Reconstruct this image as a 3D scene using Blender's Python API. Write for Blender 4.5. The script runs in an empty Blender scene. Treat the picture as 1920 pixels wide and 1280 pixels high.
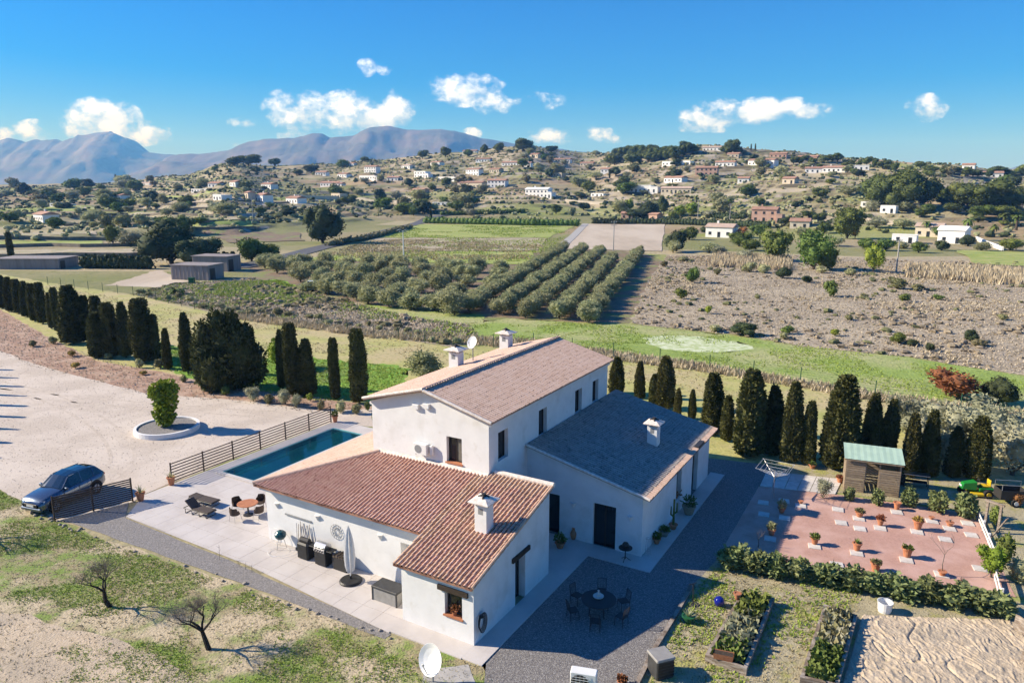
import bpy, bmesh, math, random
import numpy as np
from mathutils import Vector, Matrix

SC = bpy.context.scene
COL = SC.collection
random.seed(7)
RNG = np.random.default_rng(7)
RAD = math.radians

# ---------------------------------------------------------------- camera
CAM_H, FPX, PITCH = 19.0, 1360.4, 0.2095      # metres, pixels at 1920 wide, radians below the horizon
cam = bpy.data.cameras.new('camera')
cam.sensor_fit = 'HORIZONTAL'; cam.sensor_width = 36.0
cam.lens = FPX / 1920.0 * 36.0
cam.clip_start = 0.5; cam.clip_end = 60000
cam_o = bpy.data.objects.new('camera', cam); COL.objects.link(cam_o)
cam_o.location = (0, 0, CAM_H)
cam_o.rotation_euler = (math.pi / 2 - PITCH, 0, 0)
SC.camera = cam_o
SC.view_settings.view_transform = 'Standard'
SC.view_settings.look = 'None'
SC.view_settings.gamma = 1.0
SC.view_settings.exposure = 0.86
SC.render.engine = 'CYCLES'
SC.cycles.use_denoising = True
SC.cycles.max_bounces = 6
SC.cycles.diffuse_bounces = 3
SC.cycles.glossy_bounces = 2
SC.cycles.transmission_bounces = 4
SC.cycles.transparent_max_bounces = 8
SC.cycles.volume_bounces = 0
SC.cycles.caustics_reflective = False
SC.cycles.caustics_refractive = False

# ---------------------------------------------------------------- sun and sky
SUN_EL = RAD(29.5)
SUN_H = RAD(173.0)                       # direction TO the sun, measured from +X towards +Y
SUN_DIR = Vector((math.cos(SUN_H) * math.cos(SUN_EL), math.sin(SUN_H) * math.cos(SUN_EL), math.sin(SUN_EL)))
sun = bpy.data.lights.new('sun', 'SUN')
sun.energy = 5.0; sun.angle = RAD(0.53); sun.color = (1.0, 0.95, 0.885)
sun_o = bpy.data.objects.new('sun', sun); COL.objects.link(sun_o)
sun_o.rotation_euler = SUN_DIR.to_track_quat('Z', 'Y').to_euler()
sun_o.location = (-60, 10, 60)

world = bpy.data.worlds.new('World'); SC.world = world; world.use_nodes = True
SKY_STRENGTH = 0.070
CLOUDS = [  # centre (x, y) and half size (w, h) in the photograph's direction grid, thickness
    (190, 222, 62, 30, 1.25), (238, 250, 70, 20, .9), (150, 246, 40, 16, .9), (62, 246, 36, 17, .85), (5, 250, 24, 12, .8), (290, 258, 30, 12, .6),
    (555, 210, 52, 34, 1.0), (548, 248, 26, 20, .7), (650, 212, 48, 32, 1.2), (700, 226, 56, 24, 1.15), (748, 206, 26, 30, 1.1),
    (872, 168, 62, 24, 1.15), (925, 192, 34, 20, .8), (688, 126, 16, 14, .85), (720, 130, 14, 9, .65),
    (1350, 216, 76, 24, 1.0), (1450, 205, 90, 18, 1.05), (1300, 232, 34, 13, .75), (1738, 202, 34, 20, 1.0),
    (1030, 256, 46, 13, .8), (1120, 252, 30, 13, .75), (1150, 258, 40, 9, .6), (885, 250, 16, 9, .8), (455, 230, 30, 9, .45), (452, 270, 20, 9, .5), (1010, 190, 46, 14, .42)]


def pix_ray(px, py):
    s, c = math.sin(PITCH), math.cos(PITCH)
    u = (px - 960) / FPX; v = (640 - py) / FPX
    return u, c + v * s, -s + v * c


def build_world():
    nt = world.node_tree; N = nt.nodes; L = nt.links; N.clear()
    def nd(t, **k):
        n = N.new(t)
        for a, b in k.items(): setattr(n, a, b)
        return n
    def m(op, a, b=None, c=None):
        n = nd('ShaderNodeMath', operation=op)
        for i, x in enumerate((a, b, c)):
            if x is None: continue
            if hasattr(x, 'default_value') or hasattr(x, 'links'): L.new(x, n.inputs[i])
            else: n.inputs[i].default_value = x
        return n.outputs[0]
    sky = nd('ShaderNodeTexSky', sky_type='NISHITA')
    sky.sun_disc = False; sky.sun_elevation = SUN_EL
    sky.sun_rotation = math.pi / 2 - SUN_H
    sky.altitude = 100; sky.air_density = 1.0; sky.dust_density = 0.5; sky.ozone_density = 2.4
    hsv = nd('ShaderNodeHueSaturation'); hsv.inputs['Saturation'].default_value = 1.3
    tint = nd('ShaderNodeMix', data_type='RGBA', blend_type='MULTIPLY'); tint.inputs[0].default_value = 1.0; tint.inputs[7].default_value = (.58, .79, 1.34, 1)
    L.new(sky.outputs[0], tint.inputs[6]); L.new(tint.outputs[2], hsv.inputs['Color'])
    tc = nd('ShaderNodeTexCoord'); sep = nd('ShaderNodeSeparateXYZ'); L.new(tc.outputs['Generated'], sep.inputs[0])
    X, Y, Z = sep.outputs
    Yc = m('MAXIMUM', Y, 0.05)
    U = m('DIVIDE', X, Yc); V = m('DIVIDE', Z, Yc)
    def mask_field(uo, vo):
        comb = nd('ShaderNodeCombineXYZ'); L.new(m('ADD', U, uo), comb.inputs[0]); L.new(m('ADD', V, vo), comb.inputs[1])
        nz = nd('ShaderNodeTexNoise'); nz.inputs['Scale'].default_value = 26; nz.inputs['Detail'].default_value = 9; nz.inputs['Roughness'].default_value = .62
        sc = nd('ShaderNodeVectorMath', operation='MULTIPLY'); sc.inputs[1].default_value = (1, 1.35, 1)
        L.new(comb.outputs[0], sc.inputs[0]); L.new(sc.outputs[0], nz.inputs['Vector'])
        tot = None; lit = None
        for (px, py, hw, hh, k) in CLOUDS:
            x, y, z = pix_ray(px, py)
            u0, v0 = x / y, z / y
            a, b = hw / FPX * 1.32, hh / FPX * 1.38
            du = m('MULTIPLY_ADD', U, 1 / a, -u0 / a); dv = m('MULTIPLY_ADD', V, 1 / b, -v0 / b)
            d2 = m('MULTIPLY_ADD', du, du, m('MULTIPLY', dv, dv))
            mk = m('MAXIMUM', m('MULTIPLY_ADD', d2, -k, k), 0.0)
            li = m('MULTIPLY', mk, m('MULTIPLY_ADD', dv, .75, m('MULTIPLY', du, -.55)))    # the sun stands to the left and above
            tot = mk if tot is None else m('MAXIMUM', tot, mk)
            lit = li if lit is None else m('ADD', lit, li)
        d_ = m('MULTIPLY', m('MINIMUM', m('MULTIPLY', tot, 5.0), 1.0), m('ADD', m('MULTIPLY', tot, 0.85), m('MULTIPLY_ADD', nz.outputs[0], 3.4, -1.80)))
        return d_, m('ADD', lit, m('MULTIPLY_ADD', nz.outputs[0], 2.2, -.85))
    dens, bulge = mask_field(0.0, 0.0)
    al = nd('ShaderNodeMapRange', interpolation_type='SMOOTHSTEP'); al.inputs[1].default_value = 0.02; al.inputs[2].default_value = 1.0
    L.new(dens, al.inputs[0])
    alpha = m('MULTIPLY', al.outputs[0], .97)
    sh = nd('ShaderNodeMapRange', interpolation_type='SMOOTHSTEP'); sh.inputs[1].default_value = -0.5; sh.inputs[2].default_value = 0.75
    L.new(bulge, sh.inputs[0])
    ccol = nd('ShaderNodeMix', data_type='RGBA'); ccol.inputs[6].default_value = (4.6, 6.2, 9.0, 1); ccol.inputs[7].default_value = (12.4, 14.0, 18.0, 1)
    L.new(sh.outputs[0], ccol.inputs[0])
    mix = nd('ShaderNodeMix', data_type='RGBA')
    L.new(alpha, mix.inputs[0]); L.new(hsv.outputs[0], mix.inputs[6]); L.new(ccol.outputs[2], mix.inputs[7])
    bg0 = nd('ShaderNodeBackground'); bg0.inputs[1].default_value = SKY_STRENGTH; L.new(hsv.outputs[0], bg0.inputs[0])
    bg = nd('ShaderNodeBackground'); bg.inputs[1].default_value = SKY_STRENGTH; L.new(mix.outputs[2], bg.inputs[0])
    # clouds only stand in a low band ahead
    band = m('MULTIPLY', m('GREATER_THAN', Y, 0.2), m('MULTIPLY', m('LESS_THAN', V, .20), m('GREATER_THAN', V, 0.0)))
    ms = nd('ShaderNodeMixShader'); L.new(band, ms.inputs[0]); L.new(bg0.outputs[0], ms.inputs[1]); L.new(bg.outputs[0], ms.inputs[2])
    out = nd('ShaderNodeOutputWorld'); L.new(ms.outputs[0], out.inputs[0])
    world.cycles.sampling_method = 'MANUAL'; world.cycles.sample_map_resolution = 512


build_world()

# ---------------------------------------------------------------- where a pixel of the photograph meets the place
OX, OY, YAW = -1.604, 27.334, 0.5289          # the farmhouse: origin and heading of its long axis
SY, CY = math.sin(YAW), math.cos(YAW)


def G(px, py, z=0.0):
    x, y, d = pix_ray(px, py)
    t = (z - CAM_H) / d
    return Vector((x * t, y * t, z))


def W(b, a, z=0.0):                            # farmhouse axes -> world
    return Vector((OX + a * SY + b * CY, OY + a * CY - b * SY, z))


def LOC(v):                                    # world -> farmhouse axes (b, a, z)
    x, y = v[0] - OX, v[1] - OY
    return Vector((x * CY - y * SY, x * SY + y * CY, v[2] if len(v) > 2 else 0))


def GL(px, py, z=0.0):
    return LOC(G(px, py, z))


def top_y(p, z):                               # image row of a point at height z over p
    s, c = math.sin(PITCH), math.cos(PITCH)
    dz = z - CAM_H
    return 640 - (p[1] * s + dz * c) / (p[1] * c - dz * s) * FPX


def px_of(p):
    s, c = math.sin(PITCH), math.cos(PITCH)
    dz = p[2] - CAM_H
    fw = p[1] * c - dz * s
    return 960 + p[0] / fw * FPX, 640 - (p[1] * s + dz * c) / fw * FPX


def rise(p, py_top):                           # height of a thing standing at p whose top shows in row py_top
    lo, hi = p[2], p[2] + 80
    for _ in range(40):
        m_ = (lo + hi) / 2
        if top_y(p, m_) > py_top: lo = m_
        else: hi = m_
    return lo - p[2]


# smooth noise in numpy
def _hash(ix, iy, seed):
    h = (ix.astype(np.int64) * 374761393 + iy.astype(np.int64) * 668265263 + seed * 982451653) & 0x7fffffff
    h = ((h ^ (h >> 13)) * 1274126177) & 0x7fffffff
    return ((h ^ (h >> 16)) & 0xffff) / 65535.0


def vnoise(x, y, seed=0):
    x = np.asarray(x, float); y = np.asarray(y, float)
    ix, iy = np.floor(x), np.floor(y); fx, fy = x - ix, y - iy
    fx = fx * fx * (3 - 2 * fx); fy = fy * fy * (3 - 2 * fy)
    a = _hash(ix, iy, seed); b = _hash(ix + 1, iy, seed); c = _hash(ix, iy + 1, seed); d = _hash(ix + 1, iy + 1, seed)
    return a + (b - a) * fx + (c - a) * fy + (a - b - c + d) * fx * fy


def fbm(x, y, seed=0, oct=4):
    t = 0; amp = .5; tot = 0
    for i in range(oct):
        t = t + amp * vnoise(np.asarray(x) * 2 ** i, np.asarray(y) * 2 ** i, seed + i * 17); tot += amp; amp *= .5
    return t / tot


# terrain: flat round the farm, then the valley sides
_PX = np.array([-900, -300, 0, 200, 340, 430, 520, 620, 700, 850, 980, 1100, 1200, 1320, 1450, 1600, 1750, 1900, 2200, 2900.])
_YS = np.array([346, 348, 347, 343, 331, 309, 314, 310, 302, 288, 276, 289, 287, 276, 287, 302, 314, 325, 330, 335.])
_RS = np.array([1500, 1500, 1500, 1350, 1150, 1050, 1100, 1100, 1050, 1000, 950, 980, 850, 800, 760, 720, 680, 720, 750, 800.])
_R0 = np.array([200, 200, 200, 210, 230, 260, 320, 360, 390, 400, 400, 390, 380, 360, 330, 310, 300, 300, 300, 300.])


def _interp(px, tab):
    i = np.clip(np.searchsorted(_PX, px) - 1, 0, len(_PX) - 2)
    t = np.clip((px - _PX[i]) / (_PX[i + 1] - _PX[i]), 0, 1)
    t = t * t * (3 - 2 * t)
    return tab[i] + (tab[i + 1] - tab[i]) * t


def hgt(x, y):
    x = np.asarray(x, float); y = np.asarray(y, float)
    r = np.hypot(x, y)
    yy = np.maximum(y, 1e-3)
    px = np.where(y > 0.35 * r, 960 + FPX * (x / yy) / math.cos(PITCH), np.where(x > 0, 2900, -900))
    r0 = _interp(px, _R0); rs = _interp(px, _RS); ys = _interp(px, _YS)
    zs = CAM_H + (350.8 - ys) / FPX * rs * 0.98
    t = np.clip((r - r0) / (rs - r0), 0, 1)
    prof = .55 * t + .45 * t * t * (3 - 2 * t)
    z = zs * prof
    z = z + np.clip((r - r0) / 120, 0, 1) * (fbm(x / 90, y / 90, 3) - .5) * np.clip(zs * .18, 2, 9) * (1 - .8 * np.clip((t - .8) / .2, 0, 1))
    # beyond the crest the land falls gently
    far = np.clip((r - rs) / 1200, 0, 1)
    z = z * (1 - .75 * far) 
    # terraces held by low dry-stone walls
    zn = z + (fbm(x / 60, y / 60, 11, 3) - .5) * 1.2
    st = 1.5 + 1.3 * vnoise(px / 260, px * 0, 5)
    k = np.floor(zn / st); f = zn / st - k
    s_ = np.clip((f - .72) / .28, 0, 1); s_ = s_ * s_ * (3 - 2 * s_)
    zt = st * (k + s_) + (z - zn)
    w = np.clip((r - r0 - 5) / 40, 0, 1) * np.clip((1700 - r) / 400, 0, 1) * .8
    z = z * (1 - w) + zt * w
    return np.where(r < r0, 0.0, np.maximum(z, 0) * np.clip((r - r0) / 30, 0, 1))


def hz(x, y):
    return float(hgt(np.array([x]), np.array([y]))[0])


def T(px, py):                                  # where the line of sight meets the land
    x, y, d = pix_ray(px, py)
    if d < -1e-4:
        t_flat = -CAM_H / d
    else:
        t_flat = 1e9
    ts = np.concatenate([np.arange(150, 1700, 1.5)])
    zz = CAM_H + d * ts
    hh = hgt(x * ts, y * ts)
    idx = np.nonzero(hh >= zz)[0]
    if len(idx) == 0 or t_flat < 150:
        t = min(t_flat, 1600.0)
    else:
        t = ts[idx[0]]
    return Vector((x * t, y * t, hz(x * t, y * t)))


# ---------------------------------------------------------------- materials
def lin(r, g, b):
    f = lambda v: ((v / 255 + .055) / 1.055) ** 2.4 if v > 10 else v / 255 / 12.92
    return (f(r), f(g), f(b))


MATS = {}


def mat(name, c1, c2=None, sc=4.0, rough=.85, bump=0.0, bsc=None, metal=0.0, spec=.3, rnd=0.0, c3=None, sc3=.5, lo=.38, hi=.62, lo3=.45, hi3=.6,
        det=4, coat=0.0, stretch=None, c4=None, sc4=.2, lo4=.5, hi4=.6, bdist=.05, hue=0.0, trans=0.0):
    mt = bpy.data.materials.new(name); mt.use_nodes = True
    nt = mt.node_tree; N = nt.nodes; L = nt.links
    p = N['Principled BSDF']
    p.inputs['Roughness'].default_value = rough; p.inputs['Metallic'].default_value = metal
    p.inputs['Specular IOR Level'].default_value = spec
    if coat: p.inputs['Coat Weight'].default_value = coat; p.inputs['Coat Roughness'].default_value = .05
    p.inputs['Base Color'].default_value = (*c1, 1)
    tc = N.new('ShaderNodeTexCoord')
    vec = tc.outputs['Object']
    if stretch:
        mp = N.new('ShaderNodeMapping'); mp.inputs['Scale'].default_value = stretch; L.new(vec, mp.inputs[0]); vec = mp.outputs[0]
    col = None
    def layer(prev, c, s, a, b):
        nz = N.new('ShaderNodeTexNoise'); nz.inputs['Scale'].default_value = s; nz.inputs['Detail'].default_value = det; nz.inputs['Roughness'].default_value = .6
        L.new(vec, nz.inputs['Vector'])
        mr = N.new('ShaderNodeMapRange'); mr.inputs[1].default_value = a; mr.inputs[2].default_value = b; L.new(nz.outputs[0], mr.inputs[0])
        mx = N.new('ShaderNodeMix'); mx.data_type = 'RGBA'
        L.new(mr.outputs[0], mx.inputs[0])
        if prev is None: mx.inputs[6].default_value = (*c1, 1)
        else: L.new(prev, mx.inputs[6])
        mx.inputs[7].default_value = (*c, 1)
        return mx.outputs[2]
    if c2: col = layer(col, c2, sc, lo, hi)
    if c3: col = layer(col, c3, sc3, lo3, hi3)
    if c4: col = layer(col, c4, sc4, lo4, hi4)
    if rnd or hue:
        oi = N.new('ShaderNodeObjectInfo'); h = N.new('ShaderNodeHueSaturation')
        mr = N.new('ShaderNodeMapRange'); mr.inputs[3].default_value = 1 - rnd; mr.inputs[4].default_value = 1 + rnd
        L.new(oi.outputs['Random'], mr.inputs[0]); L.new(mr.outputs[0], h.inputs['Value'])
        if hue:
            wn = N.new('ShaderNodeMath'); wn.operation = 'FRACT'
            mu = N.new('ShaderNodeMath'); mu.operation = 'MULTIPLY'; mu.inputs[1].default_value = 17.3
            L.new(oi.outputs['Random'], mu.inputs[0]); L.new(mu.outputs[0], wn.inputs[0])
            mr2 = N.new('ShaderNodeMapRange'); mr2.inputs[3].default_value = .5 - hue; mr2.inputs[4].default_value = .5 + hue
            L.new(wn.outputs[0], mr2.inputs[0]); L.new(mr2.outputs[0], h.inputs['Hue'])
        if col is None: h.inputs['Color'].default_value = (*c1, 1)
        else: L.new(col, h.inputs['Color'])
        col = h.outputs[0]
    if col is not None: L.new(col, p.inputs['Base Color'])
    if bump:
        nz = N.new('ShaderNodeTexNoise'); nz.inputs['Scale'].default_value = bsc or sc * 4; nz.inputs['Detail'].default_value = 5
        L.new(vec, nz.inputs['Vector'])
        bp = N.new('ShaderNodeBump'); bp.inputs['Strength'].default_value = bump; bp.inputs['Distance'].default_value = bdist
        L.new(nz.outputs[0], bp.inputs['Height']); L.new(bp.outputs[0], p.inputs['Normal'])
    if trans:
        out = N['Material Output']; tr = N.new('ShaderNodeBsdfTranslucent'); ms = N.new('ShaderNodeMixShader'); ms.inputs[0].default_value = trans
        if col is not None: L.new(col, tr.inputs[0])
        else: tr.inputs[0].default_value = (*c1, 1)
        L.new(p.outputs[0], ms.inputs[1]); L.new(tr.outputs[0], ms.inputs[2]); L.new(ms.outputs[0], out.inputs[0])
    MATS[name] = mt
    return mt


# ---------------------------------------------------------------- mesh helpers
class MB:
    """collects faces; build() links them as ONE mesh object"""
    def __init__(s): s.v = []; s.f = []; s.m = []; s.cur = 0
    def add(s, vs, fs):
        o = len(s.v); s.v.extend([tuple(p) for p in vs]); s.f.extend([tuple(i + o for i in f) for f in fs]); s.m.extend([s.cur] * len(fs)); return s
    def quad(s, a, b, c, d): return s.add([a, b, c, d], [(0, 1, 2, 3)])
    def box(s, x0, y0, z0, x1, y1, z1):
        vs = [(x0, y0, z0), (x1, y0, z0), (x1, y1, z0), (x0, y1, z0), (x0, y0, z1), (x1, y0, z1), (x1, y1, z1), (x0, y1, z1)]
        return s.add(vs, [(0, 3, 2, 1), (4, 5, 6, 7), (0, 1, 5, 4), (1, 2, 6, 5), (2, 3, 7, 6), (3, 0, 4, 7)])
    def cbox(s, c, d, ch=0.02):
        """box centred at c with chamfered vertical edges and top"""
        x, y, z = c; a, b, h = d[0] / 2, d[1] / 2, d[2] / 2
        def ring(i, zz): return [(x - a + i, y - b + ch + i, zz), (x - a + ch + i, y - b + i, zz), (x + a - ch - i, y - b + i, zz), (x + a - i, y - b + ch + i, zz), (x + a - i, y + b - ch - i, zz), (x + a - ch - i, y + b - i, zz), (x - a + ch + i, y + b - i, zz), (x - a + i, y + b - ch - i, zz)]
        vs = ring(0, z - h) + ring(0, z + h - ch) + ring(ch, z + h)
        fs = [tuple(range(7, -1, -1)), tuple(range(16, 24))]
        for r in (0, 8):
            for i in range(8): j = (i + 1) % 8; fs.append((r + i, r + j, r + 8 + j, r + 8 + i))
        return s.add(vs, fs)
    def tube(s, p0, p1, r0, r1=None, n=8, caps=True):
        r1 = r0 if r1 is None else r1
        p0, p1 = Vector(p0), Vector(p1); d = (p1 - p0)
        if d.length < 1e-6: return s
        d.normalize(); u = d.orthogonal().normalized(); w = d.cross(u)
        vs = []
        for p, r in ((p0, r0), (p1, r1)):
            for i in range(n):
                a = 2 * math.pi * i / n; vs.append(p + u * (r * math.cos(a)) + w * (r * math.sin(a)))
        fs = [(i, (i + 1) % n, n + (i + 1) % n, n + i) for i in range(n)]
        if caps: fs += [tuple(range(n - 1, -1, -1)), tuple(range(n, 2 * n))]
        return s.add(vs, fs)
    def path(s, pts, r, n=6):
        for a, b in zip(pts[:-1], pts[1:]): s.tube(a, b, r, n=n)
        return s
    def lathe(s, prof, n=20, c=(0, 0, 0), sx=1.0, sy=1.0):
        vs = []; fs = []
        for r, z in prof:
            for i in range(n):
                a = 2 * math.pi * i / n; vs.append((c[0] + r * sx * math.cos(a), c[1] + r * sy * math.sin(a), c[2] + z))
        for k in range(len(prof) - 1):
            for i in range(n):
                j = (i + 1) % n; fs.append((k * n + i, k * n + j, (k + 1) * n + j, (k + 1) * n + i))
        if len({z for _, z in prof}) == 1: return s.add(vs, fs)
        if prof[0][0] > 1e-4: fs.append(tuple(range(n - 1, -1, -1)))
        if prof[-1][0] > 1e-4: fs.append(tuple((len(prof) - 1) * n + i for i in range(n)))
        return s.add(vs, fs)
    def prism(s, poly, z0, z1):
        """poly: list of (x, y), counter-clockwise"""
        n = len(poly)
        vs = [(x, y, z0) for x, y in poly] + [(x, y, z1) for x, y in poly]
        fs = [tuple(range(n - 1, -1, -1)), tuple(range(n, 2 * n))] + [(i, (i + 1) % n, n + (i + 1) % n, n + i) for i in range(n)]
        return s.add(vs, fs)
    def arr(s, V, F):
        o = len(s.v); s.v.extend(map(tuple, V.tolist())); s.f.extend([tuple(i + o for i in f) for f in F.tolist()]); s.m.extend([s.cur] * len(F)); return s
    def mesh(s, name, mats, smooth=False):
        me = bpy.data.meshes.new(name); me.from_pydata(s.v, [], s.f)
        for mm in (mats if isinstance(mats, (list, tuple)) else [mats]): me.materials.append(mm)
        if any(s.m): me.polygons.foreach_set('material_index', s.m)
        if smooth: me.polygons.foreach_set('use_smooth', [True] * len(s.f))
        me.update(); return me
    def build(s, name, mats, parent=None, loc=None, rotz=None, smooth=False):
        return link(name, s.mesh(name, mats, smooth), parent, loc, rotz)


def np_mesh(name, V, F, mats, smooth=False, mi=None):
    """V (n,3), F (m,k) arrays"""
    me = bpy.data.meshes.new(name)
    V = np.ascontiguousarray(V, np.float32); F = np.ascontiguousarray(F, np.int32); k = F.shape[1]
    me.vertices.add(len(V)); me.vertices.foreach_set('co', V.ravel())
    me.loops.add(F.size); me.loops.foreach_set('vertex_index', F.ravel())
    me.polygons.add(len(F)); me.polygons.foreach_set('loop_start', np.arange(0, F.size, k, dtype=np.int32))
    try: me.polygons.foreach_set('loop_total', np.full(len(F), k, np.int32))
    except Exception: pass
    for mm in (mats if isinstance(mats, (list, tuple)) else [mats]): me.materials.append(mm)
    if mi is not None: me.polygons.foreach_set('material_index', np.asarray(mi, np.int32))
    if smooth: me.polygons.foreach_set('use_smooth', np.ones(len(F), bool))
    me.update(calc_edges=True); me.validate(); return me


def link(name, data, parent=None, loc=None, rotz=None, scale=None):
    o = bpy.data.objects.new(name, data); COL.objects.link(o)
    if parent is not None: o.parent = parent
    if loc is not None: o.location = loc
    if rotz is not None: o.rotation_euler = (0, 0, rotz)
    if scale is not None: o.scale = scale if isinstance(scale, (tuple, list)) else (scale,) * 3
    return o


def tag(o, label, cat, group=None, kind=None):
    o['label'] = label; o['category'] = cat
    if group: o['group'] = group
    if kind: o['kind'] = kind
    return o


def thing(name, label, cat, loc=(0, 0, 0), rotz=0.0, group=None, scale=None):
    o = link(name, None, None, loc, rotz, scale); o.empty_display_size = .2
    return tag(o, label, cat, group)


def struct(o, label=None):
    o['kind'] = 'structure'
    if label: o['label'] = label
    return o


def stuff(o, label=None, cat=None):
    o['kind'] = 'stuff'
    if label: o['label'] = label
    if cat: o['category'] = cat
    return o


def dup(root, loc, rotz=None, scale=None, label=None, group=None):
    r = root.copy(); COL.objects.link(r); r.location = loc
    if rotz is not None: r.rotation_euler = (0, 0, rotz)
    if scale is not None: r.scale = scale if isinstance(scale, (tuple, list)) else (scale,) * 3
    if label: r['label'] = label
    if group: r['group'] = group
    for ch in list(root.children):
        c_ = ch.copy(); COL.objects.link(c_); c_.parent = r
        for g_ in list(ch.children):
            d_ = g_.copy(); COL.objects.link(d_); d_.parent = c_
    return r


def ordinal(n):
    w = 'first second third fourth fifth sixth seventh eighth ninth tenth eleventh twelfth thirteenth fourteenth fifteenth sixteenth seventeenth eighteenth nineteenth twentieth'.split()
    if n <= 20: return w[n - 1]
    tens = ['twenty', 'thirty', 'forty', 'fifty', 'sixty', 'seventy', 'eighty', 'ninety'][n // 10 - 2]
    return tens[:-1] + 'ieth' if n % 10 == 0 else tens + '-' + w[n % 10 - 1]
# ---------------------------------------------------------------- the land
def land_material():
    mt = mat('land', (.29, .25, .15), (.19, .21, .075), sc=.035, lo=.4, hi=.6, c3=(.40, .33, .22), sc3=.012, lo3=.46, hi3=.62, c4=(.14, .155, .055), sc4=.3, lo4=.52, hi4=.68, bump=.5, bsc=.9, bdist=.5, det=6, spec=.1)
    nt = mt.node_tree; N = nt.nodes; L = nt.links; p = N['Principled BSDF']
    src = p.inputs['Base Color'].links[0].from_socket
    tc = N.new('ShaderNodeTexCoord'); mp = N.new('ShaderNodeMapping'); mp.inputs['Scale'].default_value = (.011, .022, 0)
    L.new(tc.outputs['Object'], mp.inputs[0])
    vo = N.new('ShaderNodeTexVoronoi'); vo.inputs['Scale'].default_value = 1.0; vo.inputs['Randomness'].default_value = .8
    L.new(mp.outputs[0], vo.inputs['Vector'])
    sep = N.new('ShaderNodeSeparateColor'); L.new(vo.outputs['Color'], sep.inputs[0])
    ramp = N.new('ShaderNodeValToRGB'); cr = ramp.color_ramp; cr.interpolation = 'CONSTANT'
    cols = [(.20, .21, .075), (.42, .35, .22), (.27, .31, .08), (.32, .26, .15), (.40, .27, .17), (.23, .23, .09), (.48, .40, .25)]
    for i, c in enumerate(cols):
        e = cr.elements[i] if i < 2 else cr.elements.new(i / len(cols))
        e.position = i / len(cols); e.color = (*c, 1)
    L.new(sep.outputs[0], ramp.inputs[0])
    mx = N.new('ShaderNodeMix'); mx.data_type = 'RGBA'; mx.inputs[0].default_value = .55
    L.new(src, mx.inputs[6]); L.new(ramp.outputs[0], mx.inputs[7])
    geo = N.new('ShaderNodeNewGeometry'); sx = N.new('ShaderNodeSeparateXYZ'); L.new(geo.outputs['True Normal'], sx.inputs[0])
    mr = N.new('ShaderNodeMapRange'); mr.inputs[1].default_value = .96; mr.inputs[2].default_value = .85; L.new(sx.outputs[2], mr.inputs[0])
    nz = N.new('ShaderNodeTexNoise'); nz.inputs['Scale'].default_value = .06; L.new(tc.outputs['Object'], nz.inputs[0])
    wcol = N.new('ShaderNodeMix'); wcol.data_type = 'RGBA'; wcol.inputs[6].default_value = (.13, .11, .07, 1); wcol.inputs[7].default_value = (.38, .33, .26, 1)
    mr3 = N.new('ShaderNodeMapRange'); mr3.inputs[1].default_value = .48; mr3.inputs[2].default_value = .56; L.new(nz.outputs[0], mr3.inputs[0]); L.new(mr3.outputs[0], wcol.inputs[0])
    m2 = N.new('ShaderNodeMix'); m2.data_type = 'RGBA'; L.new(mr.outputs[0], m2.inputs[0]); L.new(mx.outputs[2], m2.inputs[6]); L.new(wcol.outputs[2], m2.inputs[7])
    L.new(m2.outputs[2], p.inputs['Base Color'])
    return mt


def build_ground():
    rr = np.concatenate([[0.5], np.geomspace(6, 190, 24), np.arange(195, 1250, 3.2), np.geomspace(1260, 16000, 60)])
    an = np.concatenate([np.linspace(-180, -48, 34)[:-1], np.linspace(-48, 48, 470), np.linspace(48, 180, 34)[1:]])
    a = np.radians(an)
    R_, A_ = np.meshgrid(rr, a, indexing='ij')
    X = R_ * np.sin(A_); Y = R_ * np.cos(A_)
    Z = hgt(X.ravel(), Y.ravel()).reshape(X.shape)
    Z = np.where(R_ > 2500, Z - (R_ - 2500) * .0008, Z)
    V = np.stack([X, Y, Z], -1).reshape(-1, 3)
    nr, na = len(rr), len(a)
    i = np.arange(nr - 1)[:, None] * na + np.arange(na - 1)[None, :]
    F = np.stack([i, i + na, i + na + 1, i + 1], -1).reshape(-1, 4)
    cx, cy = V[F].mean(1)[:, 0], V[F].mean(1)[:, 1]
    # the pool is sunk into the ground: leave its pit open
    lb = (cx - OX) * CY - (cy - OY) * SY; la = (cx - OX) * SY + (cy - OY) * CY
    me = np_mesh('ground', V, F, land_material(), smooth=False)
    return struct(link('ground', me), 'dry farmland with grass and low terraces rising to the hills')


POOL = (-25.2, 7.3, -22.1, 17.9)                # b0, a0, b1, a1 in farmhouse axes
GROUND = build_ground()


def subdiv(pts, step, jit, seed):
    out = []
    n = len(pts)
    for i in range(n):
        p, q = Vector(pts[i]).to_2d(), Vector(pts[(i + 1) % n]).to_2d()
        k = max(1, int((q - p).length / step))
        d = (q - p); nrm = Vector((-d.y, d.x)); 
        if nrm.length > 0: nrm.normalize()
        for j in range(k):
            t = j / k; c = p + d * t
            w = (float(fbm(c.x * .6, c.y * .6, seed, 3)) - .5) * 2 * jit if 0 < j or jit else 0
            out.append(c + nrm * w)
    return out


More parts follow.
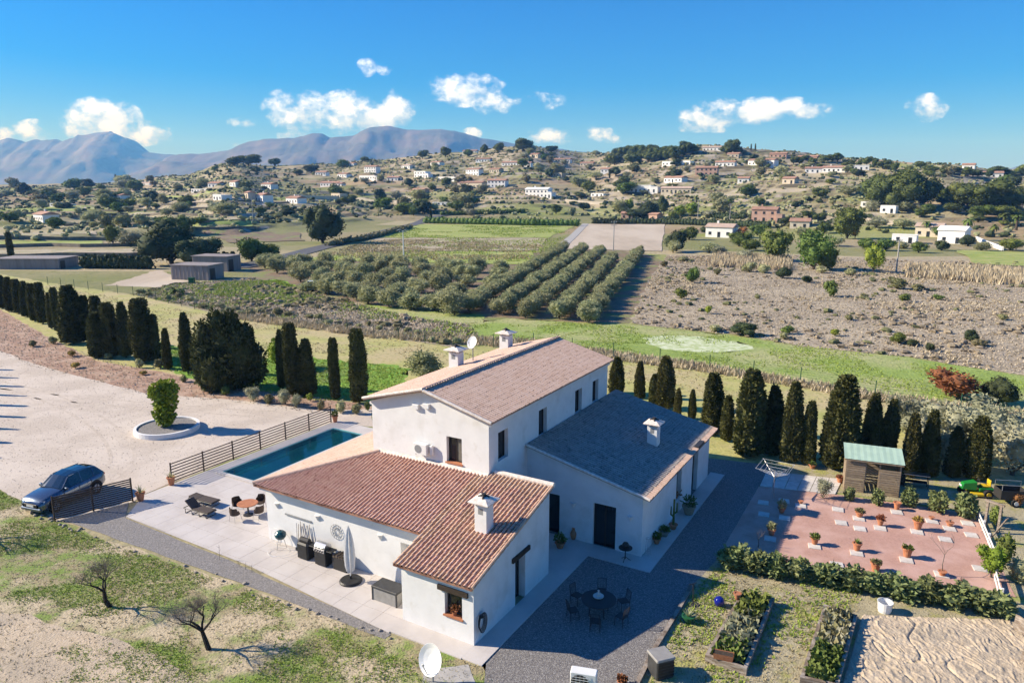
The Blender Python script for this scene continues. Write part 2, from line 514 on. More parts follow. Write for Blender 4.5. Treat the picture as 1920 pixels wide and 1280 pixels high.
def patch(name, pts, mt, z, label=None, step=.6, jit=0.0, seed=1, kind='structure', local=False):
    """a flat sheet of ground; pts are world (x, y)"""
    P = subdiv(pts, step, jit, seed) if jit else [Vector(p).to_2d() for p in pts]
    area = sum(P[i].x * P[(i + 1) % len(P)].y - P[(i + 1) % len(P)].x * P[i].y for i in range(len(P)))
    if area < 0: P = P[::-1]
    bm = bmesh.new()
    f = bm.faces.new([bm.verts.new((p.x, p.y, z)) for p in P])
    bmesh.ops.triangulate(bm, faces=[f], ngon_method='BEAUTY')
    me = bpy.data.meshes.new(name); bm.to_mesh(me); bm.free(); me.materials.append(mt)
    o = link(name, me)
    if kind: o['kind'] = kind
    if label: o['label'] = label
    return o


def gp(*pxs): return [G(*p) for p in pxs]


def drape(name, c4, mt, dz, label, nu=40, nv=14):
    """a field laid over the land: four corners in world xy, clockwise or not"""
    u, v = np.meshgrid(np.linspace(0, 1, nu), np.linspace(0, 1, nv))
    A, B, C, D = [np.array(p[:2]) for p in c4]
    X = ((1 - u)[..., None] * ((1 - v)[..., None] * A + v[..., None] * D) + u[..., None] * ((1 - v)[..., None] * B + v[..., None] * C))
    x, y = X[..., 0].ravel(), X[..., 1].ravel()
    ed = np.minimum.reduce([u.ravel(), 1 - u.ravel(), v.ravel(), 1 - v.ravel()])
    x = x + (fbm(x / 9, y / 9, 4) - .5) * 3; y = y + (fbm(x / 9, y / 9, 9) - .5) * 4
    z = hgt(x, y) + dz
    V = np.stack([x, y, z], -1)
    i = np.arange(nv - 1)[:, None] * nu + np.arange(nu - 1)[None, :]
    F = np.stack([i, i + 1, i + nu + 1, i + nu], -1).reshape(-1, 4)
    e1 = V[F[0, 1]] - V[F[0, 0]]; e2 = V[F[0, 3]] - V[F[0, 0]]
    if e1[0] * e2[1] - e1[1] * e2[0] < 0: F = F[:, ::-1]
    return struct(link(name, np_mesh(name, V, F, mt)), label)


mat('gravel_pale', (.56, .48, .395), (.46, .39, .32), sc=7, c3=(.60, .52, .435), sc3=.22, lo3=.42, hi3=.58, bump=.7, bsc=28, bdist=.03, det=6, c4=(.33, .28, .23), sc4=16, lo4=.58, hi4=.68)
mat('earth_red', (.40, .255, .18), (.29, .18, .125), sc=2.2, c3=(.46, .325, .24), sc3=.5, bump=.8, bsc=9, bdist=.06, det=7, c4=(.15, .095, .06), sc4=6, lo4=.57, hi4=.64)
mat('lawn_dry', (.45, .41, .16), (.34, .35, .105), sc=.35, c3=(.46, .38, .20), sc3=.12, bump=.5, bsc=5, bdist=.10, det=8, c4=(.27, .26, .09), sc4=2.4, lo4=.52, hi4=.66)
mat('lawn_green', (.17, .33, .03), (.23, .36, .055), sc=.6, c3=(.17, .19, .06), sc3=.18, lo3=.52, hi3=.66, bump=.8, bsc=5, bdist=.12, det=8, c4=(.10, .20, .022), sc4=2.5, lo4=.5, hi4=.64)
mat('meadow', (.28, .36, .085), (.225, .31, .06), sc=.5, c3=(.38, .38, .17), sc3=.09, lo3=.45, hi3=.6, bump=.8, bsc=4, bdist=.15, det=8, c4=(.15, .20, .045), sc4=2, lo4=.53, hi4=.66)
mat('meadow_pale', (.58, .62, .42), (.38, .45, .20), sc=1.1, lo=.42, hi=.58, bump=.6, bsc=4, bdist=.1, det=8)
mat('scrub_soil', (.40, .33, .235), (.31, .255, .175), sc=.5, c3=(.45, .375, .26), sc3=.08, bump=.8, bsc=3, bdist=.2, det=8, c4=(.20, .165, .115), sc4=1.6, lo4=.53, hi4=.62)
mat('orchard_soil', (.25, .18, .12), (.17, .125, .08), sc=.7, c3=(.20, .23, .07), sc3=.15, lo3=.5, hi3=.62, bump=.8, bsc=4, bdist=.1, det=7)
mat('stubble', (.46, .39, .27), (.36, .30, .20), sc=.7, c3=(.25, .25, .10), sc3=.16, lo3=.5, hi3=.62, c4=(.24, .20, .13), sc4=2, lo4=.56, hi4=.66, bump=.6, bsc=2, bdist=.2, det=8)
mat('ploughed', (.48, .395, .295), (.42, .345, .255), sc=.3, stretch=(1, .25, 1), c3=(.52, .44, .34), sc3=.06, bump=.5, bsc=2, bdist=.15, det=7)
mat('field_green', (.32, .36, .09), (.42, .40, .15), sc=.12, lo=.42, hi=.6, c3=(.24, .31, .06), sc3=.3, bump=.6, bsc=2, bdist=.15, det=9, stretch=(.4, 1.6, 1), c4=(.17, .21, .05), sc4=.9, lo4=.54, hi4=.66)
mat('asphalt', (.12, .12, .125), (.09, .09, .095), sc=1.5, rough=.8, bump=.2, bsc=20)
mat('concrete', (.42, .40, .37), (.34, .325, .30), sc=2, bump=.2, bsc=20)
mat('weedy_soil', (.31, .26, .145), (.18, .25, .05), sc=.9, lo=.43, hi=.57, c3=(.48, .395, .26), sc3=.22, lo3=.49, hi3=.57, bump=.8, bsc=10, bdist=.06, det=8, c4=(.17, .14, .085), sc4=4.5, lo4=.55, hi4=.64)
mat('sand', (.54, .44, .315), (.46, .365, .25), sc=2.2, c3=(.40, .33, .24), sc3=.4, bump=1.0, bsc=11, bdist=.04, det=7, c4=(.26, .2, .13), sc4=9, lo4=.6, hi4=.68)
mat('gravel_grey', (.27, .25, .235), (.17, .16, .15), sc=9, bump=1.0, bsc=26, bdist=.04, det=6, c3=(.36, .34, .32), sc3=16, lo3=.55, hi3=.66)
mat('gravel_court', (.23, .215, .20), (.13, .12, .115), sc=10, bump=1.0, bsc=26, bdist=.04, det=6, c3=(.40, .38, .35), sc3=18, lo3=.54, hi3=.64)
mat('gravel_red', (.50, .30, .235), (.42, .245, .19), sc=8, c3=(.55, .35, .285), sc3=.5, bump=.8, bsc=30, bdist=.03, det=7, c4=(.31, .19, .145), sc4=18, lo4=.6, hi4=.7)
mat('garden_soil', (.40, .35, .225), (.31, .27, .165), sc=1.4, c3=(.33, .32, .10), sc3=.7, lo3=.52, hi3=.62, bump=1.0, bsc=13, bdist=.05, det=8, c4=(.14, .12, .07), sc4=8, lo4=.57, hi4=.66)
mat('paving', (.52, .475, .44), (.48, .44, .405), sc=1.3, c3=(.55, .51, .475), sc3=.4, rough=.7, bump=.12, bsc=12, rnd=.008)
mat('paving_joint', (.40, .37, .34), (.36, .33, .30), sc=5)
mat('slab_white', (.62, .58, .53), (.52, .48, .43), sc=3, rough=.8, bump=.1, bsc=20, rnd=.06)
mat('timber_old', (.27, .215, .165), (.16, .12, .09), sc=3, stretch=(1, 1, 8), bump=.5, bsc=14, rnd=.12, c3=(.36, .31, .26), sc3=2)

Z1, Z2, Z3, Z4 = .004, .008, .012, .016
# ---- near the farm (flat)
patch('lawn_dry_strip', gp((-160, 485), (90, 530), (250, 552), (420, 592), (560, 607), (700, 628), (850, 652), (1000, 648), (1150, 668), (1330, 692), (1500, 718), (1640, 745), (1800, 770), (2150, 800), (2150, 960), (1700, 900), (1330, 860), (900, 800), (690, 760), (560, 742), (400, 722), (300, 698), (180, 678), (120, 650), (0, 584), (-160, 520)), MATS['lawn_dry'], Z1, 'mown yellowish grass strip between the cypress row and the wire fence', jit=.5, seed=2)
patch('lawn_green_patch', gp((300, 640), (420, 680), (560, 668), (700, 680), (770, 690), (740, 745), (600, 755), (480, 735), (380, 715), (300, 690)), MATS['lawn_green'], Z2, 'bright green lawn beyond the cypresses', jit=1.4, seed=3)
patch('meadow_strip', gp((905, 640), (880, 608), (960, 597), (1080, 606), (1185, 610), (1400, 632), (1500, 650), (1700, 670), (1920, 705), (2200, 735), (2200, 800), (1920, 775), (1800, 766), (1640, 741), (1500, 714), (1330, 688), (1150, 664), (1000, 644)), MATS['meadow'], Z2, 'bright green meadow strip beyond the wire fence', jit=.9, seed=4)
patch('flowering_patch', gp((1195, 632), (1280, 628), (1380, 640), (1425, 655), (1350, 662), (1240, 655)), MATS['meadow_pale'], Z3, 'pale flowering weeds in the meadow strip', jit=.9, seed=5)
patch('scrub_field', gp((1252, 478), (1220, 520), (1180, 606), (1400, 630), (1500, 648), (1700, 668), (1920, 703), (2250, 740), (2250, 500), (1920, 492), (1700, 486), (1500, 478)), MATS['scrub_soil'], Z3, 'brown scrubby fallow field behind the meadow', jit=1.0, seed=6, step=2)
patch('orchard_soil', gp((470, 490), (700, 480), (940, 492), (1060, 458), (1210, 476), (1245, 490), (1180, 606), (1080, 604), (960, 596), (880, 606), (760, 590), (620, 556), (470, 520)), MATS['orchard_soil'], Z1, 'bare soil under the olive trees', jit=1.0, seed=7, step=2)
patch('weed_bank', gp((250, 550), (330, 530), (470, 520), (620, 556), (760, 590), (880, 608), (905, 640), (850, 650), (700, 626), (560, 605), (420, 590)), MATS['scrub_soil'], Z2, 'grey weedy bank along the wire fence', jit=.8, seed=8)
patch('green_weeds', gp((360, 545), (420, 527), (520, 524), (600, 550), (605, 562), (520, 570), (430, 556)), MATS['lawn_green'], Z3, 'bright green weeds by the grey sheds', jit=1.5, seed=9)
patch('green_weeds_strip', gp((620, 575), (700, 572), (900, 590), (905, 606), (800, 606), (700, 592)), MATS['meadow'], Z3, 'green weeds in front of the olive trees', jit=1.2, seed=10)
patch('yard_by_sheds', gp((200, 535), (300, 505), (330, 520), (360, 528), (320, 540)), MATS['ploughed'], Z2, 'pale dirt yard by the grey sheds', jit=.8, seed=12)
patch('earth_bank', gp((-200, 530), (0, 580), (120, 647), (180, 676), (300, 696), (400, 720), (560, 740), (692, 760), (698, 772), (600, 778), (480, 760), (280, 744), (150, 712), (60, 688), (0, 663), (-200, 600)), MATS['earth_red'], Z3, 'reddish bare earth bank below the cypress row', jit=.35, seed=13)
patch('driveway', gp((-420, 560), (-200, 592), (0, 657), (60, 681), (150, 706), (280, 738), (480, 753), (600, 770), (698, 767), (700, 800), (622, 792), (322, 905), (268, 927), (249, 940), (112, 976), (60, 950), (0, 918), (-300, 850)), MATS['gravel_pale'], Z4, 'pale gravel driveway and turning circle', jit=.18, seed=14)
patch('rough_grass', gp((-300, 840), (0, 915), (60, 948), (112, 978), (150, 992), (400, 1078), (560, 1136), (735, 1192), (912, 1246), (960, 1290), (1000, 1420), (-400, 1420)), MATS['weedy_soil'], Z3, 'rough grassy orchard ground in front of the terrace', jit=.3, seed=15)
patch('sandy_patch', gp((-200, 1120), (0, 1143), (60, 1150), (90, 1166), (150, 1185), (215, 1200), (300, 1235), (380, 1275), (420, 1330), (300, 1400), (-300, 1360)), MATS['sand'], Z4, 'pale sandy soil patch in the rough grass', jit=.45, seed=16)
patch('gravel_path', [W(-26.3, 1.3), W(-24.4, -.1), W(-13.8, -.42), W(-3.6, -1.1), W(-3.6, -1.5), W(-8.9, -1.5), W(-14.7, -1.62), W(-25.6, -2.05), W(-27.4, -2.2)], MATS['gravel_grey'], .020, 'dark grey gravel strip along the terrace', jit=.08, seed=17)
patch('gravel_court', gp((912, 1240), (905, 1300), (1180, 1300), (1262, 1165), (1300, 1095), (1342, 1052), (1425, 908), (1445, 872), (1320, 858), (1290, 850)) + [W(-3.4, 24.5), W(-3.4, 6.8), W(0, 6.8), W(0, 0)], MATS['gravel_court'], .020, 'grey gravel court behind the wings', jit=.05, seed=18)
patch('yard_red_gravel', gp((1422, 912), (1560, 926), (1690, 944), (1832, 964), (1866, 1040), (1905, 1120), (1740, 1092), (1560, 1072), (1345, 1046)), MATS['gravel_red'], .024, 'red gravel garden yard with pots', jit=.04, seed=19)
patch('garden_ground', gp((1262, 1168), (1300, 1095), (1345, 1050), (1560, 1078), (1740, 1098), (1905, 1126), (2100, 1150), (2200, 1420), (1150, 1420), (1190, 1290)), MATS['garden_soil'], .016, 'weedy kitchen garden ground', jit=.15, seed=20)
patch('garden_back_ground', gp((1440, 872), (1425, 908), (1560, 922), (1832, 960), (1905, 1118), (2200, 1160), (2300, 960), (1920, 905), (1700, 890), (1560, 868)), MATS['garden_soil'], .012, 'bare ground behind the red gravel yard', jit=.2, seed=21)
# ---- fields further out
drape('field_green', [T(765, 421), T(1085, 421), T(1030, 446), T(700, 446)], MATS['field_green'], .10, 'green field beside the road')
drape('field_stubble', [T(700, 447), T(1030, 447), T(1008, 470), T(660, 472)], MATS['stubble'], .10, 'beige stubble strip between two green fields')
drape('field_green_near', [T(650, 474), T(1005, 472), T(985, 497), T(560, 489)], MATS['field_green'], .10, 'green field behind the olive block')
drape('field_ploughed', [T(1098, 420), T(1246, 420), T(1240, 472), T(1055, 468)], MATS['ploughed'], .12, 'pale ploughed field behind the olive rows')
drape('field_terrace_right', [T(1790, 470), T(2000, 478), T(2000, 505), T(1830, 497)], MATS['field_green'], .25, 'pale green field below the white house')
drape('field_red_soil', [T(380, 436), T(560, 436), T(570, 452), T(430, 456)], MATS['orchard_soil'], .2, 'red soil under scattered olive trees')


def road(name, pts, wdt, mt, dz, label):
    P = [np.array(p[:2]) for p in pts]; fine = []
    for a, b in zip(P[:-1], P[1:]):
        for t in np.linspace(0, 1, 14)[:-1]: fine.append(a + (b - a) * t)
    fine.append(P[-1]); V = []
    for i, p in enumerate(fine):
        d = fine[min(i + 1, len(fine) - 1)] - fine[max(i - 1, 0)]; d = d / np.linalg.norm(d); n = np.array([-d[1], d[0]])
        for s_ in (-.5, .5):
            q = p + n * wdt * s_; V.append((q[0], q[1], max(hz(*q), hz(*p)) + dz))
    F = np.array([(2 * i + 1, 2 * i, 2 * i + 2, 2 * i + 3) for i in range(len(fine) - 1)])
    return struct(link(name, np_mesh(name, np.array(V), F, mt)), label)


road('road', [T(440, 503), T(520, 487), T(590, 468), T(660, 451), T(740, 430), T(800, 412), T(850, 403), T(900, 398)], 7.0, MATS['asphalt'], .16, 'grey asphalt country road climbing past the fields')
road('track', [T(1048, 467), T(1075, 443), T(1098, 420)], 3.2, MATS['concrete'], .2, 'pale track beside the ploughed field')

# ---------------------------------------------------------------- far mountains
mat('rock_far', (.13, .115, .10), (.085, .09, .065), sc=.0016, lo=.4, hi=.6, c3=(.16, .13, .11), sc3=.004, lo3=.5, hi3=.6, det=8, bump=.5, bsc=.006, bdist=40)


def mountain(name, prof, dist, depth, label, seed, rough=1.0):
    """ridge whose crest shows along prof [(px, py)...], about `dist` metres away"""
    pxs = np.array([p[0] for p in prof], float); pys = np.array([p[1] for p in prof], float)
    nu, nv = 260, 40
    px = np.linspace(pxs[0], pxs[-1], nu)
    py = np.interp(px, pxs, pys)
    tang = (px - 960) / FPX * math.cos(PITCH)
    crest = CAM_H + (350.8 - py) / FPX * dist * math.cos(PITCH) * np.sqrt(1 + 0 * tang) + (fbm(px / 9, px * 0, seed, 4) - .5) * dist * .0022 * rough
    rows = []
    for v in np.linspace(-1, 1, nv):
        y = dist + v * depth + (fbm(px / 60 + 5, px * 0 + v, seed + 3) - .5) * depth * .25 * (1 - abs(v))
        x = tang * dist * (1 + v * depth / dist * .6)
        k = 1 - abs(v) ** 1.25
        fold = (fbm(x / (dist * .05), y / (dist * .05), seed + 7, 5) - .5)
        z = (crest + 40) * k + fold * (crest + 60) * .55 * (1 - k) * k * 4 * .8 - 40
        rows.append(np.stack([x, y, z], -1))
    V = np.concatenate(rows)
    i = np.arange(nv - 1)[:, None] * nu + np.arange(nu - 1)[None, :]
    F = np.stack([i, i + 1, i + nu + 1, i + nu], -1).reshape(-1, 4)
    return struct(link(name, np_mesh(name, V, F, MATS['rock_far'], smooth=True)), label)


mountain('mountain_range_far', [(-500, 300), (-200, 285), (0, 268), (25, 262), (45, 264), (70, 272), (85, 264), (115, 264), (122, 268), (150, 260), (185, 254), (215, 250), (240, 254), (262, 266), (280, 280), (300, 288), (320, 291), (360, 292), (420, 300), (520, 330), (700, 345)], 9000, 2200, 'jagged blue mountain range with a rounded summit under cloud', 3, 2.2)
mountain('mountain_range', [(250, 330), (330, 293), (380, 290), (450, 278), (470, 268), (520, 264), (560, 262), (590, 252), (605, 252), (622, 261), (660, 256), (700, 243), (735, 241), (770, 247), (830, 246), (870, 252), (905, 262), (960, 272), (1030, 280), (1120, 289), (1250, 310), (1500, 345)], 6500, 1700, 'long blue brown mountain ridge with twin humps', 5, .6)
mountain('mountain_peak_far', [(1780, 345), (1850, 330), (1880, 319), (1900, 313), (1925, 312), (1960, 318), (2050, 335), (2200, 348)], 6500, 900, 'small blue mountain peak at the right edge', 9, .6)
# ---------------------------------------------------------------- the farmhouse
mat('stucco', (.725, .72, .71), (.675, .67, .66), sc=1.2, rough=.9, bump=.18, bsc=7, bdist=.03, c3=(.60, .585, .55), sc3=.6, lo3=.56, hi3=.78, spec=.15, c4=(.60, .58, .54), sc4=1.7, lo4=.6, hi4=.8)
mat('mortar', (.72, .66, .60), (.58, .50, .43), sc=5, rough=.9, bump=.3, bsc=20)
mat('tile_red', (.50, .305, .215), (.58, .385, .28), sc=2.5, rough=.85, rnd=.16, c3=(.28, .13, .085), sc3=6, lo3=.57, hi3=.68, hue=.01, bump=.2, bsc=20, bdist=.004)
mat('tile_red_pan', (.30, .155, .105), (.37, .20, .135), sc=3, rough=.9, c3=(.12, .05, .035), sc3=.9, lo3=.48, hi3=.66)
mat('tile_pale', (.53, .365, .275), (.58, .42, .33), sc=2.0, rough=.85, c3=(.40, .27, .20), sc3=5, lo3=.56, hi3=.68, bump=.2, bsc=20, bdist=.004)
mat('tile_pale_pan', (.46, .29, .215), (.36, .22, .16), sc=2.5, rough=.9)
mat('tile_grey', (.31, .275, .25), (.38, .335, .30), sc=1.6, rough=.9, c3=(.19, .17, .155), sc3=5, lo3=.53, hi3=.66, bump=.25, bsc=20, bdist=.006)
mat('tile_grey_pan', (.15, .135, .125), (.19, .17, .15), sc=2.5, rough=.9)
mat('wood_dark', (.055, .038, .026), (.03, .022, .016), sc=4, rough=.7, stretch=(1, 6, 6), bump=.3, bsc=20)
mat('frame_dark', (.03, .024, .02), rough=.45)
mat('glass_dark', (.012, .015, .018), rough=.06, spec=.6)
mat('curtain', (.16, .15, .12), (.11, .10, .085), sc=3, rough=.8)
mat('terracotta', (.45, .19, .095), (.36, .14, .07), sc=4, rough=.8, rnd=.12)
mat('metal_white', (.75, .75, .73), (.70, .70, .68), sc=2, rough=.4, spec=.4)
mat('metal_grey', (.30, .31, .32), (.26, .27, .28), sc=3, rough=.45, metal=.3)
mat('metal_dark', (.035, .033, .032), rough=.5)
mat('black_plastic', (.018, .018, .018), (.028, .028, .028), sc=5, rough=.5)
mat('fence_wood', (.055, .038, .030), (.038, .027, .022), sc=3, rough=.6, rnd=.1)
mat('pool_water', (.002, .030, .052), (.003, .048, .065), sc=.5, rough=.05, spec=.15, bump=.10, bsc=3.5, bdist=.02)
mat('pool_tile', (.16, .42, .46), rough=.3)

HOUSE = thing('farmhouse', 'white farmhouse with red and pale tiled roofs and two low wings', 'house', W(0, 0), -YAW)


def part(name, mb, mt, parent=HOUSE, smooth=False):
    return mb.build(name, mt, parent, smooth=smooth)


def facade(mb, o, u, n, L_, top, ops=(), depth=.3, z0=-.1, brk=()):
    """wall face from o along u (unit, horizontal), outward normal n, top(u) height; ops (u0,u1,z0,z1) openings with reveals"""
    o, u, n = Vector(o), Vector(u), Vector(n)
    P = lambda a, z, d=0.0: o + u * a + Vector((0, 0, z)) - n * d
    br = sorted({0.0, L_, *brk, *[x for q in ops for x in q[:2]]})
    for a, b in zip(br[:-1], br[1:]):
        cuts = sorted([q for q in ops if q[0] <= a + 1e-6 and q[1] >= b - 1e-6], key=lambda q: q[2]); z = z0
        for q in cuts:
            if q[2] > z + 1e-6: mb.quad(P(a, z), P(b, z), P(b, q[2]), P(a, q[2]))
            z = q[3]
        mb.quad(P(a, z), P(b, z), P(b, top(b)), P(a, top(a)))
    for q in ops:
        a, b, c, d = q[:4]; dd = q[4] if len(q) > 4 else depth
        mb.quad(P(a, c), P(a, c, dd), P(a, d, dd), P(a, d)); mb.quad(P(b, c, dd), P(b, c), P(b, d), P(b, d, dd))
        mb.quad(P(a, c), P(b, c), P(b, c, dd), P(a, c, dd)); mb.quad(P(a, d, dd), P(b, d, dd), P(b, d), P(a, d))
    return mb


def opening(kind, o, u, n, q, depth=.3, leaves=1, curtain=False, sill=False, lintel=False, parent=HOUSE, label=None):
    """the window or door that fills an opening of a facade"""
    o, u, n = Vector(o), Vector(u), Vector(n); a, b, c, d = q[:4]
    dd = depth
    def bar(mb, a0, a1, z0, z1, d0, d1):
        p = [o + u * x + Vector((0, 0, z)) - n * y for x in (a0, a1) for z in (z0, z1) for y in (d0, d1)]
        mb.add(p, [(0, 1, 3, 2), (4, 6, 7, 5), (0, 4, 5, 1), (2, 3, 7, 6), (0, 2, 6, 4), (1, 5, 7, 3)])
    fr = MB(); t = .07
    bar(fr, a, a + t, c, d, dd - .05, dd + .02); bar(fr, b - t, b, c, d, dd - .05, dd + .02)
    bar(fr, a + t, b - t, d - t, d, dd - .05, dd + .02); bar(fr, a + t, b - t, c, c + t, dd - .05, dd + .02)
    for i in range(1, leaves):
        x = a + (b - a) * i / leaves; bar(fr, x - t * .6, x + t * .6, c + t, d - t, dd - .052, dd + .02)
    w = fr.build(kind, MATS['frame_dark'], parent)
    if label: w['label'] = label
    for i in range(leaves):
        x0 = a + (b - a) * i / leaves + t * .5; x1 = a + (b - a) * (i + 1) / leaves - t * .5
        pn = MB(); bar(pn, x0, x1, c + .03, d - .03, dd - .02, dd + .01); pn.build('pane', MATS['curtain'] if (curtain and i == leaves - 1) else MATS['glass_dark'], w)
    if sill:
        s_ = MB(); bar(s_, a - .06, b + .06, c - .06, c + .012, -.07, dd - .055); s_.build('sill', MATS['terracotta'], w)
    if lintel:
        l_ = MB(); bar(l_, a - .32, b + .32, d, d + .22, -.10, .12); l_.build('lintel', MATS['wood_dark'], w)
    return w


# tiles ------------------------------------------------------------------
def tile_template(n=5, r0=.092, r1=.076, ln=.45, th=.014):
    V = []
    for y, r in ((0, r0), (ln, r1)):
        for i in range(n + 1):
            a = math.pi * i / n; V.append((-r * math.cos(a), y, r * math.sin(a) * .92))
    for i in range(n + 1):
        a = math.pi * i / n; V.append((-(r0 - th) * math.cos(a), 0, (r0 - th) * math.sin(a) * .92))
    F = [(i, i + 1, n + 2 + i, n + 1 + i) for i in range(n)] + [(2 * n + 2 + i, 2 * n + 3 + i, i + 1, i) for i in range(n)]
    return np.array(V), np.array(F)


TILE_V, TILE_F = tile_template()
FLAT_V = tile_template(r0=.1, r1=.1, ln=.362, th=.03)[0]


def tiled_plane(parent, o, across, up, nrm, cols, exposure=.37, mt='tile_red', pan='tile_red_pan', single=None, name='roof_tile', lift=.02, wob=.012, flat=1.0, tilt=.035, TILE_V=TILE_V):
    """cover tiles on a slope: o a corner of the eave, across / up unit vectors; cols = list of (s, t0, t1)"""
    o, across, up, nrm = Vector(o), Vector(across), Vector(up), Vector(nrm)
    Rm = np.array([across, up, nrm]).T
    VV, FF, k = [], [], 0
    nV = len(TILE_V); me_s = None; count = 0
    for (s_, t0, t1) in cols:
        t = t0; first = True
        while t < t1 - .12:
            jit = np.array([random.uniform(-wob, wob), random.uniform(-.012, .012), random.uniform(0, .008 if tilt else .002)])
            base = TILE_V.copy(); base[:, 2] *= flat; base[:, 2] += (TILE_V[:, 1] * -tilt) + .018 + lift
            if t + .45 > t1 and TILE_V is not FLAT_V: base[:, 1] *= max(.3, (t1 - t) / .45)
            loc_ = o + across * (s_ + jit[0]) + up * (t + jit[1]) + nrm * jit[2]
            if single and count < 300 and single(s_, t):
                if me_s is None:
                    me_s = np_mesh(name, TILE_V + np.array([0, 0, 0]), TILE_F, MATS[mt]); me_s.shade_flat()
                ob = link(name, me_s, parent)
                M3 = Matrix((across, up, nrm)).transposed()
                ob.matrix_local = Matrix.Translation(loc_ + nrm * (.02 + lift)) @ M3.to_4x4() @ Matrix.Rotation(-.035, 4, 'X') @ Matrix.Rotation(random.uniform(-.02, .02), 4, 'Z')
                count += 1
            else:
                VV.append(base @ Rm.T + np.array(loc_)); FF.append(TILE_F + k * nV); k += 1
            t += exposure * random.uniform(.985, 1.015)
    if VV:
        me = np_mesh('roof_tiles', np.concatenate(VV), np.concatenate(FF), MATS[mt]); me.shade_flat()
        ob = link('roof_tiles', me, parent); ob['kind'] = 'stuff'
    return count


def slab_poly(pts, thick, mb=None):
    """closed sheet: polygon pts (top), thickness downwards"""
    mb = mb or MB(); n = len(pts)
    top = [Vector(p) for p in pts]; bot = [p - Vector((0, 0, thick)) for p in top]
    return mb.add(top + bot, [tuple(range(n)), tuple(range(2 * n - 1, n - 1, -1))] + [((i + 1) % n, i, n + i, n + (i + 1) % n) for i in range(n)])


WM = MATS['stucco']
X = lambda *a: Vector(a)
# main block
bl, br_, am, af = -11.09, -3.42, 6.71, 21.95
zew, zr = 7.36, 8.54
mid = (bl + br_) / 2
mfront = [( -6.05 - bl, -5.08 - bl, 4.84, 6.25)]
mright = [(7.61 - am, 8.62 - am, 5.02, 6.6), (12.05 - am, 13.05 - am, 4.98, 6.58), (16.85 - am, 17.85 - am, 5.02, 6.56), (19.5 - am, 20.45 - am, 5.04, 6.55)]
gab = lambda u: zew + (zr - zew) * (1 - abs(u - (mid - bl)) / (mid - bl)) + .08 * (1 if u < mid - bl - .001 else 0)
w = MB()
facade(w, (bl, am, 0), (1, 0, 0), (0, -1, 0), br_ - bl, gab, mfront, .3, brk=(mid - bl - .002, mid - bl))
facade(w, (br_, am, 0), (0, 1, 0), (1, 0, 0), af - am, lambda u: zew, mright, .32)
facade(w, (br_, af, 0), (-1, 0, 0), (0, 1, 0), br_ - bl, lambda u: gab(br_ - bl - u), brk=(br_ - mid,))
facade(w, (bl, af, 0), (0, -1, 0), (-1, 0, 0), af - am, lambda u: zew + .08)
part('wall', w, WM)['label'] = 'white rendered walls of the tall gabled main block'
opening('window', (bl, am, 0), (1, 0, 0), (0, -1, 0), mfront[0], .26, 2, curtain=True, sill=True)
for q in mright: opening('window', (br_, am, 0), (0, 1, 0), (1, 0, 0), q, .28, 1)

# gabled roof of the main block; the left slope stands a step above the right one
ov = .32
zR = 8.66; sl = (8.74 - 7.50) / (mid + 3.10 - 0) if False else (8.66 - 7.58) / (br_ + ov - mid)
def roofpart(name, pts, thick, mt, label=None):
    r = slab_poly(pts, thick).build(name, mt, HOUSE)
    if label: r['label'] = label
    return r
er, el_ = br_ + ov, bl - ov
zer = zR - sl * (er - mid)
rr_ = roofpart('roof', [X(mid, am - ov, zR - .06), X(er, am - ov, zer - .06), X(er, af + ov, zer - .06), X(mid, af + ov, zR - .06)][::-1], .10, MATS['tile_pale_pan'], 'pale pink tiled slope of the main roof facing the low grey wing')
step = .07
rl_ = roofpart('roof', [X(mid + .06, am - ov, zR + step - .06), X(mid + .06, af + ov, zR + step - .06), X(el_, af + ov, zer + step - .06 - .02), X(el_, am - ov, zer + step - .06 - .02)][::1], .10, MATS['tile_pale_pan'], 'pale pink tiled slope of the main roof on the pool side')
cs = 1 / math.sqrt(1 + sl * sl); ln_r = (er - mid) / cs
upR = X(-cs, 0, sl * cs); nR = X(sl * cs, 0, cs)
tiled_plane(rr_, X(er, am - ov, zer - .06), X(0, 1, 0), upR, nR, [(.11 + .222 * i, -.05, ln_r - .02) for i in range(int((af - am + 2 * ov) / .222))], mt='tile_pale', wob=.006, flat=.42, tilt=0.0, TILE_V=FLAT_V, exposure=.375)
upL = X(cs, 0, sl * cs); nL = X(-sl * cs, 0, cs)
tiled_plane(rl_, X(el_, af + ov, zer + step - .08), X(0, -1, 0), upL, nL, [(.11 + .222 * i, -.05, ln_r + .04) for i in range(int((af - am + 2 * ov) / .222))], mt='tile_pale', wob=.006, flat=.42, tilt=0.0, TILE_V=FLAT_V, exposure=.375)
mb = MB(); mb.box(mid - .02, am - ov, zR - .12, mid + .05, af + ov, zR + step - .10)
mb.build('ridge_step', MATS['metal_grey'], rl_)
mb = MB()
for i in range(int((af - am + 2 * ov) / .40)):
    y = am - ov + i * .40
    mb.tube((mid - .03, y, zR + step - .06), (mid - .03, y + .43, zR + step - .035), .10, .09, 10)
mb.build('ridge_tiles', MATS['tile_pale'], rl_)['kind'] = 'stuff'
# eaves: white cornice under the tiles
mb = MB(); mb.box(br_ - .002, am + .01, zew - .16, br_ + .16, af - .01, zew - .01); mb.build('cornice', WM, HOUSE)
mb = MB(); mb.box(bl - .16, am + .01, zew - .16, bl + .002, af - .01, zew - .01); mb.build('cornice', WM, HOUSE)
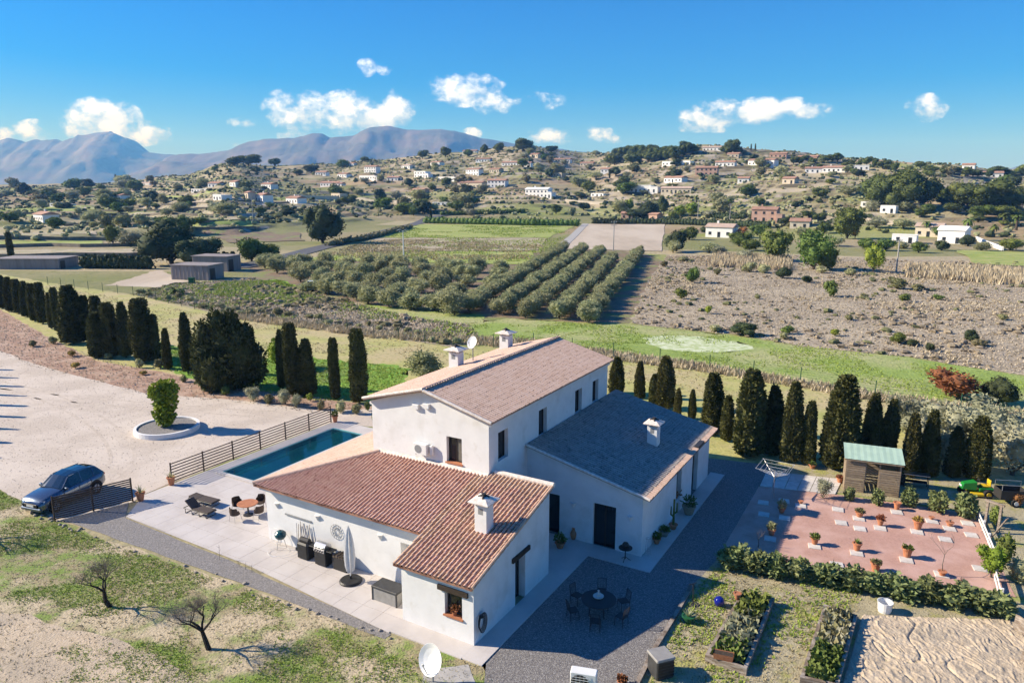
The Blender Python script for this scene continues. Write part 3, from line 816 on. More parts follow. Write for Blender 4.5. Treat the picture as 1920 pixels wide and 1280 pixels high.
# mortared verge on the gable
for s_, e_, dz in ((1, er, 0.0), (-1, el_, step - .01)):
    mb = MB()
    for k in range(24):
        t0, t1 = k / 24, (k + 1) / 24 + .01
        p0 = X(mid + (e_ - mid) * t0, am - ov - .02, zR + dz - .03 + (zer - zR) * t0); p1 = X(mid + (e_ - mid) * t1, am - ov - .02, zR + dz - .03 + (zer - zR) * t1)
        mb.tube(p0, p1, .085, .075, 8)
    mb.build('verge', MATS['mortar'], HOUSE)
# two small vents and the cooling unit on the gable
for x in (-7.95, -7.25):
    mb = MB(); mb.cbox((x, am - .08, 7.72 - abs(x - mid) * .2), (.42, .16, .24), .02); mb.build('vent', WM, HOUSE)

# ---- front wing: hipped lean-to of red barrel tiles, rising to the main block
zf = lambda a: 2.90 + .247 * (a + .25)          # roof top surface
wf_r, wf_l, jog = 0.0, -15.05, -3.81
a_left = 2.34
wfr = [(-1.48 - jog, -.58 - jog, 1.08, 2.2)]
w = MB()
facade(w, (jog, 0, 0), (1, 0, 0), (0, -1, 0), wf_r - jog, lambda u: zf(0) - .16, wfr, .3)
wdr = [(3.47, 4.42, -.1, 2.34)]
facade(w, (0, 0, 0), (0, 1, 0), (1, 0, 0), 6.81, lambda u: zf(u) - .16, wdr, .42)
facade(w, (0, 6.81, 0), (-1, 0, 0), (0, 1, 0), 3.42, lambda u: zf(6.81) - .16)
wal = [(-5.75 - wf_l, -4.55 - wf_l, -.1, 2.25)]  # recess added so this stretch of wall lies in shade
facade(w, (wf_l, a_left, 0), (1, 0, 0), (0, -1, 0), jog - wf_l, lambda u: zf(a_left) - .16, wal, .5)
facade(w, (jog, a_left, 0), (0, -1, 0), (-1, 0, 0), a_left, lambda u: zf(a_left - u) - .16)
facade(w, (wf_l, 13.0, 0), (0, -1, 0), (-1, 0, 0), 13.0 - a_left, lambda u: zf(a_left) - .16)
facade(w, (bl, 13.0, 0), (-1, 0, 0), (0, 1, 0), bl - wf_l, lambda u: zf(a_left) + .247 * (bl - wf_l - u) - .16)
part('wall', w, WM)['label'] = 'white rendered walls of the low front wing'
opening('window', (jog, 0, 0), (1, 0, 0), (0, -1, 0), wfr[0], .26, 1, sill=True, lintel=True, label='small window with dark wooden lintel')
opening('door', (0, 0, 0), (0, 1, 0), (1, 0, 0), wdr[0], .40, 1, lintel=True, label='dark door with wooden lintel on the shaded side of the wing')
mb = MB(); mb.box(-5.75, a_left + .45, -.1, -4.55, a_left + .5, 2.25); mb.build('door', WM, HOUSE)['label'] = 'white back panel of a recess added for shade beside the storage box'  # plain panel closing the recess that was added for its shade

rw = roofpart('roof', [X(-15.35, 1.80, zf(1.80) - .06), X(-4.05, 1.80, zf(1.80) - .06), X(-4.05, -.27, zf(-.27) - .06), X(.10, -.27, zf(-.27) - .06), X(.10, 7.0, zf(7.0) - .06), X(-3.425, 7.0, zf(7.0) - .06), X(-3.425, 6.705, zf(6.705) - .06), X(-10.45, 6.705, zf(6.705) - .06)], .10, MATS['tile_red_pan'], 'red barrel tiled roof of the front wing')
cf = 1 / math.sqrt(1 + .247 ** 2); upF = X(0, cf, .247 * cf); nF = X(0, -.247 * cf, cf)
def t_of(a): return (a - 1.80) / cf
cols_r = []; cols_l = []
x = -.02
while x > -4.0: cols_r.append((x, (-.30 + .27) / cf, (6.98 + .27) / cf if x > -3.5 else (6.70 + .27) / cf)); x -= .2185
while x > -15.3:
    a1 = 6.70 if x > -10.45 else 1.80 + (x + 15.35)
    if a1 > 2.0: cols_l.append((x, -.03, t_of(a1)))
    x -= .2185
tiled_plane(rw, X(0, -.27, zf(-.27) - .06), X(1, 0, 0), upF, nF, cols_r, single=lambda s_, t: t < 6.6)
tiled_plane(rw, X(0, 1.80, zf(1.80) - .06), X(1, 0, 0), upF, nF, cols_l)
# pool-side slope of the same wing
zq = lambda b: zf(1.80) + .247 * (b + 15.35)
rp = roofpart('roof', [X(-15.35, 1.80, zq(-15.35) - .06), X(-10.45, 6.705, zq(-10.45) - .065), X(-11.085, 6.72, zq(-11.085) - .06), X(-11.085, 13.3, zq(-11.085) - .06), X(-15.35, 13.3, zq(-15.35) - .06)], .10, MATS['tile_pale_pan'], 'sunlit pinkish tiled slope of the wing beside the pool')
upQ = X(cf, 0, .247 * cf); nQ = X(-.247 * cf, 0, cf)
cols = []; y = 13.2
while y > 1.95:
    b1 = -11.12 if y > 6.0 else -15.35 + (y - 1.80)
    cols.append((13.3 - y, -.03, (b1 + 15.35) / cf)); y -= .2185
tiled_plane(rp, X(-15.35, 13.3, zq(-15.35) - .06), X(0, -1, 0), upQ, nQ, cols, mt='tile_pale')
def ridge_run(p0, p1, mt, parent, name, r=.12, n=None, lift=.05):
    p0, p1 = Vector(p0), Vector(p1); L_ = (p1 - p0).length; n = n or max(1, int(L_ / .4)); mb = MB()
    for i in range(n):
        a = p0 + (p1 - p0) * (i / n) + X(0, 0, lift); b = p0 + (p1 - p0) * ((i + 1.06) / n) + X(0, 0, lift + .02)
        mb.tube(a, b, r, r * .86, 9)
    o_ = mb.build(name, MATS[mt], parent); o_['kind'] = 'stuff'; return o_
ridge_run((-15.35, 1.80, zf(1.8) - .04), (-10.6, 6.55, zf(6.55) - .04), 'tile_pale', rw, 'hip_tiles')
ridge_run((-3.2, 7.0, zf(7) - .03), (.14, 7.0, zf(7) - .03), 'mortar', rw, 'ridge_tiles', .15)
ridge_run((.11, -.27, zf(-.27) - .07), (.11, 6.9, zf(6.9) - .07), 'tile_red', rw, 'verge_tiles', .085)
# white cornice under the eaves, mortar flashing against the main block
mb = MB(); mb.box(jog + .01, -.17, zf(-.2) - .30, wf_r - .01, .002, zf(-.2) - .13); mb.build('cornice', WM, HOUSE)
mb = MB(); mb.box(wf_l + .01, a_left - .42, zf(1.9) - .34, jog - .2, a_left + .002, zf(1.9) - .14); mb.build('cornice', WM, HOUSE)
mb = MB(); mb.add([(-10.6, am - .02, zf(6.5)), (br_, am - .02, zf(6.5)), (br_, am - .22, zf(6.5) + .01), (-10.6, am - .22, zf(6.5) + .01), (-10.6, am - .02, zf(6.5) + .16), (br_, am - .02, zf(6.5) + .16)], [(0, 1, 2, 3), (3, 2, 5, 4), (0, 3, 4), (1, 5, 2), (0, 4, 5, 1)]); mb.build('flashing', MATS['mortar'], HOUSE)

# ---- annex: mono-pitch wing falling away from the main block
zh, zl, a0, a1, bx = 5.12, 3.47, 10.73, 23.3, 3.42
e2 = 3.86
za = lambda b: zh + (zl - zh) * (b - br_) / (e2 - br_)
sa = (zh - zl) / (e2 - br_)
aop = [(-2.62 - br_, -1.37 - br_, -.1, 2.42), (.65 - br_, 1.95 - br_, -.1, 2.47)]
arp = [(16.4 - a0, 17.35 - a0, .95, 2.72), (19.55 - a0, 20.75 - a0, -.1, 2.72)]
w = MB()
facade(w, (br_, a0, 0), (1, 0, 0), (0, -1, 0), bx - br_, lambda u: za(br_ + u) - .15, aop, .35)
facade(w, (bx, a0, 0), (0, 1, 0), (1, 0, 0), a1 - a0, lambda u: za(bx) - .15, arp, .35)
facade(w, (bx, a1, 0), (-1, 0, 0), (0, 1, 0), bx - br_, lambda u: za(bx - u) - .15)
part('wall', w, WM)['label'] = 'white rendered walls of the low wing with the grey roof'
opening('door', (br_, a0, 0), (1, 0, 0), (0, -1, 0), aop[0], .33, 1, label='dark doorway at the inner corner of the court')
opening('door', (br_, a0, 0), (1, 0, 0), (0, -1, 0), aop[1], .20, 2, label='dark glazed double door onto the court')
opening('window', (bx, a0, 0), (0, 1, 0), (1, 0, 0), arp[0], .3, 1)
opening('door', (bx, a0, 0), (0, 1, 0), (1, 0, 0), arp[1], .3, 1)
ra = roofpart('roof', [X(br_ + .003, a0 - .22, za(br_) - .06), X(e2, a0 - .22, za(e2) - .06), X(e2, a1 + .2, za(e2) - .06), X(br_ + .003, a1 + .2, za(br_) - .06)], .11, MATS['tile_grey_pan'], 'weathered grey tiled roof of the low wing')
ca = 1 / math.sqrt(1 + sa * sa); upA = X(-ca, 0, sa * ca); nA = X(sa * ca, 0, ca)
tiled_plane(ra, X(e2 - .30, a0 - .22, za(e2 - .30) - .06), X(0, 1, 0), upA, nA, [(.12 + .23 * i, -.01, (e2 - .3 - br_) / ca - .05) for i in range(int((a1 - a0 + .42) / .23))], mt='tile_grey', exposure=.36, lift=0.0)
tiled_plane(ra, X(e2, a0 - .22, za(e2) - .06), X(0, 1, 0), upA, nA, [(.12 + .23 * i, -.05, .32) for i in range(int((a1 - a0 + .42) / .23)) if not 36 < i < 43], mt='tile_pale', exposure=.36, lift=.012)  # paler eave course: the sunlit edge is put into the tile colour
mb = MB(); mb.box(e2 - .3, a0 - .22 + 8.5, za(e2) - .05, e2 + .02, a0 - .22 + 9.8, za(e2) + .09); mb.build('flashing', MATS['metal_dark'], HOUSE)  # dark block added in place of the dark recess where the eave steps
mb = MB()
for k in range(20):
    b0, b1 = br_ + (e2 - br_) * k / 20, br_ + (e2 - br_) * (k + 1.05) / 20
    mb.tube((b0, a0 - .24, za(b0) - .05), (b1, a0 - .24, za(b1) - .05), .08, .075, 8)
mb.build('verge', MATS['mortar'], HOUSE)
mb = MB(); mb.box(bx - .002, a0 + .01, za(bx) - .32, bx + .30, a1 - .01, za(bx) - .17); mb.build('cornice', MATS['mortar'], HOUSE)


def chimney(b, a, zroof, h, wd, label):
    r = MB(); r.cbox((b, a, zroof - .35 + (h + .35) / 2), (wd, wd * .9, h + .35), .02)
    c = r.build('chimney', WM, HOUSE); c['label'] = label
    cap = MB(); z = zroof + h
    for k, (x, y) in enumerate(((1, 1), (1, -1), (-1, 1), (-1, -1))): cap.cbox((b + x * wd * .36, a + y * wd * .34, z + .06), (.14, .14, .16), .01)
    w2 = wd * .82
    cap.add([(b - w2, a - w2, z + .14), (b + w2, a - w2, z + .14), (b + w2, a + w2, z + .14), (b - w2, a + w2, z + .14), (b - w2, a - w2, z + .19), (b + w2, a - w2, z + .19), (b + w2, a + w2, z + .19), (b - w2, a + w2, z + .19), (b - .16, a - .16, z + .36), (b + .16, a - .16, z + .36), (b + .16, a + .16, z + .36), (b - .16, a + .16, z + .36)],
            [(3, 2, 1, 0), (0, 1, 5, 4), (1, 2, 6, 5), (2, 3, 7, 6), (3, 0, 4, 7), (4, 5, 9, 8), (5, 6, 10, 9), (6, 7, 11, 10), (7, 4, 8, 11), (8, 9, 10, 11)])
    cap.build('cap', MATS['mortar'], c)
    cow = MB()
    cow.tube((b, a, z + .34), (b, a, z + .50), .09, .10, 10)
    for k in range(4):
        an = k * math.pi / 2 + .4; cow.tube((b + .06 * math.cos(an), a + .06 * math.sin(an), z + .42), (b + .26 * math.cos(an), a + .26 * math.sin(an), z + .34), .05, .05, 6)
    cow.build('cowl', MATS['metal_dark'], c)
    hole = MB(); hole.box(b - wd * .2, a - wd * .455, z - .42, b + wd * .2, a - wd * .44, z - .12); hole.build('grille', MATS['metal_grey'], c)


chimney(-1.40, 3.05, zf(3.05), 1.25, .66, 'white chimney standing on the red wing roof')
chimney(-10.55, 14.2, zer + step + sl * .5, 1.0, .72, 'nearer white chimney on the main roof')
chimney(-10.55, 20.4, zer + step + sl * .5, 1.0, .72, 'farther white chimney on the main roof')
chimney(1.66, 17.12, za(1.66), 1.15, .62, 'white chimney standing on the grey roof')


def sconce(b, a, z, n, label):
    """half-cone plaster wall light"""
    mb = MB(); k = 8; n = Vector(n); u = Vector((-n.y, n.x, 0)); c = X(b, a, z)
    vs = []
    for zz, r in ((0, .17), (-.3, .04)):
        for i in range(k + 1):
            an = math.pi * i / k; vs.append(c + u * (r * math.cos(an)) + n * (r * math.sin(an)) + X(0, 0, zz))
    mb.add(vs, [(i, i + 1, k + 2 + i, k + 1 + i) for i in range(k)] + [tuple(range(k, -1, -1)), tuple(range(k + 1, 2 * k + 2))])
    mb.build('wall_light', WM, HOUSE)
for b in (-14.2, -11.2, -7.0): sconce(b, a_left, 2.35, (0, -1, 0), '')
for b in (-.55, 2.75): sconce(b, a0, 2.2, (0, -1, 0), '')

# ---------------------------------------------------------------- terrace, pool and paths
TER = thing('terrace', 'pale paved terrace around the pool and along the front wing', 'terrace', W(0, 0), -YAW)
TER['kind'] = 'structure'
fy = lambda b: -.06 - .4 * max(0, (b + 24.4)) / 24 if b < -13.8 else -.24 - (b + 13.8) * .085
outline = [(-26.45, 2.4), (-24.45, fy(-24.4)), (-13.8, fy(-13.8)), (-3.7, fy(-3.7)), (-3.7, a_left + .02), (-15.0, a_left + .02), (-15.0, 19.6), (-26.45, 19.6)]
mb = MB(); n_ = len(outline); mb.add([(x, y, .03) for x, y in outline], [tuple(range(n_))]); mb.build('joint_bed', MATS['paving_joint'], TER)
SLM = None
def slabs(b0, b1, a0_, a1_, sx, sy, low=None, z=.05):
    global SLM
    nb = max(1, round((b1 - b0) / sx)); na = max(1, round((a1_ - a0_) / sy)); wb = (b1 - b0) / nb; wa = (a1_ - a0_) / na; g = .007
    for i in range(nb):
        for j in range(na):
            x0, x1, y0, y1 = b0 + i * wb + g, b0 + (i + 1) * wb - g, a0_ + j * wa + g, a0_ + (j + 1) * wa - g
            if low:
                if y1 < min(low(x0), low(x1)) + .1: continue
                ya, yb = max(y0, low(x0)), max(y0, low(x1))
            else: ya = yb = y0
            zt = z + random.uniform(-.001, .002)
            m_ = MB(); m_.add([(x0, ya, .02), (x1, yb, .02), (x1, y1, .02), (x0, y1, .02), (x0, ya, zt), (x1, yb, zt), (x1, y1, zt), (x0, y1, zt)], [(4, 5, 6, 7), (0, 1, 5, 4), (1, 2, 6, 5), (2, 3, 7, 6), (3, 0, 4, 7)])
            m_.build('paving_slab', MATS['paving'], TER)
slabs(-24.3, -3.72, -1.2, a_left, 1.2, 1.18, low=lambda b: fy(b) + .01)
slabs(-26.4, -15.05, a_left, POOL[1] - .32, 1.2, 1.18)
slabs(-26.4, POOL[0] - .32, POOL[1] - .32, POOL[3] + .32, 1.2, 1.2)
slabs(POOL[2] + .32, -15.1, POOL[1] - .32, POOL[3] + .32, 1.2, 1.2)
slabs(-26.4, -11.2, POOL[3] + .32, 19.6, 1.2, 1.2)
mb = MB(); mb.add([(-26.42, a_left - .01, .046), (-24.33, fy(-24.3), .046), (-24.33, a_left - .01, .046)], [(0, 1, 2)]); mb.build('corner_slab', MATS['paving'], TER)
mb = MB()
b0, y0, b1, y1 = POOL
P = thing('swimming_pool', 'long narrow swimming pool with dark blue water beside the slatted fence', 'pool', W(0, 0), -YAW)
for (x0, ya, x1, yb) in ((b0 - .3, y0 - .3, b1 + .3, y0), (b0 - .3, y1, b1 + .3, y1 + .3), (b0 - .3, y0, b0, y1), (b1, y0, b1 + .3, y1)):
    k = max(1, int(max(x1 - x0, yb - ya) / .6)); 
    for i in range(k):
        m_ = MB(); t0, t1 = i / k, (i + 1) / k; g = .006
        if x1 - x0 > yb - ya: m_.box(x0 + (x1 - x0) * t0 + g, ya, .0, x0 + (x1 - x0) * t1 - g, yb, .13)
        else: m_.box(x0, ya + (yb - ya) * t0 + g, .0, x1, ya + (yb - ya) * t1 - g, .13)
        m_.build('coping_stone', MATS['paving'], P)
mb = MB(); mb.box(b0 - .002, y0 - .002, .006, b0 + .03, y1, .125); mb.box(b1 - .03, y0, .006, b1, y1, .125); mb.box(b0, y0, .006, b1, y0 + .03, .125); mb.box(b0, y1 - .03, .006, b1, y1, .125)
mb.build('tiled_rim', MATS['pool_tile'], P)
mb = MB(); mb.quad((b0, y0, .045), (b1, y0, .045), (b1, y1, .045), (b0, y1, .045)); mb.build('water', MATS['pool_water'], P)

PV = MB()
def slab_box(b0, a0_, b1, a1_, z): PV.box(b0, a0_, -.02, b1, a1_, z)
slab_box(0, -.95, .98, 9.44, .06); slab_box(-3.72, -1.0, 0, 0, .062); slab_box(.98, 9.44, 4.36, a0, .063)
slab_box(bx, a0, 4.36, 24.1, .061); slab_box(-3.42, 6.81, 0, a0, .058); slab_box(0, 9.44, .98, a0, .059)
pv = PV.build('pavement', MATS['paving'], None, W(0, 0), -YAW); struct(pv, 'pale concrete walkway along the shaded side of the house')
# ---------------------------------------------------------------- vegetation
def fol(name, c1, c2, c3=None, rnd=.18, hue=.015, sc=1.3, trans=.12):
    return mat(name, c1, c2, sc=sc, rough=.75, spec=.15, rnd=rnd, hue=hue, c3=c3, sc3=sc * 4, lo3=.5, hi3=.66, lo=.4, hi=.6, trans=trans)
fol('leaf_cypress', (.062, .074, .026), (.12, .122, .045), (.020, .026, .010))
fol('leaf_cypress_right', (.088, .094, .030), (.155, .148, .05), (.026, .030, .011))
fol('leaf_olive', (.34, .35, .175), (.42, .42, .24), (.24, .25, .12), trans=.3)
fol('leaf_grey', (.31, .315, .20), (.39, .38, .26), (.21, .215, .13), trans=.25)
fol('leaf_pine', (.085, .11, .03), (.13, .15, .045), (.045, .06, .02))
fol('leaf_dark', (.045, .062, .026), (.075, .092, .038), (.028, .040, .018))
fol('leaf_green', (.12, .165, .035), (.17, .21, .055), (.07, .10, .024), hue=.025)
fol('leaf_lime', (.20, .26, .03), (.26, .30, .05), (.11, .15, .02))
fol('leaf_fresh', (.17, .24, .025), (.24, .30, .04), (.08, .12, .015))
fol('leaf_scrub', (.19, .185, .085), (.26, .235, .12), (.13, .13, .06), hue=.025, rnd=.25)
fol('leaf_red', (.30, .12, .05), (.25, .10, .045), (.15, .085, .045))
fol('leaf_yellow', (.38, .27, .05), (.30, .24, .06), (.2, .17, .05))
fol('leaf_oleander', (.17, .205, .075), (.23, .255, .11), (.095, .125, .045), sc=2)
fol('grass_green', (.26, .35, .05), (.34, .40, .08), (.18, .26, .038), sc=.5, rnd=0, hue=0)
fol('grass_dry', (.38, .31, .17), (.46, .39, .23), (.27, .22, .115), sc=.5, rnd=0, hue=0)
fol('scrub_brown', (.43, .36, .265), (.51, .435, .325), (.32, .27, .19), sc=.4, rnd=0, hue=0)
fol('scrub_straw', (.48, .395, .26), (.55, .47, .33), (.34, .275, .17), sc=.4, rnd=0, hue=0)
mat('bark', (.105, .08, .06), (.06, .047, .036), sc=6, rough=.9, bump=.6, bsc=20, rnd=.15)
mat('bark_black', (.035, .028, .023), (.02, .017, .014), sc=6, rough=.9, bump=.6, bsc=20)
mat('twig', (.20, .165, .135), (.14, .115, .095), sc=3, rough=.9)


def cards(P, Nn, size, asp, rng, up=.0, spread=.9):
    """one quad per point, facing roughly along Nn, leaning upwards by `up`"""
    n = len(P)
    d = Nn + rng.normal(0, spread, (n, 3)); d[:, 2] += up; d /= np.linalg.norm(d, axis=1)[:, None] + 1e-9
    a = rng.normal(0, 1, (n, 3)); u = np.cross(d, a); u /= np.linalg.norm(u, axis=1)[:, None] + 1e-9
    s = size * rng.uniform(.6, 1.3, (n, 1))
    L = d * s * asp; U = u * s * .5
    V = np.stack([P - U * .6, P + U * .6, P + L * .6 + U, P + L * .6 - U], 1)
    V[:, 2] += L * .3; V[:, 3] += L * .12
    F = np.arange(n * 4).reshape(n, 4)
    return V.reshape(-1, 3), F


def lump(c, r, seed, nu=10, nv=7, amp=.3):
    th = np.linspace(0, 2 * np.pi, nu, endpoint=False); ph = np.linspace(.02, np.pi - .02, nv)
    P_, T_ = np.meshgrid(ph, th, indexing='ij')
    x, y, z = np.sin(P_) * np.cos(T_), np.sin(P_) * np.sin(T_), np.cos(P_)
    k = 1 + amp * (fbm(x * 2 + z * 1.7 + seed * 3.1 + 40, y * 2 + z * .9 + seed + 40, seed, 3) - .5) * 2
    V = np.stack([x * r[0] * k, y * r[1] * k, z * r[2] * k], -1).reshape(-1, 3) + np.array(c)
    i = np.arange(nv - 1)[:, None] * nu; j = np.arange(nu)[None, :]; j2 = (j + 1) % nu
    F = np.stack([i + j, i + nu + j, i + nu + j2, i + j2], -1).reshape(-1, 4)
    return V, F


def merge(parts):
    V, F, k = [], [], 0
    for v, f in parts: V.append(v); F.append(f + k); k += len(v)
    return np.concatenate(V), np.concatenate(F)


def crown(lobes, n, size, seed, asp=1.4, core=.8, up=.1, spread=.8, amp=.35, fuzz=.12):
    """lobes: (cx, cy, cz, rx, ry, rz); leaf cards over their joint surface round a lumpy core"""
    rng = np.random.default_rng(seed); parts = []
    L = np.array(lobes); w = (L[:, 3] * L[:, 4] + L[:, 3] * L[:, 5]); w = w / w.sum()
    for i, l in enumerate(lobes): parts.append(lump(l[:3], np.array(l[3:]) * core, seed + i, amp=amp))
    idx = rng.choice(len(L), n * 2, p=w)
    d = rng.normal(0, 1, (n * 2, 3)); d /= np.linalg.norm(d, axis=1)[:, None]
    rad = core * .95 + (1.02 - core * .95) * rng.uniform(0, 1, (n * 2, 1)) ** .8
    rad = rad + rng.normal(0, fuzz, (n * 2, 1)) * .5
    P = L[idx, :3] + d * L[idx, 3:] * rad
    keep = np.ones(len(P), bool)
    for i in range(len(L)):
        q = (((P - L[i, :3]) / (L[i, 3:] * core * .9)) ** 2).sum(1); keep &= (q > 1) | (idx == i)
    P, d = P[keep][:n], d[keep][:n]
    nn = d.copy()
    parts.append(cards(P, nn, size, asp, rng, up, spread))
    return merge(parts)


def cypress_geo(seed, n=1500, flat_top=False, wide=False):
    """unit column: height 1, diameter 1; flame of upright tufts"""
    rng = np.random.default_rng(seed)
    nu, nv = 16, 22
    z = np.linspace(.02, .985, nv); th = np.linspace(0, 2 * np.pi, nu, endpoint=False)
    if wide: prof = np.interp(z, [0, .08, .3, .6, .85, 1], [.28, .44, .47, .46, .33, .05])
    elif flat_top: prof = np.interp(z, [0, .1, .3, .6, .9, .97, 1], [.22, .36, .46, .48, .36, .24, .06])
    else: prof = np.interp(z, [0, .05, .25, .55, .8, .92, 1], [.34, .42, .47, .42, .28, .15, .02])
    Z_, T_ = np.meshgrid(z, th, indexing='ij')
    ph = T_ * 1.3 + seed
    lob = 1 + .5 * (fbm(np.cos(T_) * 2.2 + 10 + seed, np.sin(T_) * 2.2 + Z_ * 3.2 + 10, seed, 3) - .5) * 2
    r = prof[:, None] * lob * .8
    lean = (fbm(Z_ * 2 + seed, Z_ * 0, seed + 5, 2) - .5) * .10
    V = np.stack([r * np.cos(T_) + lean, r * np.sin(T_), Z_], -1).reshape(-1, 3)
    i = np.arange(nv - 1)[:, None] * nu; j = np.arange(nu)[None, :]; j2 = (j + 1) % nu
    F = np.stack([i + j, i + j2, i + nu + j2, i + nu + j], -1).reshape(-1, 4)
    fa = rng.integers(0, len(F), n); w_ = rng.dirichlet((1, 1, 1, 1), n)
    P = (V[F[fa]] * w_[:, :, None]).sum(1)
    Nn = P.copy(); Nn[:, 2] = 0; Nn /= np.linalg.norm(Nn, axis=1)[:, None] + 1e-6
    return V, F, P, Nn, rng


def cypress_mesh(seed, mt, h, dia, n=1500, **k):
    V, F, P, Nn, rng = cypress_geo(seed, n, **k)
    S = np.array([dia, dia, h]); V = V * S; P = P * S
    cv, cf = cards(P + Nn * rng.uniform(-.04, .17, (n, 1)), Nn * .55, .10, 2.1, rng, up=.75, spread=.32)
    parts_ = [(V, F), (cv, cf)]
    for j in range(3):                       # side spires
        V2, F2, P2, N2, r2 = cypress_geo(seed * 7 + j + 50, n // 4)
        a_ = rng.uniform(0, 6.28); off = np.array([math.cos(a_), math.sin(a_), 0]) * dia * rng.uniform(.16, .27); S2 = np.array([dia * .55, dia * .55, h * rng.uniform(.62, .93)])
        parts_.append((V2 * S2 + off, F2)); parts_.append(cards(P2 * S2 + off + N2 * r2.uniform(-.03, .1, (n // 4, 1)), N2 * .55, .12, 1.9, r2, up=.75, spread=.32))
    v, f = merge(parts_)
    v[:, :2] *= .88
    return np_mesh('crown', v, f, MATS[mt])


def trunk_mesh(h, r, mt='bark', name='trunk'):
    return MB().tube((0, 0, -.1), (0, 0, h), r, r * .7, 7).mesh(name, MATS[mt])


CYP = {'L': [(cypress_mesh(i, 'leaf_cypress', 6.5, 1.5, 4200, flat_top=i % 2 == 0), 6.5, 1.5) for i in range(5)],
       'R': [(cypress_mesh(20 + i, 'leaf_cypress_right', 6.0, 1.9, 4600), 6.0, 1.9) for i in range(5)]}
CYP_TR = trunk_mesh(1.2, .11)


def cypress(px, pyb, pyt, wpx, side, label, group, i):
    p = G(px, pyb); h = rise(p, pyt) * 1.0
    dist = math.hypot(p.x, p.y); dia = wpx / FPX * math.sqrt(dist ** 2 + CAM_H ** 2) * .96
    me, mh, md = CYP[side][i % 5]
    t = thing('cypress_tree', label, 'cypress', (p.x, p.y, .0), random.uniform(0, 6.28), group)
    c_ = link('crown', me, t, (0, 0, .01 * h)); c_.scale = (dia / md, dia / md, .98 * h / mh)
    link('trunk', CYP_TR, t)
    return t


LEFT = [(5, 578, 515, 20), (22, 584, 518, 18), (36, 588, 522, 18), (52, 594, 526, 17), (66, 602, 530, 18), (81, 607, 528, 19), (97, 616, 547, 11), (109, 622, 537, 15), (138, 644, 533, 42), (166, 640, 552, 17), (187, 650, 553, 24), (186, 670, 584, 34), (209, 670, 565, 30), (237, 670, 564, 25), (270, 680, 557, 38), (292, 678, 588, 26), (316, 692, 614, 17)]
for i, q in enumerate(LEFT):
    cypress(*q, 'L', 'dark cypress in the row along the drive, %s from the left edge' % ordinal(i + 1), 'cypresses in the row along the drive', i)
for i, (q, lb) in enumerate((((530, 728, 616, 19), 'slim dark cypress, leftmost of three standing together beyond the drive'), ((550, 742, 603, 33), 'tallest dark cypress, middle of three standing together beyond the drive'), ((578, 742, 634, 36), 'shorter dark cypress, rightmost of three standing together beyond the drive'), ((629, 748, 631, 23), 'slim solitary cypress between the group of three and the house'), ((674, 756, 614, 36), 'tall thick cypress just left of the main roof'), ((353, 698, 584, 24), 'narrow cypress touching the broad dark bushy one'))):
    cypress(*q, 'L', lb, 'cypresses beyond the drive', i + 1)
RIGHT = [(1156, 738, 668, 34), (1199, 746, 676, 24), (1226, 764, 700, 26), (1246, 766, 666, 42), (1270, 784, 727, 18), (1297, 786, 729, 17), (1333, 812, 697, 50), (1362, 826, 740, 30), (1403, 852, 690, 66), (1446, 852, 720, 44), (1481, 864, 713, 46), (1513, 870, 750, 34), (1572, 876, 701, 74), (1630, 870, 736, 40), (1662, 872, 746, 34), (1704, 892, 773, 34), (1739, 892, 767, 34), (1786, 894, 798, 32), (1827, 898, 778, 44)]
for i, q in enumerate(RIGHT):
    cypress(*q, 'R', 'cypress in the row behind the grey roof, %s from the house' % ordinal(i + 1), 'cypresses in the row behind the grey roof', i)
# slim cypresses along the drive out of frame: only their shadows fall into the picture
for i in range(9):
    p0, p1 = G(-60, 690), G(-120, 850); p = p0.lerp(p1, i / 8)
    me, mh, md = CYP['L'][i % 5]
    t = thing('cypress_tree', 'young cypress beside the drive with a long shadow on the gravel, %s one' % ordinal(i + 1), 'cypress', (p.x - 2.2, p.y, 0), i * 1.3, 'young cypresses shading the drive')
    c_ = link('crown', me, t, (0, 0, .1)); c_.scale = (.42, .42, .66 + .16 * math.sin(i * .4)); link('trunk', CYP_TR, t)

# broad bushy cypress clump
def place(px, pyb): return G(px, pyb)
rng_ = np.random.default_rng(5)
lob = [(0, 0, 1.8, 1.9, 1.7, 2.0), (-1.6, .2, 2.6, 1.3, 1.2, 2.6), (1.3, -.2, 2.8, 1.6, 1.4, 2.8), (.2, .3, 3.9, 1.7, 1.4, 2.7), (2.6, .2, 2.0, 1.1, 1.1, 1.9), (-.8, -.6, 1.6, 1.7, 1.4, 1.8), (.9, .2, 5.2, .7, .7, 1.7), (-.5, 0, 5.4, .8, .7, 1.5), (-1.9, 0, 4.7, .6, .6, 1.4), (2.0, .1, 4.3, .7, .7, 1.5)]
v, f = crown(lob, 5200, .20, 3, asp=1.9, core=.86, up=.55, spread=.55)
p = G(425, 728); t = thing('cypress_tree', 'broad dark bushy cypress with many stems beside the drive', 'cypress', p, .2, 'cypresses beyond the drive')
link('crown', np_mesh('crown', v, f, MATS['leaf_cypress']), t).scale = (1.0, 1.0, 1.08); link('trunk', CYP_TR, t).scale = (2, 2, 1)


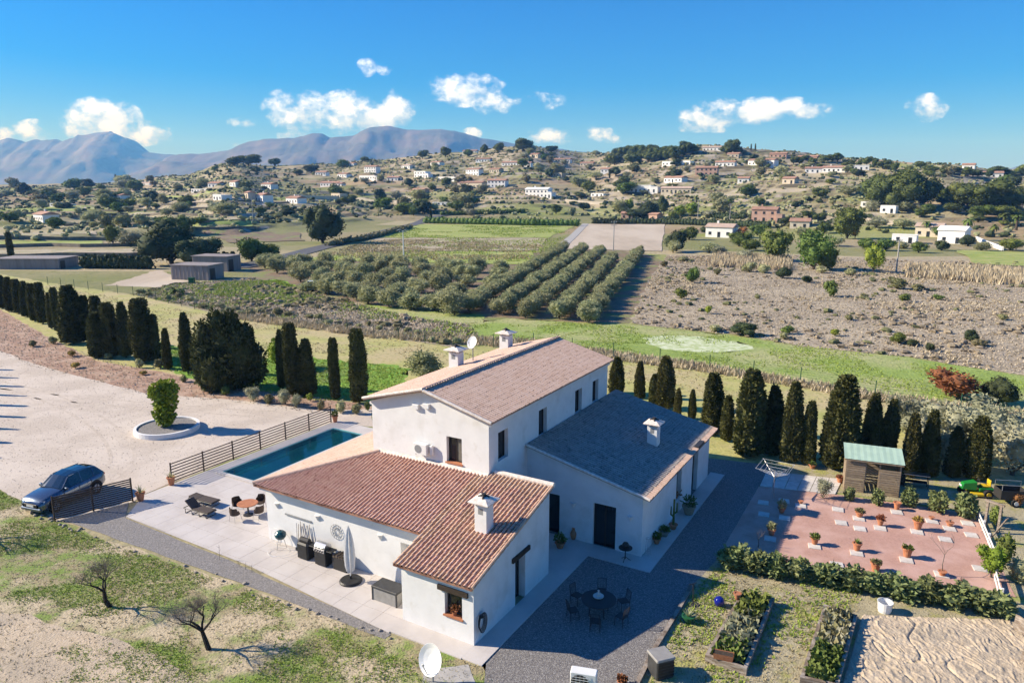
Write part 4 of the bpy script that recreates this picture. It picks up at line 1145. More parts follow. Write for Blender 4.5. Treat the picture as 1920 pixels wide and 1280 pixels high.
# ---- generic broadleaf trees and bushes, unit sized: height 1, width 1
def unit_round(seed, n, size, mt, nl=9, trunk=.22, flat=1.0, name='crown', core=.78, asp=1.3, up=.1, mt2='bark', fuzz=.12):
    rng = np.random.default_rng(seed); lobes = []
    for i in range(nl):
        a = rng.uniform(0, 6.28); r = rng.uniform(.05, .30) if i else 0
        z = trunk + (1 - trunk) * rng.uniform(.30, .74)
        s = rng.uniform(.15, .24)
        lobes.append((r * math.cos(a), r * math.sin(a), z, s, s, s * flat * (1 - trunk) * 1.25))
    lobes.append((0, 0, trunk + (1 - trunk) * .45, .30, .30, (1 - trunk) * .38))
    v, f = crown(lobes, n, size, seed, asp=asp, core=core, up=up, fuzz=fuzz)
    v[:, 2] = np.clip(v[:, 2], 0.0, None)
    tv = MB(); tv.tube((0, 0, -.03), (.01, 0, trunk + .25), .035, .02, 6)
    for k in range(3): tv.tube((.01, 0, trunk), (.18 * math.cos(k * 2.1), .18 * math.sin(k * 2.1), trunk + .3), .02, .01, 5)
    cm = np_mesh(name, v, f, MATS[mt]); tm = tv.mesh('trunk', MATS[mt2])
    # both in one mesh for far copies
    nv = len(v); V2 = np.array(tv.v); tq = [q for q in tv.f if len(q) == 4]; F2 = np.array(tq) + nv
    both = np_mesh(name, np.concatenate([v, V2]), np.concatenate([f, F2]), [MATS[mt], MATS[mt2]], mi=np.concatenate([np.zeros(len(f)), np.ones(len(F2))]))
    return cm, tm, both


KIND = {
    'olive': [unit_round(100 + i, 2200, .040, 'leaf_olive', nl=11, trunk=.05, core=.62, fuzz=.3) for i in range(4)],
    'grey': [unit_round(110 + i, 1500, .036, 'leaf_grey', nl=9, trunk=.04, core=.62, fuzz=.3) for i in range(3)],
    'pine': [unit_round(120 + i, 1900, .034, 'leaf_pine', nl=13, trunk=.10, flat=.9, core=.84, asp=1.1) for i in range(3)],
    'dark': [unit_round(130 + i, 1500, .032, 'leaf_dark', nl=11, trunk=.03, core=.86) for i in range(3)],
    'green': [unit_round(140 + i, 1900, .036, 'leaf_green', nl=12, trunk=.03, core=.74, fuzz=.22) for i in range(4)],
    'lime': [unit_round(150, 700, .045, 'leaf_lime', nl=8, trunk=.06)],
    'fresh': [unit_round(155, 700, .05, 'leaf_fresh', nl=8, trunk=.1)],
    'bush': [unit_round(160 + i, 300, .075, 'leaf_scrub', nl=6, trunk=.0, core=.8) for i in range(4)],
    'gbush': [unit_round(170 + i, 360, .07, 'leaf_green', nl=6, trunk=.0, core=.8) for i in range(3)],
    'obush': [unit_round(176 + i, 360, .065, 'leaf_olive', nl=6, trunk=.0, core=.78) for i in range(3)],
    'red': [unit_round(180, 900, .045, 'leaf_red', nl=10, trunk=.02, core=.68)],
    'yellow': [unit_round(185, 400, .06, 'leaf_yellow', nl=6, trunk=.1, core=.8)],
    'oleander': [unit_round(190 + i, 620, .085, 'leaf_oleander', nl=8, trunk=.0, core=.74, asp=2.2, up=.4) for i in range(3)],
}
_cnt = {}


def plant(kind, p, h, wd, label, cat='tree', group=None, parts=True, name=None, zrot=None):
    """one tree or bush of a kind at p, height h, width wd"""
    k = _cnt[kind] = _cnt.get(kind, -1) + 1
    cm, tm, both = KIND[kind][k % len(KIND[kind])]
    name = name or {'olive': 'olive_tree', 'pine': 'pine_tree', 'bush': 'bush', 'gbush': 'bush', 'obush': 'bush', 'oleander': 'shrub', 'red': 'shrub', 'grey': 'shrub'}.get(kind, 'tree')
    rz = random.uniform(0, 6.28) if zrot is None else zrot
    if parts:
        t = thing(name, label, cat, p, rz, group, (wd, wd, h)); link('crown', cm, t); link('trunk', tm, t)
    else:
        t = link(name, both, None, p, rz, (wd, wd, h)); tag(t, label, cat, group)
    return t


def px_plant(kind, px, pyb, pyt, wpx, label, cat='tree', group=None, parts=True, name=None, far=False):
    p = T(px, pyb) if far else G(px, pyb)
    h = rise(p, pyt); wd = wpx / FPX * (p - Vector((0, 0, CAM_H))).length
    return plant(kind, p, h, wd, label, cat, group, parts, name)


# olive rows
ROWS = [((878, 586), (1060, 468)), ((938, 590), (1097, 470)), ((985, 597), (1128, 474)), ((1050, 600), (1150, 488)), ((1100, 606), (1198, 478))]
for ri, (a, b) in enumerate(ROWS):
    pa, pb = G(*a), G(*b); n = int((pb - pa).length / 2.25)
    for i in range(n):
        p = pa.lerp(pb, (i + .3) / n) + Vector((random.uniform(-.25, .25), random.uniform(-.4, .4), 0))
        plant('olive', p, random.uniform(2.5, 3.1), random.uniform(3.3, 3.8), 'olive tree in the %s straight row from the left, %s from its near end' % (ordinal(ri + 1), ordinal(i + 1)), 'olive tree', 'olive trees in five straight rows', parts=i < 9)
# olive block left of the rows
k = 0
for j, (ya, yb, x0, x1) in enumerate(((562, 592, 640, 880), (545, 578, 560, 900), (528, 560, 545, 930), (512, 540, 500, 945), (503, 526, 480, 950), (496, 514, 500, 955))):
    pa, pb = G(x0, ya), G(x1, yb); n = int((pb - pa).length / 4.6)
    for i in range(n):
        p = pa.lerp(pb, (i + .5) / n) + Vector((random.uniform(-1, 1), random.uniform(-1.2, 1.2), 0))
        plant('olive', p, random.uniform(2.6, 3.8), random.uniform(4.4, 5.8), 'rounded olive tree of the irregular block, %s in its %s line from the sheds' % (ordinal(i + 1), ordinal(j + 1)), 'olive tree', 'olive trees in the irregular block', parts=j < 2)


# ---- bare almond trees
def bare_tree(name, label, p, h, spread, seed, group='bare almond trees in the rough grass', twig_n=4, lean=(0, 0), trunk_r=.15, mt='bark_black', mt_t='twig', cat='almond tree', trunk_h=.42, depth=5):
    rnd = random.Random(seed); tr = MB(); tw = MB()
    def grow(a, d, ln, r, lv):
        b = a + d * ln
        m_ = a.lerp(b, .5) + Vector((rnd.uniform(-1, 1), rnd.uniform(-1, 1), rnd.uniform(-.3, .3))) * ln * .10
        mbx = tr if lv < 3 else tw
        mbx.tube(a, m_, r, r * .85, 6 if lv < 3 else 4, caps=False); mbx.tube(m_, b, r * .85, r * .68, 6 if lv < 3 else 4, caps=False)
        if lv >= depth: return
        k = rnd.choice((2, 3, 3)) if lv else rnd.choice((3, 4))
        for i in range(k):
            an = rnd.uniform(0, 6.28) if lv else 6.28 * i / k + rnd.uniform(-.4, .4)
            out = Vector((math.cos(an), math.sin(an), 0))
            nd_ = (d * .75 + out * rnd.uniform(.45, .95) * spread + Vector((0, 0, .22))).normalized()
            grow(b, nd_, ln * rnd.uniform(.62, .86), r * rnd.uniform(.40, .52), lv + 1)
        if lv >= 2:
            for i in range(2):
                an = rnd.uniform(0, 6.28); grow(a.lerp(b, rnd.uniform(.3, .9)), (d + Vector((math.cos(an), math.sin(an), .5)) * 1.1).normalized(), ln * .6, r * .35, lv + 1)
    grow(Vector((0, 0, -.05)), Vector((lean[0], lean[1], 1)).normalized(), h * trunk_h, trunk_r, 0)
    t = thing(name, label, cat, p, 0, group)
    tr.build('trunk', MATS[mt], t); tw.build('crown', MATS[mt_t], t)
    return t


bare_tree('almond_tree', 'bare almond tree with a short bent black trunk at the left', G(207, 1137), 2.0, 1.05, 4, depth=6, lean=(-.25, 0), trunk_r=.115, trunk_h=.42)
bare_tree('almond_tree', 'bare almond tree with a twiggy spreading crown near the bottom edge', G(392, 1217), 2.6, 1.15, 11, depth=6, lean=(-.3, .1), trunk_r=.115, trunk_h=.34)
bare_tree('almond_tree', 'bare almond tree at the left edge whose shadow crosses the grass', G(-75, 1010), 2.6, 1.0, 23, lean=(.1, 0), trunk_r=.17)


# ---------------------------------------------------------------- ground cover
def in_poly(x, y, P):
    c = np.zeros(len(x), bool); n = len(P); j = n - 1
    for i in range(n):
        xi, yi, xj, yj = P[i][0], P[i][1], P[j][0], P[j][1]
        hit = ((yi > y) != (yj > y)) & (x < (xj - xi) * (y - yi) / (yj - yi + 1e-12) + xi); c ^= hit; j = i
    return c


def tufts(name, pxs, n, size, mt, label, seed, blades=4, mask=None, lo=.5, sc=.3, lean=1.02, wd=.3, zoff=0.0, near=None, cat='grass'):
    rng = np.random.default_rng(seed); P = [G(*p) for p in pxs]
    x0, x1 = min(p.x for p in P), max(p.x for p in P); y0, y1 = min(p.y for p in P), max(p.y for p in P)
    X_, Y_ = [], []; got = 0
    for _ in range(80):
        m_ = n * 3
        y = y0 + (y1 - y0) * rng.uniform(0, 1, m_) ** (near or 1.0); x = rng.uniform(x0, x1, m_)
        ok = in_poly(x, y, P)
        if mask: ok &= (fbm(x * sc, y * sc, seed, 4) > lo + rng.normal(0, .025, m_))
        X_.append(x[ok]); Y_.append(y[ok]); got += ok.sum()
        if got > n: break
    x = np.concatenate(X_)[:n]; y = np.concatenate(Y_)[:n]; n = len(x)
    B = n * blades
    cx = np.repeat(x, blades) + rng.normal(0, size * .25, B); cy = np.repeat(y, blades) + rng.normal(0, size * .25, B)
    a = rng.uniform(0, 6.28, B); s = size * rng.uniform(.5, 1.4, B); l = rng.uniform(.55, 1, B) * lean
    dx, dy = np.cos(a) * s * l, np.sin(a) * s * l; hz_ = s * np.sqrt(np.clip(1.1 - l * l, .08, 1))
    wx, wy = -np.sin(a) * s * wd, np.cos(a) * s * wd
    base = np.full(B, zoff - .01)
    V = np.stack([np.stack([cx - wx, cy - wy, base], -1), np.stack([cx + wx, cy + wy, base], -1), np.stack([cx + dx, cy + dy, hz_ + zoff], -1)], 1).reshape(-1, 3)
    F = np.arange(B * 3).reshape(B, 3)
    return stuff(link(name, np_mesh(name, V, F, MATS[mt])), label, cat)


RG = [(-300, 840), (0, 918), (60, 952), (112, 982), (150, 998), (400, 1084), (560, 1142), (735, 1198), (912, 1252), (960, 1290), (980, 1380), (-400, 1380)]
tufts('grass', RG, 36000, .075, 'grass_green', 'green grass in patches on the rough orchard ground', 31, mask=True, lo=.50, sc=.35, blades=4)
tufts('dry_grass', RG, 10000, .085, 'grass_dry', 'dry straw and clods over the rough orchard ground', 32, blades=3, mask=True, lo=.40, sc=.5)
SF = [(1252, 480), (1220, 522), (1185, 608), (1400, 632), (1500, 650), (1700, 670), (1920, 705), (2150, 730), (2150, 500), (1920, 494), (1700, 488), (1500, 480)]
tufts('scrub', SF, 24000, .22, 'scrub_brown', 'low dry brown scrub covering the fallow field', 33, blades=3, wd=.4, near=1.3, cat='scrub')
tufts('straw', SF, 5000, .42, 'scrub_straw', 'pale straw clumps in the fallow field', 34, blades=5, mask=True, lo=.54, sc=.06, wd=.2, cat='scrub')
tufts('reeds', [(1330, 500), (1340, 482), (1480, 486), (1480, 508)], 1500, 1.5, 'scrub_straw', 'pale dry reeds at the back of the fallow field', 35, blades=4, lean=.4, wd=.1, cat='reeds')
tufts('reeds', [(1700, 520), (1700, 500), (2100, 520), (2100, 550)], 2600, 1.4, 'scrub_straw', 'strip of pale dry reeds below the terraced houses', 36, blades=4, lean=.4, wd=.1, cat='reeds')
MS = [(905, 642), (880, 610), (960, 599), (1185, 612), (1400, 634), (1700, 672), (1920, 707), (2150, 735), (2150, 795), (1920, 773), (1640, 741), (1330, 688), (1150, 664), (1000, 644)]
tufts('meadow_grass', MS, 7000, .17, 'grass_green', 'green grass tufts of the meadow strip', 37, blades=3, mask=True, lo=.46, sc=.22)
WBK = [(250, 552), (330, 532), (470, 522), (620, 558), (760, 592), (880, 610), (903, 640), (850, 648), (700, 624), (560, 603), (420, 588)]
tufts('weeds', WBK, 7000, .36, 'scrub_brown', 'grey dry weeds on the bank along the wire fence', 38, blades=4, wd=.25, cat='weeds')
tufts('weeds', [(360, 547), (420, 529), (520, 526), (600, 551), (605, 564), (520, 572), (430, 558)], 6500, .34, 'grass_green', 'bright green weeds in front of the grey sheds', 46, blades=4, cat='weeds')
tufts('weeds', WBK, 3500, .34, 'grass_green', 'green weeds mixed into the bank along the wire fence', 39, blades=4, mask=True, lo=.5, sc=.15, cat='weeds')
tufts('lawn_grass', [(300, 642), (420, 682), (560, 670), (700, 682), (765, 692), (738, 743), (600, 752), (480, 733), (380, 713), (300, 690)], 6000, .17, 'grass_green', 'fresh green lawn tufts beyond the cypresses', 40, blades=3)
DL = [(-100, 505), (90, 534), (420, 596), (560, 611), (700, 632), (850, 656), (1150, 672), (1330, 696), (1640, 749), (2100, 810), (2100, 870), (1560, 770), (1330, 740), (1150, 720), (700, 668), (560, 660), (420, 650), (120, 600)]
tufts('grass_strip', DL, 5000, .17, 'grass_dry', 'dry cut grass of the strip before the wire fence', 41, blades=3, mask=True, lo=.45, sc=.2)
EB = [(-150, 545), (0, 584), (120, 650), (300, 700), (560, 742), (690, 762), (600, 776), (480, 758), (280, 742), (60, 686), (0, 660)]
tufts('bank_litter', EB, 3500, .16, 'scrub_brown', 'dry plant litter on the reddish bank', 42, blades=3, cat='litter')
tufts('fence_grass', [(420, 586), (700, 622), (1000, 640), (1330, 686), (1640, 738), (2000, 785), (2000, 800), (1640, 752), (1330, 699), (1000, 655), (700, 634), (420, 596)], 3200, .5, 'scrub_straw', 'tall dry grass along the foot of the wire fence', 43, blades=5, lean=.6, wd=.14)
GD = [(1270, 1168), (1305, 1100), (1350, 1060), (1560, 1090), (1620, 1100), (1560, 1290), (1500, 1400), (1180, 1400), (1215, 1290)]
tufts('weeds', GD, 3200, .10, 'grass_green', 'small green weeds on the kitchen garden ground', 44, blades=4, mask=True, lo=.52, sc=.6, zoff=.016, cat='weeds')
tufts('weeds', GD, 3000, .09, 'grass_dry', 'dry yellow weeds on the kitchen garden ground', 45, blades=3, zoff=.016, cat='weeds')

DRV = [(-250, 600), (0, 660), (60, 684), (150, 709), (280, 741), (480, 756), (600, 773), (690, 770), (622, 790), (322, 903), (268, 925), (112, 974), (60, 948), (0, 916), (-250, 860)]
mat('pebble', (.42, .36, .30), (.30, .255, .21), sc=2, rough=.9)
tufts('pebbles', DRV, 9000, .045, 'pebble', 'loose pebbles scattered over the gravel drive', 47, blades=2, zoff=.018, wd=.5, lean=.95, cat='gravel')
def track(name, pts, w_, off, label):
    P_ = [G(*p) for p in pts]; fine = []
    for k in range(len(P_) - 1):
        p0, p1, p2, p3 = P_[max(k - 1, 0)], P_[k], P_[k + 1], P_[min(k + 2, len(P_) - 1)]
        for t_ in np.linspace(0, 1, 12)[:-1]:
            fine.append(.5 * ((2 * p1) + (p2 - p0) * t_ + (2 * p0 - 5 * p1 + 4 * p2 - p3) * t_ ** 2 + (3 * p1 - p0 - 3 * p2 + p3) * t_ ** 3))
    V_ = []
    for i in range(len(fine)):
        d = (fine[min(i + 1, len(fine) - 1)] - fine[max(i - 1, 0)]).normalized(); n_ = Vector((-d.y, d.x, 0)); ww = w_ * (.7 + .6 * float(fbm(i * .35, off * 3, 5)))
        for s_ in (-.5, .5): q = fine[i] + n_ * (off + ww * s_ + .12 * (float(fbm(i * .2, off + 9, 6)) - .5)); V_.append((q.x, q.y, .020))
    F_ = np.array([(2 * i + 1, 2 * i, 2 * i + 2, 2 * i + 3) for i in range(len(fine) - 1)])
    return struct(link(name, np_mesh(name, np.array(V_), F_, MATS['gravel_worn'])), label)
mat('gravel_worn', (.50, .425, .345), (.44, .375, .305), sc=5, c3=(.56, .48, .395), sc3=1.3, lo3=.42, hi3=.58, bump=.6, bsc=28, bdist=.02, det=6)
for off in (-.75, .75):
    track('wheel_track', [(-120, 700), (60, 735), (180, 790), (230, 850), (190, 900), (120, 935)], .26, off, 'faint wheel track bending across the gravel drive to the parked car')
    track('wheel_track', [(-120, 720), (100, 745), (300, 762), (480, 775), (600, 778)], .26, off, 'faint wheel track running along the far side of the gravel drive')
# ---------------------------------------------------------------- things round the house
mat('fabric_brown', (.085, .065, .055), (.06, .047, .04), sc=20, rough=.8)
mat('steel_tube', (.45, .45, .44), rough=.35, metal=.8)
mat('rattan', (.07, .045, .032), (.045, .03, .022), sc=30, rough=.7)
mat('fabric_white', (.72, .71, .69), (.62, .61, .60), sc=6, rough=.85, bump=.5, bsc=12)
mat('plastic_grey', (.30, .29, .27), (.25, .24, .225), sc=4, rough=.6)
mat('plastic_lid', (.055, .055, .055), (.04, .04, .04), sc=6, rough=.5)
mat('enamel_teal', (.012, .07, .085), rough=.2, spec=.5)
mat('steel', (.55, .55, .55), rough=.28, metal=1.0)
mat('car_silver', (.11, .14, .185), rough=.25, metal=.7, coat=1.0)
mat('car_black', (.016, .016, .017), rough=.45)
mat('car_glass', (.010, .016, .022), rough=.03, spec=.7, coat=.6)
mat('tyre', (.017, .017, .017), rough=.85)
mat('lamp_clear', (.7, .72, .75), rough=.1, spec=.6)
mat('lamp_red', (.35, .012, .01), rough=.2)
mat('green_paint', (.015, .20, .03), rough=.3, coat=.4)
mat('yellow_paint', (.62, .42, .02), rough=.4)
mat('glaze_blue', (.01, .015, .20), rough=.1, coat=.6)
mat('green_plastic', (.02, .10, .04), rough=.4)
mat('green_roof', (.40, .54, .43), (.34, .47, .37), sc=1.5, rough=.6)
mat('pallet', (.34, .265, .185), (.245, .185, .125), sc=4, rough=.85, rnd=.15, stretch=(1, 1, 5))
mat('white_paint', (.78, .77, .74), (.68, .66, .62), sc=4, rough=.6)
mat('stone', (.34, .30, .25), (.25, .22, .18), sc=4, rough=.9, bump=.5, bsc=12, rnd=.15)
mat('soil_dark', (.06, .045, .032), (.04, .03, .022), sc=6, rough=.95, bump=.6, bsc=20)
mat('wire_green', (.03, .09, .05), rough=.5)
LW = lambda b, a, z=0.0: W(b, a, z)


def slat_fence(label, pts, h, nr, rail_h, gap0=.10):
    """posts at pts (farmhouse axes), nr horizontal slats between each pair"""
    t = thing('slatted_fence', label, 'fence', W(0, 0), -YAW)
    for (b, a) in pts: MB().box(b - .035, a - .035, 0, b + .035, a + .035, h + .06).build('post', MATS['fence_wood'], t)
    for (p, q) in zip(pts[:-1], pts[1:]):
        d = Vector((q[0] - p[0], q[1] - p[1])); L_ = d.length; d.normalize(); n = Vector((-d.y, d.x)) * .016
        for i in range(nr):
            z0 = gap0 + (h - gap0 - rail_h) * i / (nr - 1); m_ = MB()
            s_, e_ = Vector(p) + d * .036, Vector(q) - d * .036
            m_.add([(s_.x - n.x, s_.y - n.y, z0), (e_.x - n.x, e_.y - n.y, z0), (e_.x + n.x, e_.y + n.y, z0), (s_.x + n.x, s_.y + n.y, z0), (s_.x - n.x, s_.y - n.y, z0 + rail_h), (e_.x - n.x, e_.y - n.y, z0 + rail_h), (e_.x + n.x, e_.y + n.y, z0 + rail_h), (s_.x + n.x, s_.y + n.y, z0 + rail_h)],
                   [(3, 2, 1, 0), (4, 5, 6, 7), (0, 1, 5, 4), (1, 2, 6, 5), (2, 3, 7, 6), (3, 0, 4, 7)])
            m_.build('slat', MATS['fence_wood'], t)
    return t


slat_fence('long dark slatted fence running beside the pool', [(-26.62, 4.5 + 14.6 * i / 6) for i in range(7)], 1.36, 7, .065)
slat_fence('short dark slatted fence beside the parked car', [(-26.15, 1.48), (-26.85, -.55), (-27.5, -2.45)], 1.5, 11, .075)


# ---- planters and pots
def pot_profile(r, h, lip=.04): return [(r * .62, 0), (r * .78, h * .35), (r * .95, h * .85), (r + lip, h * .87), (r + lip, h), (r * .86, h), (r * .84, h * .92)]


def leaf_tuft(n, r, h, size, seed, asp=2.2, up=.7, flat=False):
    rng = np.random.default_rng(seed)
    P = rng.normal(0, 1, (n, 3)); P /= np.linalg.norm(P, axis=1)[:, None]; P *= rng.uniform(.2, 1, (n, 1)) ** .5
    Nn = P.copy(); P = P * np.array([r, r, h * .5]); P[:, 2] += h * .5
    return cards(P, Nn, size, asp, rng, up, .4)


def pot(p, r, h, label, group=None, plant_=None, mt='terracotta', seed=0, cat='plant pot', name='flower_pot', ph=.3, pr=None, leaf='leaf_green'):
    t = thing(name, label, cat, p, 0, group)
    MB().lathe(pot_profile(r, h), 16).build('pot', MATS[mt], t, smooth=False)
    MB().lathe([(0.001, h * .9), (r * .85, h * .9)], 12).build('soil', MATS['soil_dark'], t)
    if plant_ == 'tuft':
        v, f = leaf_tuft(130, pr or r * 1.0, ph * .9, .055 * (1 + ph), seed); v[:, 2] += h * .88
        link('plant', np_mesh('plant', v, f, MATS[leaf]), t)
    elif plant_ == 'cactus':
        m_ = MB()
        m_.tube((0, 0, h * .85), (0, 0, h + ph), .07, .05, 9); m_.tube((0, 0, h + ph * .4), (.16, 0, h + ph * .5), .05, .05, 8); m_.tube((.16, 0, h + ph * .48), (.16, 0, h + ph * .85), .05, .035, 8); m_.tube((0, 0, h + ph * .3), (-.15, .05, h + ph * .38), .05, .05, 8); m_.tube((-.15, .05, h + ph * .36), (-.15, .05, h + ph * .7), .05, .03, 8)
        m_.build('plant', MATS['leaf_green'], t)
    elif plant_ == 'agave':
        m_ = MB(); rnd = random.Random(seed)
        for i in range(16):
            an = i * 2.4; el = rnd.uniform(.3, 1.3); d = Vector((math.cos(an) * math.cos(el), math.sin(an) * math.cos(el), math.sin(el))); u = Vector((-math.sin(an), math.cos(an), 0)) * .035
            b0 = Vector((0, 0, h * .9)); m_.add([b0 - u, b0 + u, b0 + d * ph * .5 + u * .8, b0 + d * ph, b0 + d * ph * .5 - u * .8], [(0, 1, 2, 4), (4, 2, 3)])
        m_.build('plant', MATS[leaf], t)
    elif plant_ == 'twigs':
        m_ = MB(); rnd = random.Random(seed)
        for i in range(14):
            an = rnd.uniform(0, 6.28); k = rnd.uniform(.1, .5); m_.tube((0, 0, h * .9), (math.cos(an) * k * ph, math.sin(an) * k * ph, h + ph * rnd.uniform(.6, 1)), .012, .005, 4)
        m_.build('plant', MATS['twig'], t)
    return t


pot(W(-26.3, 4.25, .05), .24, .55, 'terracotta pot with agave at the near end of the pool fence', plant_='agave', seed=1, ph=.5, leaf='leaf_olive')
pot(W(-25.75, 1.75, .05), .26, .55, 'terracotta pot with spiky plant at the end of the short fence', plant_='agave', seed=2, ph=.55, leaf='leaf_olive')
pot(W(-26.3, 19.25, .05), .24, .55, 'terracotta pot with dark plant at the far end of the pool fence', plant_='tuft', seed=3, ph=.45)

# round planter ring on the drive with a leafy bush
p0 = G(314, 806)
t = thing('round_planter', 'round white walled planting bed with grey gravel on the drive', 'planter', p0)
MB().lathe([(2.42, -.02), (2.42, .40), (2.20, .40), (2.20, .10)], 48).build('ring_wall', MATS['stucco'], t)
MB().lathe([(.001, .30), (2.21, .30)], 40).build('gravel_fill', MATS['gravel_grey'], t)
lob = [(0, 0, 1.0, .75, .7, .8), (.1, .1, 2.0, .85, .8, .8), (-.25, 0, 2.9, .8, .75, .7), (.4, .1, 3.0, .7, .7, .7), (0, 0, .5, .45, .45, .4)]
v, f = crown(lob, 1500, .24, 8, asp=1.2, core=.62, up=.1, amp=.4)
t = thing('leafy_bush', 'tall bright green leafy bush growing in the round planting bed', 'bush', p0 + Vector((-.15, .1, .3)))
link('crown', np_mesh('crown', v, f, MATS['leaf_fresh']), t); link('trunk', trunk_mesh(1.0, .1), t)


# ---- the car
def build_car():
    hub = G(141, 932, .33); fw = (G(101, 950, .33) - G(181, 914, .33)).normalized()
    side = Vector((-fw.y, fw.x, 0))          # left of the car
    # near side wheels seen are on the car's left; centre line lies further from the camera side
    near = side if side.dot(Vector((0, 0, 0)) - hub) > 0 else -side
    c = Vector((hub.x, hub.y, 0)) - near * .84
    t = thing('parked_car', 'silver sport utility car with dark glass parked beside the short fence', 'car', c, math.atan2(fw.y, fw.x))
    t.scale = (1.04, 1.06, 1.14)
    # cross sections along x (front +): half width at sill, belt; heights
    S = [(2.16, .62, .60, .42, .66), (2.08, .80, .76, .30, .78), (1.80, .90, .84, .24, .90), (1.30, .915, .86, .24, .985), (.85, .92, .87, .24, 1.02), (.2, .92, .88, .24, 1.03), (-.6, .92, .88, .24, 1.05), (-1.3, .92, .88, .24, 1.08), (-1.85, .90, .85, .28, 1.10), (-2.12, .84, .78, .40, 1.08), (-2.2, .70, .66, .50, 1.00)]
    m_ = MB(); rings = []
    for (x, w0, w1, z0, z1) in S:
        ring = [(x, -w0 * .9, z0), (x, -w0, z0 + .14), (x, -w0, z0 + (z1 - z0) * .55), (x, -w1, z1 - .05), (x, -w1 * .8, z1), (x, 0, z1 + .03), (x, w1 * .8, z1), (x, w1, z1 - .05), (x, w0, z0 + (z1 - z0) * .55), (x, w0, z0 + .14), (x, w0 * .9, z0)]
        rings.append(ring)
    vs = [p for r in rings for p in r]; k = 11; fs = []
    for i in range(len(rings) - 1):
        for j in range(k - 1): fs.append((i * k + j, i * k + j + 1, (i + 1) * k + j + 1, (i + 1) * k + j))
        fs.append((i * k + k - 1, i * k, (i + 1) * k, (i + 1) * k + k - 1))
    fs += [tuple(range(k)), tuple(range(len(vs) - 1, len(vs) - k - 1, -1))]
    m_.add(vs, fs); bo_ = m_.build('body', MATS['car_silver'], t, smooth=True)
    for s_ in (-1, 1):
        for x in (.72, -.28, -1.12):
            q = MB(); q.box(x - .008, s_ * .918 - .004, .42, x + .008, s_ * .918 + .004, .98); q.build('door_seam', MATS['car_black'], bo_)
        for x in (-.05, -.95):
            q = MB(); q.cbox((x, s_ * .925, .86), (.2, .03, .035), .005); q.build('door_handle', MATS['steel'], bo_)
    # greenhouse
    roof = [(.78, .72, 1.03), (.18, .60, 1.50), (-.5, .62, 1.575), (-1.3, .60, 1.55), (-1.75, .56, 1.46), (-2.1, .66, 1.06)]
    g = MB(); vs = []
    for (x, w, z) in roof: vs += [(x, -w, z), (x, -w * .7, z + .025), (x, 0, z + .04), (x, w * .7, z + .025), (x, w, z)]
    base = [(.80, .80, 1.0), (.25, .85, 1.02), (-.5, .86, 1.03), (-1.3, .85, 1.06), (-1.8, .82, 1.08), (-2.12, .74, 1.05)]
    o_ = len(vs)
    for (x, w, z) in base: vs += [(x, -w, z), (x, w, z)]
    fs = []
    for i in range(5):
        for j in range(4): fs.append((i * 5 + j, i * 5 + j + 1, (i + 1) * 5 + j + 1, (i + 1) * 5 + j))
    gs = []
    for i in range(5):
        gs.append((i * 5, (i + 1) * 5, o_ + 2 * (i + 1), o_ + 2 * i)); gs.append((i * 5 + 4, o_ + 2 * i + 1, o_ + 2 * (i + 1) + 1, (i + 1) * 5 + 4))
    g.add(vs, gs); g.build('side_glass', MATS['car_glass'], t)
    r_ = MB(); r_.add(vs, fs[4:16]); r_.build('roof', MATS['car_glass'], t)['label'] = 'dark glass roof'
    w_ = MB(); w_.add(vs, fs[:4]); w_.build('windscreen', MATS['car_glass'], t)
    w_ = MB(); w_.add(vs, fs[16:]); w_.build('rear_window', MATS['car_glass'], t)
    for s_ in (-1, 1):
        for (xa, za, wa, xb, zb, wb) in ((.80, 1.02, .79, .18, 1.505, .605), (-.5, 1.05, .86, -.55, 1.57, .625), (-1.35, 1.07, .855, -1.45, 1.54, .60)):
            MB().tube((xa, s_ * wa, za), (xb, s_ * wb, zb), .035, .03, 6).build('pillar', MATS['car_silver'], t)
        MB().tube((.1, s_ * .60, 1.53), (-1.6, s_ * .58, 1.53), .025, .025, 6).build('roof_rail', MATS['car_silver'], t)
        mm = MB(); mm.cbox((.62, s_ * .98, 1.06), (.14, .2, .14), .03); mm.build('mirror', MATS['car_silver'], t)
        mm = MB(); mm.box(-1.0, s_ * .915 - .02, .26, 1.0, s_ * .915 + .02, .42); mm.build('sill_trim', MATS['car_black'], t)
        for x in (1.36, -1.36):
            a_ = MB()
            for i in range(10):
                a0_, a1_ = math.pi * i / 10, math.pi * (i + 1) / 10
                a_.tube((x + .42 * math.cos(a0_), s_ * .90, .36 + .42 * math.sin(a0_)), (x + .42 * math.cos(a1_), s_ * .90, .36 + .42 * math.sin(a1_)), .045, .045, 6)
            a_.lathe([(.001, 0), (.40, 0)], 18); 
            a_.v[-36:] = [(x + q[0], s_ * .922, .36 + q[1]) for q in a_.v[-36:]]
            a_.build('wheel_arch', MATS['car_black'], t)
            wh = MB(); wh.tube((x, s_ * .74, .345), (x, s_ * .945, .345), .345, .345, 22); w0 = wh.build('wheel', MATS['tyre'], t)
            rm = MB(); rm.tube((x, s_ * .90, .345), (x, s_ * .955, .345), .235, .22, 16); rm.build('rim', MATS['steel'], w0)
            sp = MB()
            for i in range(5):
                an = i * 1.2566 + .3; sp.box(-.03, 0, .05, .03, .012, .22); L8 = sp.v[-8:]
                sp.v[-8:] = [(x + q[0] * math.cos(an) - q[2] * math.sin(an), s_ * (.956 + q[1]), .345 + q[0] * math.sin(an) + q[2] * math.cos(an)) for q in L8]
            sp.build('spoke', MATS['car_black'], w0)
